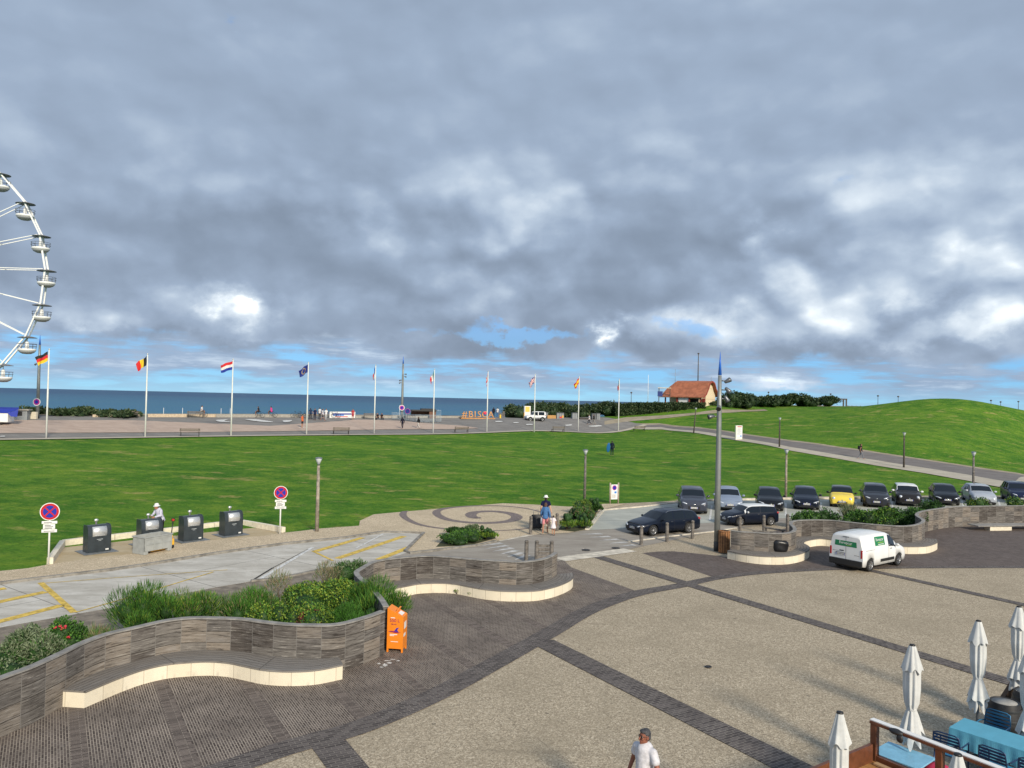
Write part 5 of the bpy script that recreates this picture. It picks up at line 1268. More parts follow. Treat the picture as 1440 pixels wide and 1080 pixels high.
STAND = dict(hip=(0, 0, .93), chest=(0, 0, 1.30), neck=(0, 0, 1.47), head=(0, .015, 1.62), kneeL=(.10, .01, .50), ankL=(.10, -.02, .08), kneeR=(-.10, .01, .50), ankR=(-.10, -.02, .08),
             elL=(.25, -.02, 1.13), haL=(.26, .05, .88), elR=(-.25, -.02, 1.13), haR=(-.26, .05, .88))
def P_(**kw): d = dict(STAND); d.update(kw); return d
WALK = P_(kneeL=(.10, .16, .52), ankL=(.10, .26, .10), kneeR=(-.10, -.04, .50), ankR=(-.10, -.32, .14), elL=(.25, -.10, 1.14), haL=(.25, -.06, .90), elR=(-.25, .05, 1.13), haR=(-.25, .22, .95))
SIT = P_(hip=(0, 0, .50), chest=(0, .03, .87), neck=(0, .05, 1.04), head=(0, .08, 1.19), kneeL=(.12, .42, .50), ankL=(.12, .42, .08), kneeR=(-.12, .42, .50), ankR=(-.12, .40, .08), elL=(.25, .06, .72), haL=(.15, .30, .62), elR=(-.25, .06, .72), haR=(-.15, .30, .62))
def person(label, loc, rz, pose=STAND, h=1.72, skin=SK2, top=None, bottom=None, bottom_len='long', sleeves='short', hair=HAIR_D, hat=None, voxel=.018, female=False, shoes=None, dress=None, fine=False, group=None, longhair=False, face=0.0):
    """rz: direction the person faces; the figure's own +Y is forward"""
    t = thing('person', label, 'person', loc, rz-math.pi/2, group); k = h/1.75; t.scale = (k, k, k)
    J = {a: Vector(b) for a, b in pose.items()}; up = (J['neck']-J['hip']).normalized()
    fw = Vector((0, 1, 0)); sd = Vector((1, 0, 0)); sw = .165 if not female else .145
    shL = J['neck']+sd*sw-up*.055; shR = J['neck']-sd*sw-up*.055; hpL = J['hip']+sd*.09; hpR = J['hip']-sd*.09
    q = MB()
    def torso(q, g):
        ell(q, J['hip']+up*.04, (.165+g, .115+g, .13+g)); ell(q, J['hip'].lerp(J['chest'], .5), (.145+g, .10+g, .17+g)); ell(q, J['chest'], (.165+g, .115+g, .17+g))
        ell(q, J['neck']-up*.075, (.145+g, .085+g, .07+g)); capsule(q, shL, shR, .056+g, .056+g); capsule(q, J['neck'].lerp(J['chest'], .35), J['hip']+up*.02, .125+g, .135+g, 16)
    def arm(q, s, g, part='all'):
        sh, el, ha = (shL, J['elL'], J['haL']) if s > 0 else (shR, J['elR'], J['haR'])
        if part == 'sleeve': capsule(q, sh, sh.lerp(el, .42), .052+g, .058+g)
        elif part == 'long': capsule(q, sh, el, .052+g, .042+g); capsule(q, el, el.lerp(ha, .9), .042+g, .032+g)
        else: capsule(q, sh, el, .05+g, .038+g); capsule(q, el, ha, .038+g, .025+g)
    def leg(q, s, g, part='all'):
        hp, kn, an = (hpL, J['kneeL'], J['ankL']) if s > 0 else (hpR, J['kneeR'], J['ankR'])
        if part == 'short': capsule(q, hp, hp.lerp(kn, .80), .088+g, .072+g)
        else: capsule(q, hp, kn, .082+g, .052+g); capsule(q, kn, an, .052+g, .036+g)
    torso(q, 0)
    for s in (1, -1): arm(q, s, 0); leg(q, s, 0)
    HR = Matrix.Rotation(face, 3, 'Z'); hc = J['head']
    capsule(q, J['neck']-up*.03, hc-up*.05, .052, .05)
    def hp_(x, y, z): return hc + HR @ Vector((x, y, z))
    ell(q, hp_(0, -.01, .02), (.074, .092, .10), HR); ell(q, hp_(0, .025, -.055), (.054, .062, .058), HR)
    capsule(q, hp_(0, .085, .012), hp_(0, .108, -.022), .010, .014); 
    for s in (1, -1): ell(q, hp_(s*.077, -.005, -.005), (.012, .022, .033), HR); ell(q, hp_(s*.033, .075, .032), (.018, .012, .007), HR); ell(q, hp_(s*.035, .066, -.02), (.024, .02, .02), HR)
    capsule(q, hp_(-.018, .080, -.056), hp_(.018, .080, -.056), .009, .009); ell(q, hp_(0, .072, -.088), (.022, .02, .018), HR)
    # hands: palm, four fingers of unequal length, a thumb
    for s in (1, -1):
        el, ha = (J['elL'], J['haL']) if s > 0 else (J['elR'], J['haR']); d = (ha-el).normalized(); sdv = d.cross(Vector((s, 0, 0))).normalized(); inn = d.cross(sdv).normalized()*(-1)
        if inn.x*s > 0: inn = -inn
        pal = ha+d*.05; capsule(q, ha+d*.01, ha+d*.07, .027, .03)
        for i, fl in enumerate((.065, .076, .070, .055)):
            b = ha+d*.088+sdv*(.026-.0175*i); m_ = b+d*fl*.5+inn*.006; e = m_+d*fl*.4+inn*.022; capsule(q, b-d*.02, m_, .0095, .009, 7); capsule(q, m_, e, .009, .0075, 7)
        b = ha+d*.03+sdv*.028; capsule(q, b, b+d*.035+sdv*.022+inn*.01, .012, .010, 7); capsule(q, b+d*.035+sdv*.022+inn*.01, b+d*.062+sdv*.024+inn*.022, .010, .008, 7)
    for s in (1, -1):
        an = J['ankL'] if s > 0 else J['ankR']; kn = J['kneeL'] if s > 0 else J['kneeR']
        capsule(q, an+Vector((0, -.02, -.03)), an+Vector((s*.012, .14, -.052)), .038, .030)
    body = solid(q, 'body', t, skin, voxel)
    if fine:
        for s in (1, -1):
            e = MB().use(M_WHITE, True); e.ball(tuple(hp_(s*.032, .071, .012)), (.013, .010, .007), 10, 8); o = e.build('eye', t)
            e = MB().use(HAIR_D, True); e.tube([hp_(s*.015, .084, .033), hp_(s*.034, .086, .039), hp_(s*.052, .074, .034)], .004, 6); e.build('eyebrow', t)
        e = MB().use(M_BLACK, True)
        for s in (1, -1): ell(e, hp_(s*.033, .082, .010), (.021, .004, .013), HR)
        e.tube([hp_(-.085, -.01, .022), hp_(-.06, .070, .016), hp_(-.012, .086, .014), hp_(.012, .086, .014), hp_(.06, .070, .016), hp_(.085, -.01, .022)], .003, 6); e.build('glasses', t)
        e = MB().use(mat('lip', (.30, .08, .06), .5), True); e.tube([hp_(-.022, .084, -.054), hp_(0, .090, -.052), hp_(.022, .084, -.054)], .0045, 6); e.build('mouth', t)
    if dress:
        q = MB(); torso(q, .014); c = J['hip']; q.tube([c+up*.12, c-up*.02, c-Vector((0, 0, .22)), c-Vector((0, 0, .30))], [.15, .19, .25, .26], 16)
        for s in (1, -1): arm(q, s, .014, 'sleeve')
        solid(q, 'dress', t, dress, max(voxel, .012))
    if top:
        q = MB(); torso(q, .014); c = J['hip']; q.tube([c+up*.10, c-up*.06], [.165, .178], 16)
        for s in (1, -1): arm(q, s, .016, 'long' if sleeves == 'long' else 'sleeve') if sleeves != 'none' else None
        solid(q, 'shirt' if sleeves != 'long' else 'jacket', t, top, max(voxel*.8, .011), 14 if fine else 5)
    if bottom:
        q = MB(); ell(q, J['hip']+up*.0, (.172, .128, .12))
        for s in (1, -1): leg(q, s, .010, 'short' if bottom_len == 'short' else 'all')
        solid(q, 'shorts' if bottom_len == 'short' else 'trousers', t, bottom, max(voxel*.8, .012))
    if shoes:
        for s in (1, -1):
            q = MB(); an = J['ankL'] if s > 0 else J['ankR']; capsule(q, an+Vector((0, -.03, -.035)), an+Vector((s*.012, .15, -.05)), .046, .036); solid(q, 'shoe', t, shoes, .014)
    if hair:
        q = MB(); ell(q, hp_(0, -.022, .045), (.080, .088, .082), HR); ell(q, hp_(0, -.045, .0), (.076, .062, .085), HR); ell(q, hp_(0, .02, .085), (.066, .062, .034), HR)
        if longhair: ell(q, hp_(0, -.07, -.08), (.07, .045, .13), HR)
        solid(q, 'hair', t, hair, .008 if fine else .013, 2)
    if hat:
        q = mb(hat, True); q.lathe([(.155, .0), (.150, .012), (.095, .022), (.093, .07), (.075, .115), (.02, .13)], 18); o = q.build('hat', t); o.location = hc+Vector((0, -.01, .045)); o.rotation_euler = (-.1, 0, face)
    return t
C_ = cloth
def faced(dx, dy): return math.atan2(dy, dx)
# man walking across the foreground plaza
g = Vector((2.26, 12.4, 0))
person('grey-haired man in a white T-shirt walking at the bottom edge of the plaza', (g.x, g.y, .01), faced(-.75, -.66), P_(elL=(.30, -.08, 1.15), haL=(.33, .03, .90), elR=(-.31, .04, 1.14), haR=(-.36, .18, .93), kneeL=(.10, .16, .52), ankL=(.10, .26, .10), kneeR=(-.10, -.04, .50), ankR=(-.10, -.32, .14)),
       1.76, SK3, C_('white_tee', (.58, .57, .60)), C_('beige_shorts', (.35, .30, .22)), 'short', hair=HAIR_G, voxel=.0065, fine=True, shoes=M_TRIM, face=-.25)
# the refuse worker
g = G(222, 762)
person('worker in a white hat and white shirt bending over the refuse container behind the crate', (g.x, g.y+.25, .03), faced(-.45, -.9), P_(chest=(0, .10, 1.28), neck=(0, .17, 1.43), head=(0, .26, 1.55), elL=(.25, .22, 1.18), haL=(.12, .42, 1.15), elR=(-.25, .22, 1.18), haR=(-.12, .42, 1.12)),
       1.78, SK1, C_('pale_lilac', (.52, .52, .62)), C_('black_trousers', (.015, .015, .018)), sleeves='long', hat=mat('white_cotton', (.75, .75, .73), .9), voxel=.012, shoes=M_TRIM)
# the family crossing
g = G(767, 746.5); t = person('person in a navy T-shirt and white cap pulling the black suitcase, seen from behind', (g.x, g.y+.2, .03), faced(.05, 1), P_(kneeL=(.10, .10, .50), ankL=(.10, .14, .09), kneeR=(-.10, -.03, .50), ankR=(-.10, -.16, .10), elR=(-.25, -.04, 1.13), haR=(-.25, .12, .93), elL=(.24, -.08, 1.15), haL=(.30, -.16, .95)), 1.80, SK2, C_('navy', (.012, .014, .05)), C_('dark_shorts', (.03, .04, .09)), 'short', hat=mat('white_cotton', (.75, .75, .73), .9), voxel=.014, shoes=M_WHITE)
g = G(766.5, 751.5); person('person in a blue denim jacket and pink shorts walking just behind the suitcase puller', (g.x, g.y, .03), faced(.15, 1), WALK, 1.62, SK1, C_('denim', (.07, .17, .36)), C_('pink_shorts', (.60, .24, .26)), 'short', sleeves='long', hair=HAIR_B, female=True, voxel=.013, longhair=True)
g = G(777.8, 753.5); person('small child in a white dress with outstretched arm beside the right bollard', (g.x, g.y, .03), faced(.1, 1), P_(haR=(-.42, .12, 1.12), elR=(-.30, .05, 1.25), kneeR=(-.08, -.02, .50), ankR=(-.08, -.12, .12)), 1.02, SK1, hair=HAIR_D, dress=C_('white_dress', (.72, .66, .68)), voxel=.014, female=True, shoes=M_TRIM)
g = G(770.5, 750.5); q = mb(mat('straw_hat', (.66, .58, .46), .9, var=.1), True); q.lathe([(.26, 0), (.25, .02), (.13, .035), (.12, .12), (.03, .15)], 18); o = q.build('sun_hat'); o.location = (g.x+.02, g.y-.05, .62); o.rotation_euler = (1.2, .1, .1); tag(o, 'pale straw sun hat held between the child and the person in denim', 'hat')
def suitcase():
    g = G(757.5, 746); t = thing('suitcase', 'large black wheeled suitcase with a white bag hung on it, pulled from behind', 'suitcase', (g.x-.1, g.y, .03), .15); t.rotation_euler = (-.30, 0, .15)
    q = mb(mat('black_nylon', (.014, .014, .018), .6)); q.box(-.27, .27, -.15, .15, .07, .80, .04); q.box(-.20, .20, -.17, -.15, .15, .5, .01); q.build('case', t)
    q = mb(M_CAPM, True); q.tube([(-.13, .1, .8), (-.13, .1, 1.08), (.13, .1, 1.08), (.13, .1, .8)], .013, 6); q.build('pull_handle', t)
    for x in (-.2, .2): q = mb(M_TYRE, True); q.lathe([(.01, -.02), (.045, -.02), (.045, .02), (.01, .02)], 12, (x, .1, .045), 'X'); q.build('wheel', t)
    q = mb(mat('white_paper', (.66, .70, .76), .7)); q.box(-.14, .14, -.10, .06, 0, .42, .03); o = q.build('carrier_bag'); o.location = (g.x+.22, g.y-.28, .42); tag(o, 'white carrier bag hanging against the black suitcase', 'bag')
suitcase()
# surfer and board on the lawn, walker on the path
g = onT(860.5, 641.5); t = person('surfer in a dark wetsuit crossing the lawn away from us', g, faced(.2, 1), WALK, 1.76, SK2, C_('wetsuit', (.012, .018, .035)), C_('wetsuit', (.012, .018, .035)), sleeves='long', voxel=.018)
q = mb(mat('board_blue', (.015, .12, .32), .3, var=.05), True); q.ball((0, 0, 0), (.21, .035, .55), 16, 12); o = q.build('bodyboard'); o.location = (g.x-.42, g.y-.05, g.z+.98); o.rotation_euler = (.1, .08, .1); tag(o, 'bright blue bodyboard carried under the arm of the surfer on the lawn', 'bodyboard')
g = onT(1210.5, 645.6); person('person in a black top and grey trousers with a backpack walking on the path', g, faced(1, -.25), WALK, 1.75, SK1, C_('black_top', (.02, .02, .025)), C_('grey_trousers', (.20, .21, .24)), sleeves='none', voxel=.018)
q = mb(C_('black_top', (.02, .02, .025))); q.box(-.12, .10, -.15, .15, 0, .42, .05); o = q.build('backpack'); o.location = (g.x-.2, g.y, g.z+1.08); tag(o, 'black backpack on the person walking along the path', 'backpack')
# the people on the promenade, each at the size the photo shows
FAR = [('skateboarder in an orange top standing on a skateboard near the lawn edge', 424.8, 602.3, 1, -.3, STAND, 'orange', (.55, .13, .05), (.03, .03, .04), 'short'),
       ('person in dark blue by the bicycles, nearest the EU flag pole', 436.5, 590.6, -.2, 1, STAND, 'deep_blue', (.02, .04, .09), (.02, .02, .03), 'long'),
       ('person in navy with a white cap in the middle of the cycling group', 442.7, 591.3, -.1, -1, STAND, 'navy2', (.015, .02, .06), (.02, .02, .04), 'long'),
       ('person in a white top and dark trousers standing with the bicycles', 449.3, 589.8, .3, 1, STAND, 'white_top', (.62, .62, .62), (.03, .03, .04), 'long'),
       ('person in pale grey crouching slightly by the bicycle wheels', 453.5, 592, 1, .2, WALK, 'pale_grey', (.50, .52, .56), (.10, .10, .12), 'short'),
       ('person all in white walking beside the white banner', 458.3, 591.5, .5, -.8, WALK, 'bright_white', (.68, .68, .68), (.45, .45, .45), 'long'),
       ('person in red standing before the right end of the white banner', 496, 591.3, 0, -1, STAND, 'red', (.42, .05, .06), (.35, .06, .07), 'short'),
       ('person in a long dark robe near the crowd barriers', 565.8, 603.6, -.4, 1, WALK, 'dark_robe', (.015, .015, .03), (.02, .02, .035), 'long'),
       ('person in a black top and white trousers before the crowd barriers', 588.3, 603.2, -1, .4, WALK, 'black2', (.015, .015, .018), (.55, .53, .50), 'long'),
       ('person in a black hooded top beside the orange letters', 694, 587, .3, 1, STAND, 'black3', (.02, .02, .03), (.02, .02, .03), 'long'),
       ('person in a white shirt and blue trousers right of the orange letters', 699.5, 587.3, .3, 1, STAND, 'white3', (.6, .6, .6), (.05, .12, .30), 'long'),
       ('person in a white shirt walking on the promenade before the grey cabins', 828.5, 597.3, -1, -.2, WALK, 'white4', (.6, .6, .6), (.03, .03, .04), 'long'),
       ('person in a black coat walking on the promenade before the grey cabins', 835, 597.2, -1, .2, WALK, 'black4', (.02, .02, .02), (.25, .24, .22), 'long')]
for lab, px, py, dx, dy, pose, cn, ct, cb, bl in FAR:
    g = onT(px, py); person(lab, (g.x, g.y, g.z+(.09 if 'skateboarder' in lab else .05)), faced(dx, dy), pose, 1.72, SK1, C_(cn, ct), C_(cn+'_b', cb), bl, voxel=.028, sleeves='long' if 'dark' in cn or 'black' in cn else 'short')
g = onT(424.8, 602.3); t = thing('skateboard', 'skateboard under the person in the orange top', 'skateboard', (g.x, g.y, g.z+.05), .2); q = mb(M_WHITE); q.box(-.42, .42, -.11, .11, .06, .085, .01); q.build('deck', t)
for x in (-.28, .28): q = mb(M_TRIM, True); q.lathe([(.005, -.1), (.035, -.1), (.035, .1), (.005, .1)], 8, (x, 0, .035), 'Y'); q.build('wheel', t)
for lab, px, py, dx, dy, cn, ct in [('cyclist in bright pink riding along the seafront', 381.5, 587.2, -1, 0, 'pink', (.62, .05, .25)), ('cyclist in black riding along the seafront ahead of the pink one', 363.5, 587.4, -1, 0, 'black5', (.02, .02, .025)), ('cyclist in a white top passing the seafront bench', 283, 587, 1, 0, 'white5', (.62, .62, .62)), ('dark-clothed person sitting near the fifth flag pole', 531.5, 591, -.6, -.8, 'black6', (.02, .02, .025)), ('second dark-clothed person sitting low by the seafront kerb', 536.5, 591, .6, -.8, 'black7', (.025, .02, .02))]:
    g = onT(px, py); cyc = 'cyclist' in lab
    person(lab, (g.x, g.y, g.z+(.35 if cyc else -.12)), faced(dx, dy), SIT, 1.7, SK1, C_(cn, ct), C_('dark_short', (.03, .03, .035)), 'short' if cyc else 'long', voxel=.028)
# bicycles
def bicycle(label, g, rz, lean=0):
    t = thing('bicycle', label, 'bicycle', g, rz, 'bicycles on the promenade'); t.rotation_euler = (lean, 0, rz)
    F_ = mat('bike_frame', (.05, .07, .09), .4, .5)
    for x in (-.52, .52):
        q = mb(M_TYRE, True); n = 22; q.tube([(x+.33*math.cos(2*math.pi*i/n), 0, .35+.33*math.sin(2*math.pi*i/n)) for i in range(n+1)], .022, 6, cap=False); w = q.build('wheel', t)
        q = mb(M_RIM); 
        for k in range(6): a = math.pi*k/6; q.bar((x-.31*math.cos(a), 0, .35-.31*math.sin(a)), (x+.31*math.cos(a), 0, .35+.31*math.sin(a)), .006)
        q.build('spokes', w)
    q = mb(F_, True)
    for a, b in [((-.52, 0, .35), (-.08, 0, .30)), ((-.08, 0, .30), (-.2, 0, .85)), ((-.52, 0, .35), (-.17, 0, .75)), ((-.17, 0, .75), (.36, 0, .80)), ((-.08, 0, .30), (.37, 0, .72)), ((.34, 0, .90), (.52, 0, .35))]: q.tube([a, b], .018, 6)
    q.build('frame', t)
    q = mb(M_TRIM, True); q.tube([(.30, -.25, .98), (.34, 0, .95), (.30, .25, .98)], .016, 6); q.build('handlebar', t)
    q = mb(M_TRIM, True); q.ball((-.22, 0, .90), (.13, .07, .04), 10, 6); q.build('saddle', t)
    return t
bk = bicycle('bicycle ridden by the cyclist in pink', onT(381.5, 587.4)+Vector((0, 0, .05)), math.pi)
for lab, px, py, rz in [('bicycle ridden by the cyclist in black', 364, 587.6, math.pi), ('bicycle ridden by the cyclist in white by the seafront bench', 283, 587.2, 0), ('parked bicycle farthest left, left of the EU flag pole', 417, 587.8, .1), ('parked bicycle just left of the EU flag pole', 424.5, 587.9, 0), ('bicycle held by the person in dark blue', 433, 588.6, .2), ('bicycle between the group in white and the banner', 464.5, 588.0, .1), ('bicycle standing against the left end of the white banner', 471.5, 588.1, -.1)]:
    g = onT(px, py); clone(bk, (g.x, g.y, g.z+.05), rz, lab)
# ------------------------------------------------------------------ plants
def leafm(name, c, c2=None, rough=.6, scale=1.3):
    if name in MATS: return MATS[name]
    m, t, b = new_mat(name); tc = obj_xyz(t); c2 = c2 or tuple(v*.45 for v in c)
    n = t.noise(tc, scale, 4, .6); n2 = t.noise(tc, 14, 3, .7)
    col = t.mix(t.sstep(n, .35, .65), c, c2); col = t.mix(t.math('MULTIPLY', t.sstep(n2, .45, .7), .45), col, tuple(min(1, v*1.8) for v in c))
    t.put(b.inputs['Base Color'], col); b.inputs['Roughness'].default_value = rough; b.inputs['Specular IOR Level'].default_value = .3
    MATS[name] = m; return m
L_DK = leafm('leaf_dark_green', (.022, .062, .012)); L_MID = leafm('leaf_mid_green', (.045, .125, .020)); L_BR = leafm('leaf_bright_green', (.085, .20, .025)); L_YEL = leafm('leaf_yellow_green', (.20, .27, .035), (.10, .17, .02))
L_GREY = leafm('leaf_grey_green', (.17, .21, .12), (.10, .14, .07)); L_FEA = leafm('feathery_green', (.06, .17, .022), (.03, .10, .012)); L_RED = leafm('leaf_bronze', (.16, .05, .035)); L_DRY = leafm('dry_stalk', (.27, .22, .12))
L_ROSE = mat('flower_red', (.62, .04, .06), .5, var=.2); L_DUNE = leafm('dune_shrub', (.030, .058, .020), (.015, .032, .011), scale=.5); L_DUNE2 = leafm('dune_shrub_light', (.085, .11, .050), (.04, .065, .025), scale=.5)
M_STEM = mat('shrub_stem', (.09, .065, .045), .9, var=.3)
def leaf(q, p, d, up, l, w):
    s = d.cross(up); s = s.normalized() if s.length > 1e-5 else Vector((1, 0, 0)); m = p+d*l*.5
    q.add([p, m+s*w*.5, p+d*l, m-s*w*.5], [(0, 1, 2, 3)], False)
def rv(r): return Vector((r.gauss(0, 1), r.gauss(0, 1), r.gauss(0, 1))).normalized()
def shrub(label, c, rad, n, style='leaf', mats=None, l=.06, w=.03, core=True, lumps=9, seed=1, cat='shrub', group=None, name='shrub', part='foliage'):
    r = random.Random(seed); t = thing(name, label, cat, c, 0, group); rx, ry, rz = rad; ms = mats or [L_MID, L_DK]
    L = []
    for i in range(lumps):
        a = r.uniform(0, 2*math.pi); e = r.uniform(-.1, 1); rr = r.uniform(.35, .72)
        L.append((Vector((math.cos(a)*rr*rx*math.cos(e*.9), math.sin(a)*rr*ry*math.cos(e*.9), rz*(.35+.55*max(0, math.sin(e))))), r.uniform(.28, .50)))
    L.append((Vector((0, 0, rz*.5)), .5))
    q = MB()
    for m in ms: q.use(m, False)
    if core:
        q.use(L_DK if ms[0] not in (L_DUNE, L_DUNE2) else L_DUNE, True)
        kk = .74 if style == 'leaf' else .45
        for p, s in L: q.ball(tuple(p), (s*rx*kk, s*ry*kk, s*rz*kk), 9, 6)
    for i in range(n):
        p0, s = r.choice(L); d = rv(r)
        if d.z < -.25: d.z = abs(d.z)
        k = r.uniform(.72, 1.08)
        p = p0+Vector((d.x*rx*s*k, d.y*ry*s*k, d.z*rz*s*k)); p.z = max(p.z, .02)
        q.use(ms[min(len(ms)-1, int(abs(r.gauss(0, .75))*len(ms)*.62))], False)
        if style == 'leaf': leaf(q, p, (rv(r)+d*.8+Vector((0, 0, .3))).normalized(), rv(r), l*r.uniform(.6, 1.3), w*r.uniform(.7, 1.3))
        elif style == 'feather': 
            dd = (d*.8+Vector((r.uniform(-.3, .3), r.uniform(-.3, .3), .9))).normalized(); leaf(q, p, dd, rv(r), l*r.uniform(.6, 1.5), w)
        elif style == 'spike':
            dd = (Vector((d.x, d.y, 0))*.65+Vector((0, 0, 1.0))+rv(r)*.15).normalized(); leaf(q, p-Vector((0, 0, p.z*.6)), dd, rv(r), l*r.uniform(.6, 1.3), w)
    q.build(part, t, recalc=False)
    q = mb(M_STEM, True)
    for i in range(6):
        p, s = r.choice(L); q.tube([(r.uniform(-.1, .1)*rx, r.uniform(-.1, .1)*ry, 0), (p.x*.5, p.y*.5, p.z*.5), (p.x, p.y, p.z)], [.03*rz+.008, .02*rz+.005, .006], 5)
    q.build('stems', t)
    return t
def at_px(x, y): g = G(x, y); return (g.x, g.y, .012)
# the long planter behind the lower left wall
shrub('silvery grey-green shrub at the far left behind the left wall', at_px(52, 962), (1.00, 0.83, 1.06), 7000, 'leaf', [L_GREY, L_GREY, L_MID, L_DK], .13, .028, seed=2)
shrub('pale grey bush cut by the left picture edge behind the wall', at_px(-8, 985), (0.94, 0.88, 0.86), 3800, 'leaf', [L_GREY, L_MID, L_DK], .07, .03, seed=22)
t = shrub('dark green rose bush with red blooms behind the left wall', at_px(97, 925), (0.65, 0.55, 0.83), 2600, 'leaf', [L_MID, L_BR, L_DK], .075, .04, seed=3)
r_ = random.Random(9)
for dx, dy, z in [(-.13, -.42, 1.28), (-.02, -.40, 1.32), (.05, -.42, 1.25), (-.25, -.40, .98), (.20, -.42, .95), (.12, -.40, 1.30)]:
    q = mb(L_ROSE, True)
    for k in range(7): q.ball((dx+r_.uniform(-.03, .03), dy+r_.uniform(-.03, .03), z*.70+r_.uniform(-.025, .025)), (.026, .022, .016), 7, 5)
    q.build('rose_bloom', t)
shrub('thin brownish grassy shrub right of the rose bush', at_px(133, 915), (0.59, 0.50, 0.88), 1500, 'spike', [L_DRY, L_FEA, L_GREY, L_MID], .28, .014, core=False, seed=4)
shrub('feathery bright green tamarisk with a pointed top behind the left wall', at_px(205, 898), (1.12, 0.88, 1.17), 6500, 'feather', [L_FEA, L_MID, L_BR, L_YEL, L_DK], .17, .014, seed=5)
shrub('feathery olive shrub with a yellowish foot behind the left wall', at_px(262, 890), (0.89, 0.72, 0.96), 4200, 'feather', [L_FEA, L_MID, L_YEL, L_DRY], .15, .014, seed=6)
shrub('low feathery green shrub left of centre behind the left wall', at_px(305, 888), (0.89, 0.77, 0.91), 4200, 'feather', [L_FEA, L_GREY, L_MID, L_YEL, L_DK], .15, .014, seed=7)
shrub('wispy green shrub with dry seed heads before the glossy dome bush', at_px(352, 888), (0.94, 0.77, 0.96), 4500, 'feather', [L_FEA, L_BR, L_MID, L_DRY], .16, .014, seed=8)
shrub('tall thin twiggy shrub rising behind the wispy planting', at_px(393, 862), (0.53, 0.44, 1.12), 800, 'feather', [L_DRY, L_GREY, L_FEA], .16, .014, core=False, seed=10)
shrub('small yellow-green leafy bush in front of the wispy planting', at_px(378, 903), (0.73, 0.55, 0.91), 2800, 'leaf', [L_YEL, L_BR, L_MID, L_DK], .065, .042, seed=11)
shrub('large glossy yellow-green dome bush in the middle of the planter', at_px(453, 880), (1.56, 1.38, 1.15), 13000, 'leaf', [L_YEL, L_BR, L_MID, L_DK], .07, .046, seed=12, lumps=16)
shrub('low glossy bush with yellow tips against the wall under the dome bush', at_px(432, 907), (0.94, 0.61, 0.93), 4200, 'leaf', [L_YEL, L_BR, L_MID, L_DK], .065, .042, seed=13)
shrub('small bronze-red leafed bush against the wall', at_px(432, 912), (0.38, 0.33, 0.86), 1100, 'leaf', [L_RED, L_RED, L_DK], .07, .04, seed=14)
shrub('dark bronze twiggy bush at the right of the dome bush', at_px(497, 880), (0.71, 0.66, 0.99), 2200, 'leaf', [L_RED, L_MID, L_DK, L_YEL], .06, .035, seed=15)
shrub('feathery green tamarisk leaning over the orange collection box', at_px(528, 890), (1.12, 0.77, 1.23), 6500, 'feather', [L_FEA, L_MID, L_BR, L_YEL], .18, .014, seed=16)
shrub('low feathery green shrub at the right end of the planter', at_px(497, 905), (0.71, 0.55, 0.83), 2600, 'feather', [L_FEA, L_MID], .15, .014, seed=17)
shrub('upright dark rosemary-like bush at the curl of the middle wall', at_px(495, 833), (0.85, 0.66, 0.91), 4200, 'leaf', [L_MID, L_GREY, L_DK], .12, .025, seed=18)
shrub('tall grey-stemmed shrub left of the rosemary-like bush', at_px(460, 842), (0.59, 0.55, 1.04), 1000, 'feather', [L_DRY, L_GREY, L_MID], .15, .014, core=False, seed=19)
# weeds at the bench foot
for p, lab in [((642, 836), 'tiny yellowish weed at the foot of the middle bench'), ((661, 839), 'tiny dark green weed right of the yellowish one at the middle bench')]:
    shrub(lab, at_px(*p), (.12, .08, .14), 120, 'leaf', [L_YEL if 'yellow' in lab else L_DK, L_MID], .04, .02, core=False, seed=23, name='weed', cat='weed')
# crossing beds
def bed(name_, outline, label):
    sheet('plant_bed', px2(outline), .034, mat('bark_soil', (.05, .055, .02), .95, var=.4, scale=5))
bed('', [(613, 770), (625, 757), (650, 749), (690, 747), (697, 758), (660, 768)], '')
bed('', [(784, 746), (800, 728), (822, 709), (846, 710), (826, 744.5), (808, 748.5)], '')
for i, (p, rad, lab, ms, st_) in enumerate([((632, 766), (.95, .6, .42), 'low dark green ground cover at the left of the left crossing bed', [L_MID, L_DK, L_BR], 'leaf'), ((655, 762), (1.0, .7, .5), 'green ground cover in the middle of the left crossing bed', [L_BR, L_MID, L_DK], 'leaf'),
                                           ((683, 759), (.62, .6, .72), 'spiky yellow-green bush at the right of the left crossing bed', [L_YEL, L_BR, L_MID], 'spike'), ((664, 754), (.4, .35, .5), 'small grey-leafed plant in the left crossing bed', [L_GREY, L_GREY, L_MID], 'leaf'), ((645, 755), (.9, .5, .4), 'dark ground cover along the back of the left crossing bed', [L_DK, L_MID], 'leaf'),
                                           ((797, 745), (.72, .6, .95), 'spiky yellow-green bush right beside the bollard and the child', [L_YEL, L_BR, L_MID, L_GREY], 'spike'), ((817, 743), (.62, .6, .85), 'spiky green bush at the front right of the right crossing bed', [L_BR, L_YEL, L_MID, L_DRY], 'spike'),
                                           ((822, 733), (.7, .7, .8), 'reddish-tipped green bush in the middle of the right crossing bed', [L_BR, L_MID, L_DRY, L_RED], 'leaf'), ((808, 731), (.5, .45, .6), 'grey-leafed plant at the left of the right crossing bed', [L_GREY, L_GREY, L_DK], 'leaf'),
                                           ((819, 723), (.75, .6, .8), 'yellow-green bush towards the lamp in the right crossing bed', [L_YEL, L_MID, L_BR], 'leaf'), ((834, 721), (.65, .6, .95), 'dark bush at the back of the right crossing bed, by the lamp', [L_DK, L_MID, L_BR], 'spike')]):
    shrub(lab, at_px(*p), rad, 1500, st_, ms, .16 if st_ == 'spike' else .09, .035, seed=40+i)
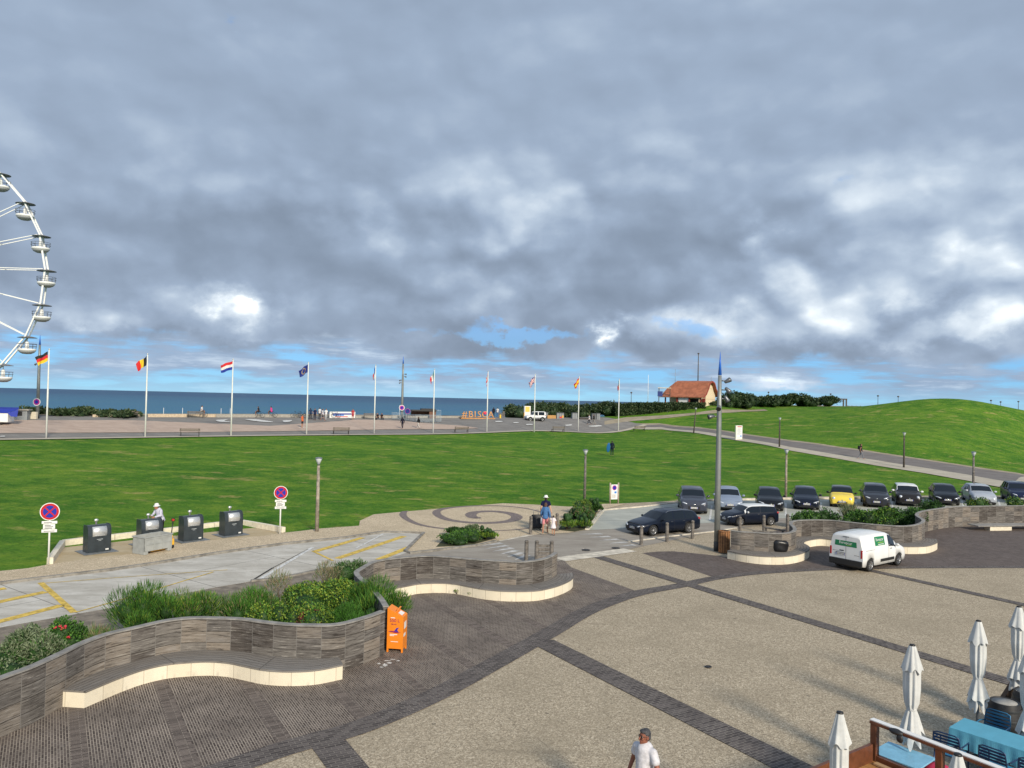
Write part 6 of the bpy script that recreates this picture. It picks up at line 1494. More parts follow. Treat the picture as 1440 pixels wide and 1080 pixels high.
# the planter right of the mast
for i, (px_, py_, rad, lab, ms, st_, n) in enumerate([(1137, 744, (.95, .6, 0.88), 'low olive shrub at the left end of the right planter', [L_MID, L_BR, L_DK], 'leaf', 1700), (1163, 743, (.9, .6, 0.86), 'dark low shrub in the right planter before the yellow car', [L_DK, L_MID], 'leaf', 1500), (1194, 741, (.8, .6, 1.07), 'tall thin twiggy shrub before the yellow car', [L_GREY, L_DRY, L_MID], 'feather', 1500),
                                                     (1213, 746, (1.2, .8, 0.93), 'green rounded shrub left in the hedge behind the van', [L_MID, L_BR, L_DK], 'leaf', 2600), (1236, 748, (1.2, .8, 1.05), 'bright green rounded shrub in the middle of the hedge behind the van', [L_BR, L_MID, L_YEL, L_DK], 'leaf', 3000), (1262, 748, (1.3, .8, 1.10), 'dark green rounded shrub above the van roof', [L_DK, L_MID, L_BR], 'leaf', 3000),
                                                     (1284, 746, (1.0, .8, 1.01), 'green shrub at the right end of the hedge planter', [L_MID, L_DK, L_BR], 'leaf', 2200), (1308, 728, (.9, .6, 0.96), 'dark low shrub before the black hatchback left of the silver car', [L_DK, L_MID], 'leaf', 1600), (1375, 722, (.9, .5, 0.88), 'low olive tuft before the silver car', [L_MID, L_YEL, L_DK], 'leaf', 900), (1432, 722, (1.0, .5, 0.89), 'low olive tuft before the navy car at the right edge', [L_MID, L_YEL, L_DK], 'leaf', 900)]):
    shrub(lab, at_px(px_, py_), rad, n, st_, ms, .11 if st_ == 'leaf' else .22, .06 if st_ == 'leaf' else .02, seed=60+i)
# dune shrubs beyond the promenade
def far_bush(label, x0, x1, ytop, ybase, depth, n, seed, ms=None, deep=3.0, kind='dune shrubs beyond the promenade'):
    xc = (x0+x1)/2; b = DP(xc, ybase, depth); tt = DP(xc, ytop, depth); wdt = (x1-x0)/F*depth/2; gz = ground_h(b.x, b.y)
    z0 = min(b.z, gz) if abs(b.z-gz) < 2.5 else b.z
    return shrub(label, (b.x, b.y, z0-.1), (wdt*1.12, deep, (tt.z-z0)*1.08+.1), n, 'leaf', ms or [L_DUNE, L_DUNE2, L_DUNE], .40, .24, seed=seed, lumps=14, group=kind)
far_bush('low dune shrub behind the first mast, beyond the seafront', 24, 66, 577, 586, 97, 1600, 101)
far_bush('dark rounded dune shrub right of the German flag pole', 80, 103, 578.5, 586, 97, 1000, 102); far_bush('tallest of the dune shrubs beyond the seafront at left', 100, 126, 577, 586, 98, 1200, 103)
far_bush('low dune shrub beside the leftmost seafront bench', 140, 162, 579.5, 586, 99, 900, 104); far_bush('small dune shrub just left of the Belgian flag pole', 166, 192, 580, 586.5, 99, 900, 105)
xs = [(712, 745, 573.5), (735, 772, 571.5), (765, 800, 570.5), (792, 822, 574), (812, 850, 572), (838, 872, 570)]
pos_ = ['beginning at the wooden palings', 'behind the yellow and white panel', 'behind the white off-road car', 'dipping low in the middle of the row', 'behind the grey cabins', 'rising beside the last flag pole']
for i, (a, b_, y) in enumerate(xs): far_bush('grey-green dune shrub '+pos_[i], a-5, b_+5, y, 588.5, 147, 2200, 110+i, deep=4)
# clipped hedge before the red-roofed house: one long thing
def hedge(label, px_line, ytop, dep0, dep1, n, seed, thick=1.6):
    r = random.Random(seed); t = thing('hedge', label, 'hedge'); q = MB(); q.use(L_DUNE, False); q.use(L_DUNE2, False); m = len(px_line)
    A = []
    for i, (px, pb) in enumerate(px_line):
        dep = lerp(dep0, dep1, i/(m-1)); b = DP(px, pb, dep); tt = DP(px, ytop[i], dep); A.append((b.x, b.y, ground_h(b.x, b.y)-.1, tt.z))
    q.use(L_DUNE, True)
    for i in range(m-1):
        (x0, y0, b0, t0), (x1, y1, b1, t1) = A[i], A[i+1]; t0 -= .25; t1 -= .25
        q.add([(x0, y0+.3, b0), (x1, y1+.3, b1), (x1, y1+.3, t1), (x0, y0+.3, t0), (x0, y0+thick, t0), (x1, y1+thick, t1), (x1, y1+thick, b1), (x0, y0+thick, b0)], [(0, 1, 2, 3), (3, 2, 5, 4), (4, 5, 6, 7), (0, 3, 4, 7), (1, 6, 5, 2)], False)
    for i in range(n):
        k = r.randrange(m-1); u = r.random(); a, b = A[k], A[k+1]; x = lerp(a[0], b[0], u); y = lerp(a[1], b[1], u); z0 = lerp(a[2], b[2], u); z1 = lerp(a[3], b[3], u)
        if r.random() < .62: p = Vector((x, y+.3-abs(r.gauss(0, .16))-.25*math.sin(x*1.7+z0)**2, r.uniform(z0, z1))); 
        else: p = Vector((x, y+r.uniform(.1, thick), z1-.2+abs(r.gauss(0, .12))))
        q.use(r.choice([L_DUNE, L_DUNE, L_DUNE2]), False); leaf(q, p, (rv(r)+Vector((0, -.4, .3))).normalized(), rv(r), r.uniform(.22, .42), .20)
    q.build('foliage', t, recalc=False)
hedge('long clipped dark hedge in front of the red-roofed house', [(866, 588), (890, 586.5), (915, 584.5), (940, 582.5), (965, 580), (992, 577.5)], [569.5, 567.5, 567, 567, 567, 567], 142, 146, 6500, 5)
hedge('short dark hedge piece right of the house, behind the tall mast', [(990, 577), (1004, 576.5), (1020, 576)], [568, 566, 563], 149, 151, 1500, 6)
for i, (a, b_, yt, yb, d, lab) in enumerate([(1010, 1046, 557, 576, 152, 'large dark shrub right of the tall mast beyond the hill track'), (1032, 1064, 558.5, 575, 153, 'dark shrub ending at the sandy track'), (1058, 1078, 562, 572.5, 160, 'small shrub left of the bright gap in the far row'), (1072, 1100, 560, 572.5, 160, 'rounded shrub with the lamp post behind it in the far row'), (1094, 1124, 558.5, 572.5, 161, 'highest rounded shrub of the far row on the hill'), (1118, 1150, 559, 572.5, 161, 'wide rounded shrub past the middle of the far row'), (1148, 1182, 561, 572.5, 161, 'last rounded shrub of the far row, beside the wooden beam')]):
    far_bush(lab, a, b_, yt, yb, d, 2200, 130+i, [L_DUNE, L_DUNE, L_DUNE2], 3.5, 'rounded shrubs along the top of the hill')
# ------------------------------------------------------------------ flags
FC = {k: mat('flag_'+k, c, .7, var=.06) for k, c in dict(black=(.015, .015, .015), red=(.62, .02, .025), gold=(.80, .52, .02), yellow=(.80, .58, .03), white=(.72, .72, .72), blue=(.01, .03, .30), dblue=(.01, .025, .20), green=(.01, .16, .05)).items()}
def f_v(a, b, c): return lambda u, v: (a, b, c)[min(2, int(u*3))]
def f_h(a, b, c): return lambda u, v: (a, b, c)[min(2, int((1-v)*3))]
def f_eu(u, v):
    for k in range(12):
        a = math.pi*k/6
        if math.hypot((u-.5)*1.5-.33*math.cos(a), (v-.5)-.33*math.sin(a)) < .05: return 'yellow'
    return 'dblue'
def f_dk(u, v): return 'white' if abs(u-.36) < .07 or abs(v-.5) < .10 else 'red'
def f_uk(u, v):
    if abs(u-.5) < .05 or abs(v-.5) < .08: return 'red'
    if abs(u-.5) < .09 or abs(v-.5) < .14: return 'white'
    d = min(abs(u-v), abs(u-(1-v)))
    return 'red' if d < .035 else 'white' if d < .10 else 'dblue'
def f_es(u, v): return 'yellow' if .25 < v < .75 else 'red'
def f_pt(u, v): return 'yellow' if math.hypot((u-.4)*1.5, v-.5) < .16 else ('green' if u < .4 else 'red')
def flag(g, h, label, fn, droop, seed, W=1.45, Hh=.95, ph=0.0, side=-1):
    t = thing('flag_pole', label, 'flag pole', g, 0, 'white flag poles along the promenade')
    q = mb(M_WHITE, True); q.lathe([(.085, 0), (.08, h*.5), (.055, h), (.055, h+.01)], 12); q.build('pole', t)
    q = mb(M_STEEL, True); q.ball((0, 0, h+.06), .085, 10, 8); q.build('finial', t)
    nu, nv = (60, 40) if fn is f_eu else (26, 18); V = []; d = math.radians(droop)
    for j in range(nv+1):
        for i in range(nu+1):
            u, v = i/nu, j/nv; comp = 1-.35*math.sin(d)*(1-v)
            x = .07+u*W*math.cos(d)*comp + .05*math.sin(9*u+ph); y = .16*math.sin(7*u+2.2*v+ph)*u**.6+.05*math.sin(17*u+5*v)*math.sin(d); z = h-.15-(1-v)*Hh*(1-.25*math.sin(d)*u)-u*W*math.sin(d)*.92+.05*math.sin(8*u+ph)*u
            V.append((side*x, y, z))
    q = MB(); keys = sorted({fn((i+.5)/nu, (j+.5)/nv) for i in range(nu) for j in range(nv)})
    for j in range(nv):
        for i in range(nu):
            a = j*(nu+1)+i; q.use(FC[fn((i+.5)/nu, (j+.5)/nv)], True)
            q.f.append((a, a+1, a+nu+2, a+nu+1)); q.m.append(q.cur); q.sm.append(True)
    q.v = V; q.build('flag', t, recalc=False)
FL = [(65, 616.5, 492, 'black, red and gold striped flag blowing left on the first pole', f_h('black', 'red', 'gold'), 28, 1), (204, 615.5, 498.5, 'black, yellow and red upright striped flag on the second pole', f_v('black', 'yellow', 'red'), 38, 2),
      (324.7, 613.8, 505.8, 'red, white and blue striped flag blowing left on the third pole', f_h('red', 'white', 'blue'), 22, 3), (431, 611.7, 510.5, 'dark blue flag with a ring of yellow stars on the fourth pole', f_eu, 40, 4),
      (526, 610, 514, 'blue, white and red flag hanging down on the fifth pole', f_v('blue', 'white', 'red'), 78, 5), (609, 609.2, 520, 'green, white and red flag hanging down on the sixth pole', f_v('green', 'white', 'red'), 66, 6),
      (684.5, 608, 523, 'red flag with a white cross hanging down on the seventh pole', f_dk, 80, 7), (751, 608, 527, 'blue flag with red and white crosses on the eighth pole', f_uk, 52, 8),
      (813, 606.7, 530, 'red and yellow striped flag on the ninth pole', f_es, 58, 9), (869.5, 606.7, 533.7, 'green and red flag hanging down on the tenth pole', f_pt, 82, 10)]
for x, yb, yt, lab, fn, dr, sd in FL:
    g = onT(x, yb); g.z += .03; tp = DP(x+.02*(yb-yt), yt, g.y); flag(g, tp.z-g.z, lab, fn, dr, sd, ph=sd*1.3)
# ------------------------------------------------------------------ benches on the promenade
M_BPL = mat('bench_plank', (.15, .125, .10), .8, var=.25)
def prom_bench():
    t = thing('park_bench', 'x', 'bench', group='slatted benches on the promenade')
    q = mb(M_BPL)
    for y in (-.2, -.06, .08, .22): q.box(-1.05, 1.05, y-.05, y+.05, .42, .46, .005)
    q.build('seat', t); q = mb(M_BPL)
    for z in (.60, .76): q.box(-1.05, 1.05, -.33, -.29, z, z+.11, .005)
    q.build('backrest', t)
    for x in (-.92, .92):
        q = mb(M_TRIM); q.bar((x, -.26, 0), (x, -.26, .45), .06); q.bar((x, -.27, .42), (x, -.33, .90), .05); q.bar((x, .24, 0), (x, .22, .42), .06); q.bar((x, -.28, .40), (x, .26, .40), .06); q.build('leg', t)
    return t
PBN = prom_bench(); EA = math.atan2(.645, .765)
for i, (x, y, rz, lab) in enumerate([(267, 614.3, 0, 'promenade bench between the second and third flag poles'), (479.5, 611.3, 0, 'promenade bench between the fourth and fifth flag poles'), (648.5, 609.2, 0, 'promenade bench between the sixth and seventh flag poles'), (784.5, 608.2, 0, 'promenade bench between the eighth and ninth flag poles'), (898.5, 607, 0, 'promenade bench right of the last flag pole'),
                                     (182, 588, 0, 'seafront bench just left of the second flag pole'), (275, 588, 0, 'seafront bench beside the cyclist in white'), (520, 589.5, 0, 'seafront bench left of the fifth flag pole')]):
    g = onT(x, y); g.z += .05; o = PBN if i == 0 else copy_tree(PBN); o.location = g; o.rotation_euler = (0, 0, rz+.35); o['label'] = lab
# ------------------------------------------------------------------ big letters
def letters():
    a = onT(650, 589.5); b = onT(693, 589.2); d = (b-a).normalized(); L = (b-a).length; zg = max(a.z, b.z)
    t = thing('letter_sign', 'big orange standing letters #BISCA on the seafront', 'letters', (a.x, a.y, zg), math.atan2(d.y, d.x)); OW = mat('letter_wood', (.55, .27, .085), .6, var=.2, scale=2)
    q = mb(OW); q.box(-.3, L+.3, -.4, .4, 0, .14); q.build('plinth', t)
    M = Matrix(((1, 0, 0, 0), (0, 0, -1, 0), (0, 1, 0, 0), (0, 0, 0, 1)))
    xs = [0.35, 1.35, 2.05, 2.75, 3.65, 4.65]
    for c, x in zip('#BISCA', xs): text_mesh(c, 1.45, .14, OW, t, tr(x*L/5.0, 0, .70) @ M, 'letter', xs=1.05)
    q = mb(mat('heart_red', (.62, .02, .08), .5), True)
    for s in (-1, 1): q.ball((xs[4]*L/5+s*.13, -.2, 1.0), (.18, .1, .18), 12, 8)
    q.lathe([(.001, .62), (.27, .93)], 12, (xs[4]*L/5, -.2, 0), smooth=True); q.build('heart', t)
letters()
# ------------------------------------------------------------------ banner, barriers, shelter roof, panels, cabins
def wboard(label, cat, name, x0, x1, yb, yt, thick, material, fn=None):
    a = onT(x0, yb); b = onT(x1, yb); d = b-a; d.z = 0; L = d.length; zt = DP((x0+x1)/2, yt, (a.y+b.y)/2).z; zg = min(a.z, b.z)
    t = thing(name, label, cat, (a.x, a.y, zg), math.atan2(d.y, d.x)); q = mb(material); q.box(0, L, 0, thick, 0, zt-zg, .01); q.build('body', t)
    if fn: fn(t, L, zt-zg)
    return t
def ban(t, L, h):
    q = mb(FC['blue']); q.box(L*.1, L*.85, -.02, -.004, h*.55, h*.75); q.build('blue_band', t)
    q = mb(mat('bright_blue', (.03, .22, .65))); q.box(L*.12, L*.55, -.024, -.021, h*.38, h*.52); q.build('pale_band', t)
    q = mb(FC['red']); q.box(L*.2, L*.7, -.02, -.004, h*.18, h*.28); q.build('red_band', t)
wboard('long white banner with blue and red bands behind the cycling group', 'banner', 'banner', 463.5, 499.5, 588, 579, .08, M_WHITE, ban)
M_GALV = mat('galvanised_steel', (.34, .42, .48), .45, .6, var=.1)
def barrier(label, x0, x1, yb0, yb1, h=1.15):
    a = onT(x0, yb0); b = onT(x1, yb1); d = b-a; L = math.hypot(d.x, d.y); t = thing('crowd_barrier', label, 'barrier', (a.x, a.y, min(a.z, b.z)+.05), math.atan2(d.y, d.x), 'metal crowd barriers round the seafront access')
    q = mb(M_GALV, True); q.tube([(0, 0, .15), (0, 0, h), (L, 0, h), (L, 0, .15), (0, 0, .15)], .035, 6); q.build('frame', t)
    q = mb(M_GALV); n = max(4, int(L/.14))
    for k in range(1, n): q.box(L*k/n-.014, L*k/n+.014, -.014, .014, .15, h)
    q.build('bars', t)
    q = mb(M_TRIM)
    for x in (.2, L-.2): q.box(x-.03, x+.03, -.3, .3, 0, .05)
    q.build('feet', t)
B_ = [(551, 590.5, 558, 590.8), (558, 590.8, 567, 591.2), (568, 591.3, 576, 592.8), (576, 592.8, 584, 594), (584, 594.2, 594, 594.3), (594, 594.3, 604, 594.3), (604, 594.3, 612, 594.3), (612, 594.3, 620, 594.2), (570, 586.5, 590, 586.5), (590, 586.5, 620, 587)]
BN = ['leftmost crowd barrier of the run by the far mast', 'crowd barrier left of the far mast foot', 'crowd barrier right of the far mast foot, angled', 'crowd barrier behind the person in black and white', 'crowd barrier right of the person in black and white', 'crowd barrier in the middle of the front run', 'crowd barrier on the left of the sixth flag pole', 'crowd barrier right of the sixth flag pole, ending the run', 'crowd barrier at the back left of the enclosure', 'crowd barrier at the back right of the enclosure']
for (a, b, c, d), lab in zip(B_, BN): barrier(lab, a, c, b, d)
def shelter():
    g = onT(594, 588); t = thing('low_shelter', 'low dark flat roofed structure behind the crowd barriers', 'shelter', g, .25)
    q = mb(M_TRIM); q.box(-1.9, 2.2, -1, 1, 1.15, 1.38); q.box(-.3, 2.0, -.8, .8, 1.38, 1.60); q.build('roof', t)
    q = mb(mat('rust_brown', (.16, .08, .05), .8)); q.box(1.0, 2.1, -.9, .9, 0, 1.14); q.box(-1.8, 1.0, .6, .9, 0, 1.14); q.build('wall', t)
shelter()
g = onT(573, 590); t = thing('round_sign', 'dark blue round sign with a pink rim on a short post by the barriers', 'sign', g, 0); q = mb(M_MAST, True); q.tube([(0, 0, 0), (0, 0, 1.9)], .04, 8); q.build('post', t)
q = mb(M_PLUM); disc(q, .42, -.09, -.07, 1.35, 18); q.build('rim', t); q = mb(FC['dblue']); disc(q, .36, -.11, -.092, 1.35, 18); q.build('face', t)
def pan(t, L, h):
    q = mb(mat('panel_yellow', (.78, .55, .12), .6)); q.box(L*.12, L*.82, -.03, -.004, h*.55, h*.95); q.build('yellow_poster', t)
    q = mb(mat('panel_orange', (.70, .36, .05), .6)); q.box(-.12, -.02, -.03, .12, 0, h*.5); q.build('orange_edge', t)
wboard('tall white panel with a yellow poster beside the white off-road car', 'panel', 'tall_panel', 737.5, 746, 589, 571, .3, M_WHITE, pan)
GB = mat('cabin_grey', (.25, .27, .28), .7, var=.15)
def cab(t, L, h):
    for k in (.33, .66): q = mb(mat('cabin_seam', (.10, .11, .12), .7)); q.box(L*k-.03, L*k+.03, -.02, -.003, .05, h-.05); q.build('seam', t)
    q = mb(mat('cabin_lid', (.07, .08, .09), .7)); q.box(-.05, L+.05, -.06, .9, h+.002, h+.10); q.build('lid', t)
wboard('grey cabin just right of the white off-road car', 'cabin', 'grey_cabin', 763.5, 769.5, 588.5, 580, .9, GB, cab)
wboard('low orange-brown timber crate between two grey cabins', 'crate', 'timber_crate', 769.8, 782, 588.8, 584, .8, mat('orange_timber', (.50, .28, .10), .8, var=.2))
wboard('small cabin with colourful spots right of the timber crate', 'cabin', 'small_cabin', 783, 793, 589, 581, .9, GB, lambda t, L, h: [cab(t, L, h), mb(FC['red']).box(L*.4, L*.7, -.03, -.021, h*.15, h*.4).build('red_spot', t), mb(mat('panel_orange', (.70, .36, .05))).box(L*.72, L*.95, -.03, -.021, h*.2, h*.6).build('orange_spot', t)])
wboard('grey cabin just left of the ninth flag pole', 'cabin', 'grey_cabin', 805, 812, 589, 581, .9, GB, cab)
wboard('low dark planter box right of the ninth flag pole', 'planter', 'planter_box', 815.5, 831, 590, 587.5, .7, mat('dark_timber', (.06, .05, .045), .8))
wboard('dark grey cabin behind the two walkers', 'cabin', 'grey_cabin', 832.5, 838, 590.5, 582, .9, mat('cabin_dark', (.13, .14, .15), .7), cab)
wboard('light grey cabin right of the dark one behind the walkers', 'cabin', 'grey_cabin', 839, 843.8, 590.5, 581.8, .9, GB, cab)
def palings():
    t = thing('paling_fence', 'weathered wooden paling fence between the letters and the yellow panel', 'fence'); r = random.Random(4); q = mb(M_POST)
    for k in range(34):
        g = onT(701+k*1.05, 587.5); h = r.uniform(.75, 1.25); q.box(g.x-.05, g.x+.05, g.y+.4, g.y+.46, g.z-.1, g.z+h)
    q.build('palings', t)
    a = onT(701, 587.5); b = onT(736, 587.5); q = mb(M_POST); q.bar((a.x, a.y+.52, a.z+.6), (b.x, b.y+.52, b.z+.6), .08, .06); q.build('rail', t)
palings()
q = mb(FC['gold']); g = onT(703.6, 588.3); q.box(-.12, .12, -.12, .12, 0, .62, .03); o = q.build('marker_post'); o.location = g; tag(o, 'short yellow post beside the person in white and blue', 'post')
def low_wall(label, x0, x1, y, h, m):
    a = onT(x0, y); b = onT(x1, y); n = 12; t = thing('low_wall', label, 'wall'); q = mb(m)
    P = [onT(lerp(x0, x1, i/n), y) for i in range(n+1)]
    for p, r in zip(P, P[1:]):
        z0 = min(p.z, r.z)-.1; v = [(p.x, p.y, z0), (r.x, r.y, z0), (r.x, r.y+.4, z0), (p.x, p.y+.4, z0)]; v += [(x, yy, (p.z if i in (0, 3) else r.z)+h) for i, (x, yy, _) in enumerate(v)]
        q.add(v, [(0, 1, 5, 4), (4, 5, 6, 7), (2, 3, 7, 6)]+([(0, 4, 7, 3)] if p is P[0] else [])+([(1, 2, 6, 5)] if r is P[-1] else []))
    q.build('masonry', t)
TANW = mat('tan_masonry', (.52, .42, .30), .9, var=.2); GRW = mat('grey_masonry', (.34, .32, .28), .9, var=.2)
low_wall('low tan sea wall left of the second flag pole', 130, 196, 586.8, .35, TANW); low_wall('low tan sea wall between the second and third flag poles', 208, 303, 587, .45, TANW); low_wall('low grey sea wall behind the third flag pole', 304, 420, 587.2, .45, GRW); low_wall('low grey sea wall behind the letters', 500, 650, 588.2, .4, GRW)
for i, (x, y) in enumerate([(224, 585), (251, 585), (306, 585), (319, 585), (560, 586)]):
    g = onT(x, 587.5); q = mb(M_WHITE, True); q.tube([(0, 0, 0), (0, 0, 1.3 if i < 4 else 2.0)], .03, 6); o = q.build('marker_pole'); o.location = (g.x, g.y+1.2, g.z); tag(o, ['thin white pole right of the second flag pole', 'thin white pole nearer the seated cyclist', 'thin white pole left of the third flag pole', 'thin white pole closest to the third flag pole', 'thin white pole left of the far mast'][i], 'pole', 'thin white poles on the seafront')
def kiosk():
    g = onT(8, 599); t = thing('kiosk_trailer', 'white kiosk trailer with a blue awning at the left edge', 'kiosk', (g.x+.2, g.y, g.z+.05), .3)
    q = mb(M_WHITE); q.box(-6, 0, 0, 2.2, .35, 1.35, .04); q.build('body', t); q = mb(FC['blue']); q.add([(-6, -.1, 1.36), (0, -.1, 1.36), (.9, .3, 1.75), (-6, .3, 1.9), (-6, 1.2, 2.0), (.7, 1.2, 1.95)], [(0, 1, 2, 3), (3, 2, 5, 4)]); q.add([(0, -.1, 1.34), (.9, .25, 1.72), (.9, -.1, .95), (.35, -.2, 1.0)], [(0, 1, 2, 3)]); q.build('awning', t)
    for x in (-4, -.8): q = mb(M_TYRE, True); q.lathe([(.02, -.1), (.33, -.1), (.33, .1), (.02, .1)], 14, (x, .2, .33), 'Y'); q.build('wheel', t)
kiosk()
g = onT(34, 591.5); t = thing('ticket_booth', 'small grey booth with a flat roof between the kiosk and the mast', 'booth', (g.x-.6, g.y, g.z+.05), .3); q = mb(GB); q.box(-.6, .8, 0, 1.2, 0, 1.12); q.build('wall', t); q = mb(GRW); q.box(-.8, 1.0, -.2, 1.4, 1.122, 1.25); q.build('roof', t); q = mb(M_TRIM); q.box(-.5, .3, -.02, -.003, .5, 1.0); q.build('hatch', t)
g = onT(46, 590); q = mb(mat('cream_cabinet', (.62, .56, .44), .7)); q.box(-.3, .35, 0, .4, 0, .85, .02); o = q.build('cabinet'); o.location = (g.x, g.y, g.z+.05); tag(o, 'small cream cabinet between the grey booth and the mast', 'cabinet')
# ------------------------------------------------------------------ house on the dune
def house():
    M_RT = mat('red_tiles', (.36, .125, .065), .85, var=.22, scale=1.2, bump=.4, bscale=8); M_HW = mat('cream_render', (.72, .60, .42), .85, var=.08); M_TR = mat('red_timber', (.22, .03, .025), .7, var=.1); M_DK = mat('dark_opening', (.02, .02, .025), .4, var=0)
    g = DP(972, 569.5, 150); L, W = 7.4, 6.4; ang = -.62; z0 = g.z-1.1
    t = thing('dune_house', 'cream house with a curved red tiled roof on the dune behind the hedge', 'house', (g.x+.2, g.y+1.5, z0), ang); E = 3.25; R = 2.6
    q = mb(M_HW); q.box(-L/2, L/2, -W/2+1.5, W/2, -.8, E); q.build('wall', t)
    sec = [(-W/2-1.1, E-.55), (-W/2+.2, E+.12), (-W/2+1.4, E+1.35), (-1.2, E+R-.35), (0, E+R), (1.2, E+R-.35), (W/2-1.2, E+1.2), (W/2+.5, E-.35)]
    gw = [(y, z-.12) for y, z in sec if abs(y) < W/2-1.0]; poly = [(-W/2+1.5, -.8), (W/2, -.8), (W/2, E)]+[(W/2-1.2, E+1.05), (1.2, E+R-.5), (0, E+R-.16), (-1.2, E+R-.5), (-W/2+1.45, E+1.2)]
    q = mb(M_HW); q.prism(poly, L/2+.003, L/2+.10, 'X'); q.build('gable', t)
    q = mb(M_RT); v = []; n = len(sec); o = .75
    for x, hip in ((-L/2-o, 0), (-L/2+.9, 1), (L/2+o, 1)):
        for y, z in sec: v.append((x, y*(1 if hip else 1.0), z if hip else min(z, E+1.2*(1-abs(y)/(W/2+1.1))+.1)))
    th = .16; m = len(v); v2 = v+[(x, y, z-th) for x, y, z in v]; f = []
    for a in range(2):
        for i in range(n-1): f.append((a*n+i, a*n+i+1, (a+1)*n+i+1, (a+1)*n+i)); f.append((m+a*n+i+1, m+a*n+i, m+(a+1)*n+i, m+(a+1)*n+i+1))
    for i in range(n-1): f.append((i+1, i, m+i, m+i+1)); f.append((2*n+i, 2*n+i+1, m+2*n+i+1, m+2*n+i))
    for a in range(2): f.append((a*n, (a+1)*n, m+(a+1)*n, m+a*n)); f.append(((a+1)*n+n-1, a*n+n-1, m+a*n+n-1, m+(a+1)*n+n-1))
    q.add(v2, f); rf = q.build('roof', t)
    q = mb(mat('roof_edge', (.30, .05, .035), .8))
    for i in range(n-1): q.bar((L/2+o+.02, sec[i][0], sec[i][1]-.12), (L/2+o+.02, sec[i+1][0], sec[i+1][1]-.12), .06, .26)
    q.build('verge_board', rf)
    for x in (-L/2+.1, -1.2, 1.3, L/2-.1): q = mb(M_TR); q.box(x-.11, x+.11, -W/2-.75, -W/2-.53, -.8, E-.35); q.build('porch_post', t)
    q = mb(M_DK); q.box(-1.6, -.7, -W/2+1.47, -W/2+1.497, -.6, 2.1); q.box(.7, 2.3, -W/2+1.47, -W/2+1.497, .9, 2.3); q.build('opening', t)
    q = mb(M_WHITE); q.box(-.9, 1.3, -W/2-.60, -W/2-.56, 1.55, 2.5); q.build('porch_sign', t)
    q = mb(M_TR); q.box(-.8, L/2, -W/2-.62, -W/2-.56, .1, .95); q.build('porch_rail', t)
    q = mb(M_TR); q.box(L/2-.6+.1, L/2+.02, -W/2+1.2, -W/2+1.48, -.6, 2.4); q.build('door', t)
    q = mb(mat('gable_line', (.50, .38, .24), .8)); q.box(L/2+.102, L/2+.125, -W/2+1.5, W/2, 2.3, 2.36)
    for y in (-1.0, -.3, .4, 1.1): q.box(L/2+.102, L/2+.125, y, y+.14, E+.9, E+1.25)
    q.build('gable_trim', t)
    # lookout deck at the left end
    d = thing('lookout_deck', 'small timber lookout deck with railings at the left of the dune house', 'lookout', DP(933, 568.5, 149), -.2); q = mb(M_POST); q.box(-1.0, 1.3, -.9, .9, 1.35, 1.47); q.build('platform', d)
    for x in (-.9, 1.2):
        for y in (-.8, .8): q = mb(M_POSTD); q.box(x-.07, x+.07, y-.07, y+.07, -1.2, 3.1); q.build('post', d)
    q = mb(M_POSTD)
    for z in (1.9, 2.35): q.bar((-.9, -.8, z), (1.2, -.8, z), .07); q.bar((-.9, -.8, z), (-.9, .8, z), .07)
    q.build('railing', d); q = mb(mat('cream_render', (.66, .52, .33))); q.box(-1.1, 1.4, -.95, .95, 3.1, 3.22); q.build('roof', d)
    q = mb(mat('blue_panel', (.03, .05, .2))); q.box(-1.15, -.2, -.9, -.84, 1.5, 2.5); q.build('side_panel', d)
house()
def far_pole(label, x, yt, yb, dep, r=.07, m=None, head=True, name='lamp_mast'):
    b = DP(x, yb, dep); tp = DP(x, yt, dep); h = tp.z-b.z; t = thing(name, label, 'lamp post' if head else 'pole', (b.x, b.y, b.z-.6), 0)
    q = mb(m or M_POSTD, True); q.tube([(0, 0, 0), (0, 0, h+.6)], [r, r*.7], 8); q.build('shaft', t)
    if head: q = mb(m or M_POSTD, True); q.lathe([(.02, h+.55), (.20, h+.62), (.22, h+.8), (.06, h+.9)], 10); q.build('lamp_head', t)
for a in [('tall mast with a lamp head rising behind the roof ridge', 981.5, 498, 536, 168, .12), ('lamp post left of the lookout deck, beyond the hedge', 887.5, 553, 568, 165), ('lamp post behind the far shrub row on the hill', 1080.5, 552.5, 564, 175), ('lamp post behind the last far shrub', 1168, 555, 564, 175),
          ('lamp post at the left foot of the green mound', 1234.5, 557.5, 570.5, 170), ('lamp post half sunk behind the left slope of the mound', 1263, 558.5, 567.5, 175), ('lamp post where the mound meets the sky at right', 1393.5, 564, 573.5, 175), ('second lamp post on the right of the mound', 1407, 566, 576, 180), ('lamp post nearest the right picture edge on the horizon', 1432, 565.5, 577, 185)]: far_pole(*a)
far_pole('bare white pole left of the dune house', 911, 527, 568, 150, .05, M_WHITE, False, 'white_pole'); far_pole('thin antenna left on the house roof', 949.5, 519, 536, 153, .035, M_MAST, False, 'antenna'); far_pole('short antenna above the right end of the house roof', 1000.2, 530, 536, 153, .05, M_MAST, False, 'antenna')
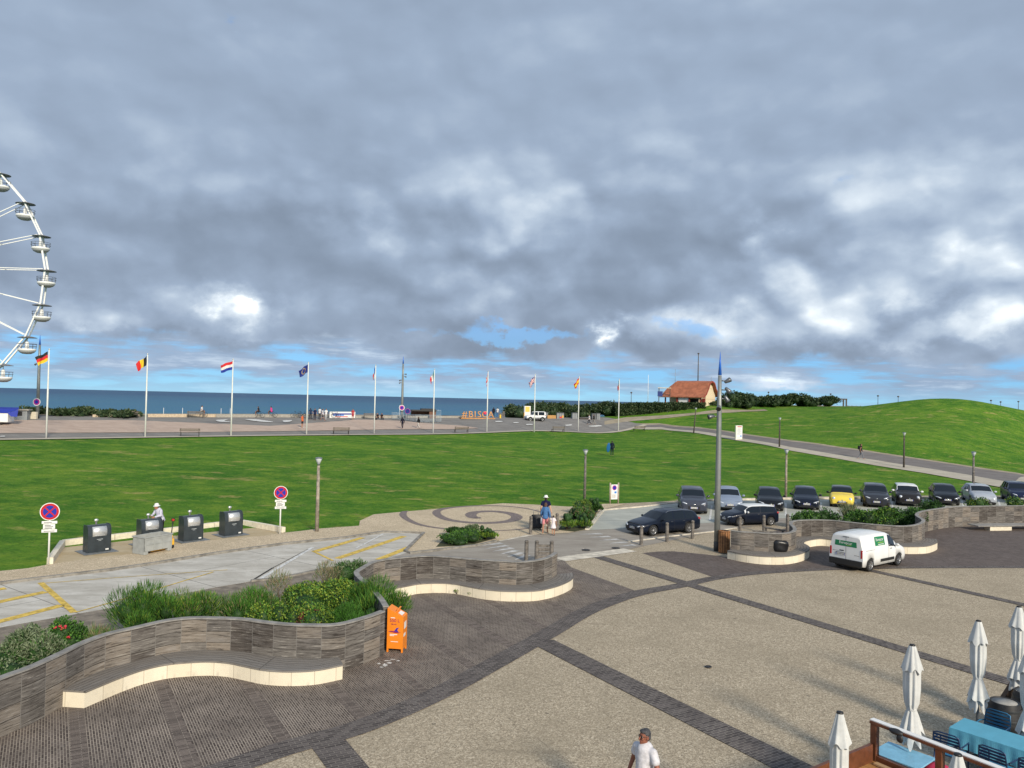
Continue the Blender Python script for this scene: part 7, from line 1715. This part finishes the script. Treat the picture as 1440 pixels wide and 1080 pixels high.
def beam():
    g = DP(1186, 572, 160); t = thing('beam_shelter', 'dark timber beam on two posts at the right end of the far shrubs', 'shelter', (g.x, g.y, g.z-.3), 0)
    for x in (0, .6): q = mb(M_POSTD); q.box(x-.12, x+.12, -.1, .1, 0, 1.75); q.build('post', t)
    q = mb(M_POSTD); q.box(-1.9, .75, -.12, .12, 1.752, 2.0); q.build('beam', t)
    f = thing('rail_fence', 'low grey fence running right from the timber frame along the hill crest', 'fence', (g.x+.9, g.y, g.z-.3), .02); q = mb(M_POST); q.box(0, 7.2, -.03, .03, .25, .52); q.build('rail', f)
    for k in range(9): q = mb(M_POST); q.box(k*.9-.05, k*.9+.05, -.05, .05, 0, .6); q.build('post', f)
beam()
# ------------------------------------------------------------------ ferris wheel
def ferris():
    W_ = mat('wheel_white', (.80, .80, .78), .4, var=.05); DKM = mat('canopy_grey', (.17, .17, .18), .6); CAG = mat('cage_grey', (.13, .15, .18), .5, .4)
    c = DP(-156, 374, 78); R = 197*78/F; t = thing('ferris_wheel', 'white ferris wheel with open gondolas at the left edge', 'ferris wheel', (c.x, c.y, c.z), -math.radians(-16)); dw = .55
    def node(k, y, rr=R): a = math.radians(2.4+15*k); return Vector((rr*math.cos(a), y, rr*math.sin(a)))
    for y in (-dw, dw):
        q = mb(W_, False)
        for k in range(24): q.bar(node(k, y), node(k+1, y), .17, .14)
        q.build('rim', t)
    for k in range(24):
        q = mb(W_)
        for y in (-dw, dw): q.bar(node(k, y, R*.985), node(k, y*1.6, 1.0), .075, .075)
        q.bar(node(k, -dw), node(k, dw), .12, .12); q.bar(node(k, -dw*1.3, R*.72), node(k, dw*1.3, R*.72), .07, .07)
        q.build('spoke', t)
    q = mb(W_, True); q.lathe([(.05, -2.2), (.9, -2.2), (.9, 2.2), (.05, 2.2)], 20, (0, 0, 0), 'Y'); q.build('hub', t)
    gz = ground_h(c.x, c.y)-c.z
    for x in (-6, 6):
        for y in (-2.4, 2.4): q = mb(W_); q.bar((0, y, 0), (x, y*1.4, gz), .4, .4); q.build('support_leg', t)
    proto_g = None
    for k in range(-3, 21):
        p = node(k, 0)
        if p.z < -R*.93: continue
        if proto_g is None:
            q = mb(W_, True); q.lathe([(.98, -1.98), (1.06, -1.95), (1.08, -1.70), (1.02, -1.70), (1.0, -1.96), (.02, -1.99)], 18, cap=False); g = q.build('gondola', t); q = mb(mat('gondola_belly_shaded', (.30, .31, .32), .6), True); q.lathe([(.02, -2.42), (.50, -2.38), (.85, -2.2), (1.03, -1.96)], 18); q.build('belly', g)  # lower bowl greyer than the white basket: its shade is put into the colour
            q = mb(DKM, True); q.lathe([(.02, -.02), (.6, -.06), (1.15, -.20), (1.18, -.24), (.5, -.20), (.02, -.18)], 20); q.build('canopy', g)
            q = mb(CAG, True); n = 16
            for z in (-1.05, -1.38): q.tube([(1.14*math.cos(2*math.pi*i/n), 1.14*math.sin(2*math.pi*i/n), z) for i in range(n+1)], .028, 5, cap=False)
            for i in range(10): a = 2*math.pi*i/10; q.tube([(1.06*math.cos(a), 1.06*math.sin(a), -1.74), (1.14*math.cos(a), 1.14*math.sin(a), -1.05)], .022, 5)
            q.build('cage_rail', g)
            q = mb(W_, True); q.tube([(0, 0, -.2), (0, 0, -.75)], .05, 8); q.tube([(0, 0, -.75), (0, 0, -1.9)], [.2, .30], 10); q.build('centre_column', g)
            proto_g = g; o = g
        else: o = copy_tree(proto_g, t)
        o.location = (p.x, p.y, p.z); o.scale = (.80, .80, .80)
ferris()
# ------------------------------------------------------------------ terrace at the lower right
M_CANV = mat('parasol_canvas', (.55, .56, .55), .85, var=.12, scale=3, bump=.3, bscale=25)
def parasol(label, px, ytop, z=2.65, body=1.15, fat=.74, seed=1, tie=.52):
    p = G(px, ytop, z); t = thing('closed_parasol', label, 'parasol', (p.x, p.y, 0), seed*.7, 'closed white parasols of the terrace'); r = random.Random(seed)
    q = mb(mat('parasol_pole', (.25, .26, .27), .4, .6), True); q.tube([(0, 0, 0), (0, 0, z-.02)], .028, 10); q.build('pole', t)
    q = mb(mat('concrete_base', (.3, .3, .29), .9), True); q.lathe([(.02, 0), (.30, 0), (.30, .07), (.05, .10)], 18); q.build('base', t)
    q = mb(M_TRIM, True); q.lathe([(.035, z-.02), (.047, z-.02), (.045, z+.012), (.02, z+.018)], 14); q.build('cap', t)
    def skirt(zs, rs, folds, amp, nm, hem=.0, ph=0):
        n = 96; v = []
        for i, (z_, R_) in enumerate(zip(zs, rs)):
            f = i/(len(zs)-1)
            for k in range(n):
                a = 2*math.pi*k/n; w = math.cos(folds*a+ph)+.5*math.cos((folds+3)*a*1.0+ph*2+i*.15); RR = R_*fat*(1+amp*w*(.35+.65*f))
                zz = z_-(hem*f*f*(math.cos(4*a+ph)*.5+.5*math.cos(7*a+1))*.5 if f > .5 else 0)
                v.append((RR*math.cos(a), RR*math.sin(a), zz))
        q = mb(M_CANV, True); q.add(v, [(i*n+k, i*n+(k+1) % n, (i+1)*n+(k+1) % n, (i+1)*n+k) for i in range(len(zs)-1) for k in range(n)]); q.build(nm, t)
    skirt([z-.01, z-.15, z-.34, z-.44], [.075, .13, .20, .235], 7, .10, 'top_valance', .10, seed)
    zt = z-body-.02
    skirt([z-.30, z-.5, z-.8, z-1.05, zt+.0], [.17, .19, .185, .155, .10], 9, .13, 'canopy', 0, seed*2)
    skirt([zt+.01, zt-.10, zt-.25, zt-.42], [.10, .15, .20, .25], 8, .16, 'lower_fold', .16, seed*3)
    skirt([zt-.15, zt-.4, zt-.6], [.13, .17, .20], 6, .22, 'hem', .22, seed*5)
    q = mb(M_CANV, True); q.lathe([(.108*fat, zt-.02), (.118*fat, zt), (.118*fat, zt+.03), (.105*fat, zt+.05)], 24, cap=False); q.build('tie_strap', t)
parasol('closed white parasol in the middle, left of the blue tables', 1283, 907, seed=1)
parasol('closed white parasol with a black cap behind the slatted blue chair', 1376, 873, seed=2)
parasol('closed white parasol at the right edge above the barrels', 1433, 853, 2.65, seed=3)
parasol('narrow closed parasol at the left corner of the wooden terrace', 1181, 1002, 2.65, body=1.5, fat=.62, seed=4)
parasol('closed parasol just rising at the bottom edge before the blue chairs', 1347, 1061, 2.65, body=1.2, fat=.68, seed=5)
parasol('closed white parasol partly seen behind the leaning dark beam', 1447, 915, 2.3, seed=6)
# blue tables
a = G(1352.5, 1010.6, .75); b = G(1440, 1037.8, .75); DX = (b-a).to_2d().normalized(); TANG = math.atan2(DX.y, DX.x)
f_ = G(1336, 1022, .75)
M_CLOTH = mat('blue_tablecloth', (.10, .36, .50), .8, var=.06, scale=3)
def table(label, off, first=None):
    w = .70; o0 = f_.to_2d()+DX*off; t = thing('cafe_table', label, 'table', (o0.x, o0.y, 0), TANG, 'cafe tables on the terrace')
    for x in (.08, w-.08):
        for y in (.08, w-.08): q = mb(M_TRIM); q.box(x-.02, x+.02, y-.02, y+.02, 0, .72); q.build('leg', t)
    q = mb(M_POST); q.box(.01, w-.01, .01, w-.01, .721, .742); q.build('tabletop', t)
    n = 24; per = []
    for k in range(4*n):
        s = k//n; u = (k % n)/n*w; per.append([(u, 0), (w, u), (w-u, w), (0, w-u)][s])
    v = []; lay = [(.003, .750), (.012, .742), (.022, .60), (.045, .42)]
    for li, (e, z) in enumerate(lay):
        for k, (x, y) in enumerate(per):
            dx = x-w/2; dy = y-w/2; m = max(abs(dx), abs(dy)); wv = .014*math.sin(k*.9)*(li/3)**2; s = (m+e+wv)/m
            cz = .06*((min(abs(dx), abs(dy))/m)**6) if li == 3 else 0
            v.append((w/2+dx*s, w/2+dy*s, z-cz))
    N = 4*n; f = [(i*N+k, i*N+(k+1) % N, (i+1)*N+(k+1) % N, (i+1)*N+k) for i in range(3) for k in range(N)]+[tuple(range(N))]
    q = mb(M_CLOTH); q.add(v, f); o = q.build('tablecloth'); o.location = t.location; o.rotation_euler = t.rotation_euler
    tag(o, label.replace('table under', 'tablecloth on').replace('cafe tablecloth on its blue cloth', 'bright blue tablecloth'), 'tablecloth', 'blue tablecloths')
table('square cafe table under its blue cloth, left one of the joined pair', 0.0); table('square cafe table under its blue cloth, right one of the joined pair', .706)
M_CHB = mat('chair_blue', (.035, .16, .30), .4, .1, var=.08); M_CHD = mat('chair_dark_blue', (.012, .035, .10), .35, .2, var=.05); M_SEATB = mat('chair_seat_blue', (.045, .25, .42), .6, var=.05)
def chair(m):
    t = thing('slatted_chair', 'x', 'chair', group='blue slatted metal chairs of the terrace')
    q = mb(M_SEATB); 
    for k in range(6): q.box(-.21, .21, -.20+k*.07, -.14+k*.07, .435, .452, .004)
    q.build('seat', t)
    q = mb(m, True); q.tube([(-.22, -.20, .44), (-.23, -.27, .66), (-.215, -.30, .84), (-.15, -.305, .87), (.15, -.305, .87), (.215, -.30, .84), (.23, -.27, .66), (.22, -.20, .44)], .014, 8); q.build('back_frame', t)
    q = mb(m)
    for k in range(5): z = .55+k*.062; y = lerp(-.235, -.30, k/4); q.box(-.215, .215, y-.006, y+.006, z, z+.036)
    q.build('back_slats', t)
    for s in (-1, 1):
        q = mb(m, True); q.tube([(s*.225, -.26, .64), (s*.26, -.08, .665), (s*.26, .14, .655), (s*.245, .20, .63), (s*.24, .205, 0)], .014, 8); q.build('armrest', t)
        q = mb(m, True); q.tube([(s*.22, -.20, .44), (s*.235, -.27, 0)], .014, 8); q.build('leg', t)
    q = mb(m, True); q.tube([(-.22, .2, .43), (.22, .2, .43)], .012, 6); q.tube([(-.22, -.2, .43), (.22, -.2, .43)], .012, 6); q.build('seat_frame', t)
    return t
dy = Vector((-DX.y, DX.x))
ch1 = chair(M_CHD); ch2 = chair(M_CHB)
o0 = f_.to_2d(); 
def put(o, u, v, rz, lab, new=True):
    c = o0+DX*u+dy*v; o = copy_tree(o) if new else o; o.location = (c.x, c.y, 0); o.rotation_euler = (0, 0, TANG+rz); o['label'] = lab
put(ch1, .18, -.42, .08, 'dark blue slatted chair in front of the left blue table, seen from behind', False)
put(ch1, .98, -.38, -.05, 'dark blue slatted chair in front of the right blue table, seen from behind')
put(ch2, .40, 1.02, math.pi, 'blue slatted chair behind the left blue table, facing us', False)
put(ch2, 1.42, 1.02, math.pi+.1, 'blue slatted chair behind the right blue table, cut by the edge')
put(ch1, 1.6, -.35, 0, 'dark blue slatted chair at the lower right corner, mostly out of view')
# barrels and leaning beam
def barrel(label, px, py, z=.98):
    p = G(px, py, z); t = thing('barrel', label, 'barrel', (p.x, p.y, 0), 0, 'dark wine barrels on the terrace'); DW = mat('barrel_black', (.018, .018, .020), .5, var=.3, scale=10)
    q = mb(DW, True); q.lathe([(.26, 0), (.33, .25), (.35, .48), (.33, .72), (.27, z)], 28, cap=False); q.lathe([(.27, z), (.25, z), (.25, z-.03)], 28, cap=False); q.build('staves', t)
    q = mb(mat('barrel_lid', (.30, .29, .27), .7, var=.2)); q.lathe([(.001, z-.03), (.255, z-.03), (.255, z-.015), (.001, z-.012)], 28); q.build('lid', t)
    for zz, rr in ((.12, .30), (.30, .342), (.66, .340), (.86, .302)): q = mb(mat('hoop_iron', (.045, .05, .055), .5, .5), True); q.lathe([(rr+.003, zz-.03), (rr+.008, zz), (rr+.001, zz+.03)], 28, cap=False); q.build('hoop', t)
barrel('dark barrel with a pale lid behind the blue tables', 1413, 986); barrel('second dark barrel farther right, cut by the edge', 1447, 972)
t = thing('leaning_beam', 'dark brown weathered beam leaning up to the right behind the barrels', 'beam'); a = G(1403, 1003, .2); b = DP(1462, 912, a.y-.1); q = mb(mat('beam_brown', (.07, .045, .03), .85, var=.4, scale=8)); q.bar(a, b, .16, .20); q.build('timber', t)
# raised wooden deck with glass windbreak
def deck():
    ZD = .83; ZT = 1.50; WD = mat('mahogany', (.13, .045, .020), .45, var=.25, scale=6); 
    def m_deck():
        m, t, b = new_mat('deck_planks'); c = obj_xyz(t); br = t.node('ShaderNodeTexBrick'); t.put(br.inputs[0], c); I = br.inputs; I['Scale'].default_value = 1; I['Brick Width'].default_value = 2.4; I['Row Height'].default_value = .12; I['Mortar Size'].default_value = .003; I['Color1'].default_value = (.36, .17, .055, 1); I['Color2'].default_value = (.46, .24, .085, 1); I['Mortar'].default_value = (.05, .03, .02, 1)
        n = t.noise(t.mapping(c, sc=(1, 8, 1)), 3, 5, .6); t.put(b.inputs['Base Color'], t.mix(t.math('MULTIPLY', t.sstep(n, .5, .7), .4), br.outputs['Color'], (.22, .09, .03))); b.inputs['Roughness'].default_value = .45; return m
    A = G(1230, 1014, ZT); B = G(1401, 1079.5, ZT); d = (B-A).to_2d().normalized(); L = 5.2; t = thing('terrace_deck', 'raised orange-brown wooden terrace deck with a glass windbreak at the lower right', 'terrace', (A.x, A.y, 0), math.atan2(d.y, d.x))
    # local x runs along the windbreak towards the camera's right, local -y is the deck side
    C = G(1160, 1073, 1.13).to_2d()-A.to_2d(); nl = Vector((-d.y, d.x)); cx, cy = C.dot(d), C.dot(nl)
    q = mb(m_deck()); q.add([(0, 0, ZD), (L, 0, ZD), (L, -3.5, ZD), (cx*2, cy*2, ZD)], [(0, 3, 2, 1)]); q.build('floor', t)
    q = mb(WD); q.bar((0.06, 0, .40), (L, 0, .40), .06, .80); q.bar((cx*.03, cy*.03-.05, .56), (cx*2, cy*2, .56), .06, 1.14); q.build('fascia', t)
    for x in (0, 1.12, 2.3, 3.5): q = mb(WD); q.box(x-.05, x+.06, -.055, .055, .82, ZT-.045, .006); q.build('post', t)
    q = mb(WD); q.box(-.06, L, -.06, .06, ZT-.044, ZT-.003); q.box(0.06, L, -.05, .05, .84, .93); q.build('rail', t)
    q = mb(M_WHITE); q.box(-.07, L, -.035, .075, ZT-.001, ZT+.022, .004); q.build('white_capping', t)
    gl, tt, bb = new_mat('windbreak_glass'); bb.inputs['Base Color'].default_value = (.9, .95, 1, 1); bb.inputs['Roughness'].default_value = .02; bb.inputs['Transmission Weight'].default_value = 1.0; bb.inputs['IOR'].default_value = 1.02; bb.inputs['Specular IOR Level'].default_value = .8
    for x0, x1 in ((.065, 1.06), (1.19, 2.24), (2.37, 3.44)): q = mb(gl); q.box(x0, x1, -.006, .006, .935, ZT-.05); q.build('pane', t)
    q = mb(mat('pale_timber', (.42, .27, .14), .7)); q.box(.12, .85, -.22, -.12, .845, .875); q.build('loose_batten', t)
    q = mb(mat('dark_brown_panel', (.10, .03, .02), .6, var=.2)); q.box(1.95, 3.4, .07, .10, .45, ZT-.06); q.build('lower_panel', t)
    M = t.matrix_basis
    k = thing('cloth_bundle', 'black cloth tied over the white-capped rail of the windbreak', 'cloth', (Matrix.Translation(A.xyz*Vector((1, 1, 0)) if False else (A.x, A.y, 0)) @ Matrix.Rotation(math.atan2(d.y, d.x), 4, 'Z') @ Vector((.42, 0, ZT))), math.atan2(d.y, d.x))
    q = mb(M_BLACK, True); q.ball((0, -.05, -.02), (.13, .075, .05), 12, 8); q.ball((.08, -.085, -.10), (.06, .035, .07), 12, 8); q.build('fabric', k)
deck()
# shaded low bench top and cushions behind the glass
c = G(1270, 1062, .74).to_2d(); t = thing('cafe_table', 'low table with a pale blue top seen through the windbreak glass', 'table', (c.x, c.y, 0), TANG, 'cafe tables on the terrace'); q = mb(mat('pale_blue_top', (.22, .47, .62), .5)); q.box(-.42, .42, -.35, .35, .72, .75, .006); q.build('tabletop', t); q = mb(WDK := mat('dark_brown_panel', (.10, .03, .02), .6)); q.box(-.36, .36, -.3, .3, 0, .718); q.build('base', t)
c = G(1319, 1079, .66).to_2d(); q = mb(mat('red_cushion', (.55, .03, .08), .8, var=.1), True); q.ball((0, 0, 0), (.24, .22, .09), 16, 10); o = q.build('cushion'); o.location = (c.x, c.y, .62); tag(o, 'crimson round cushion below the windbreak at the bottom edge', 'cushion')
c2 = thing('stool', 'dark brown stool carrying the crimson cushion', 'stool', (c.x, c.y, 0), 0); q = mb(mat('dark_brown_panel', (.10, .03, .02)), True); q.lathe([(.18, 0), (.14, .3), (.20, .53)], 16); q.build('seat_drum', c2)
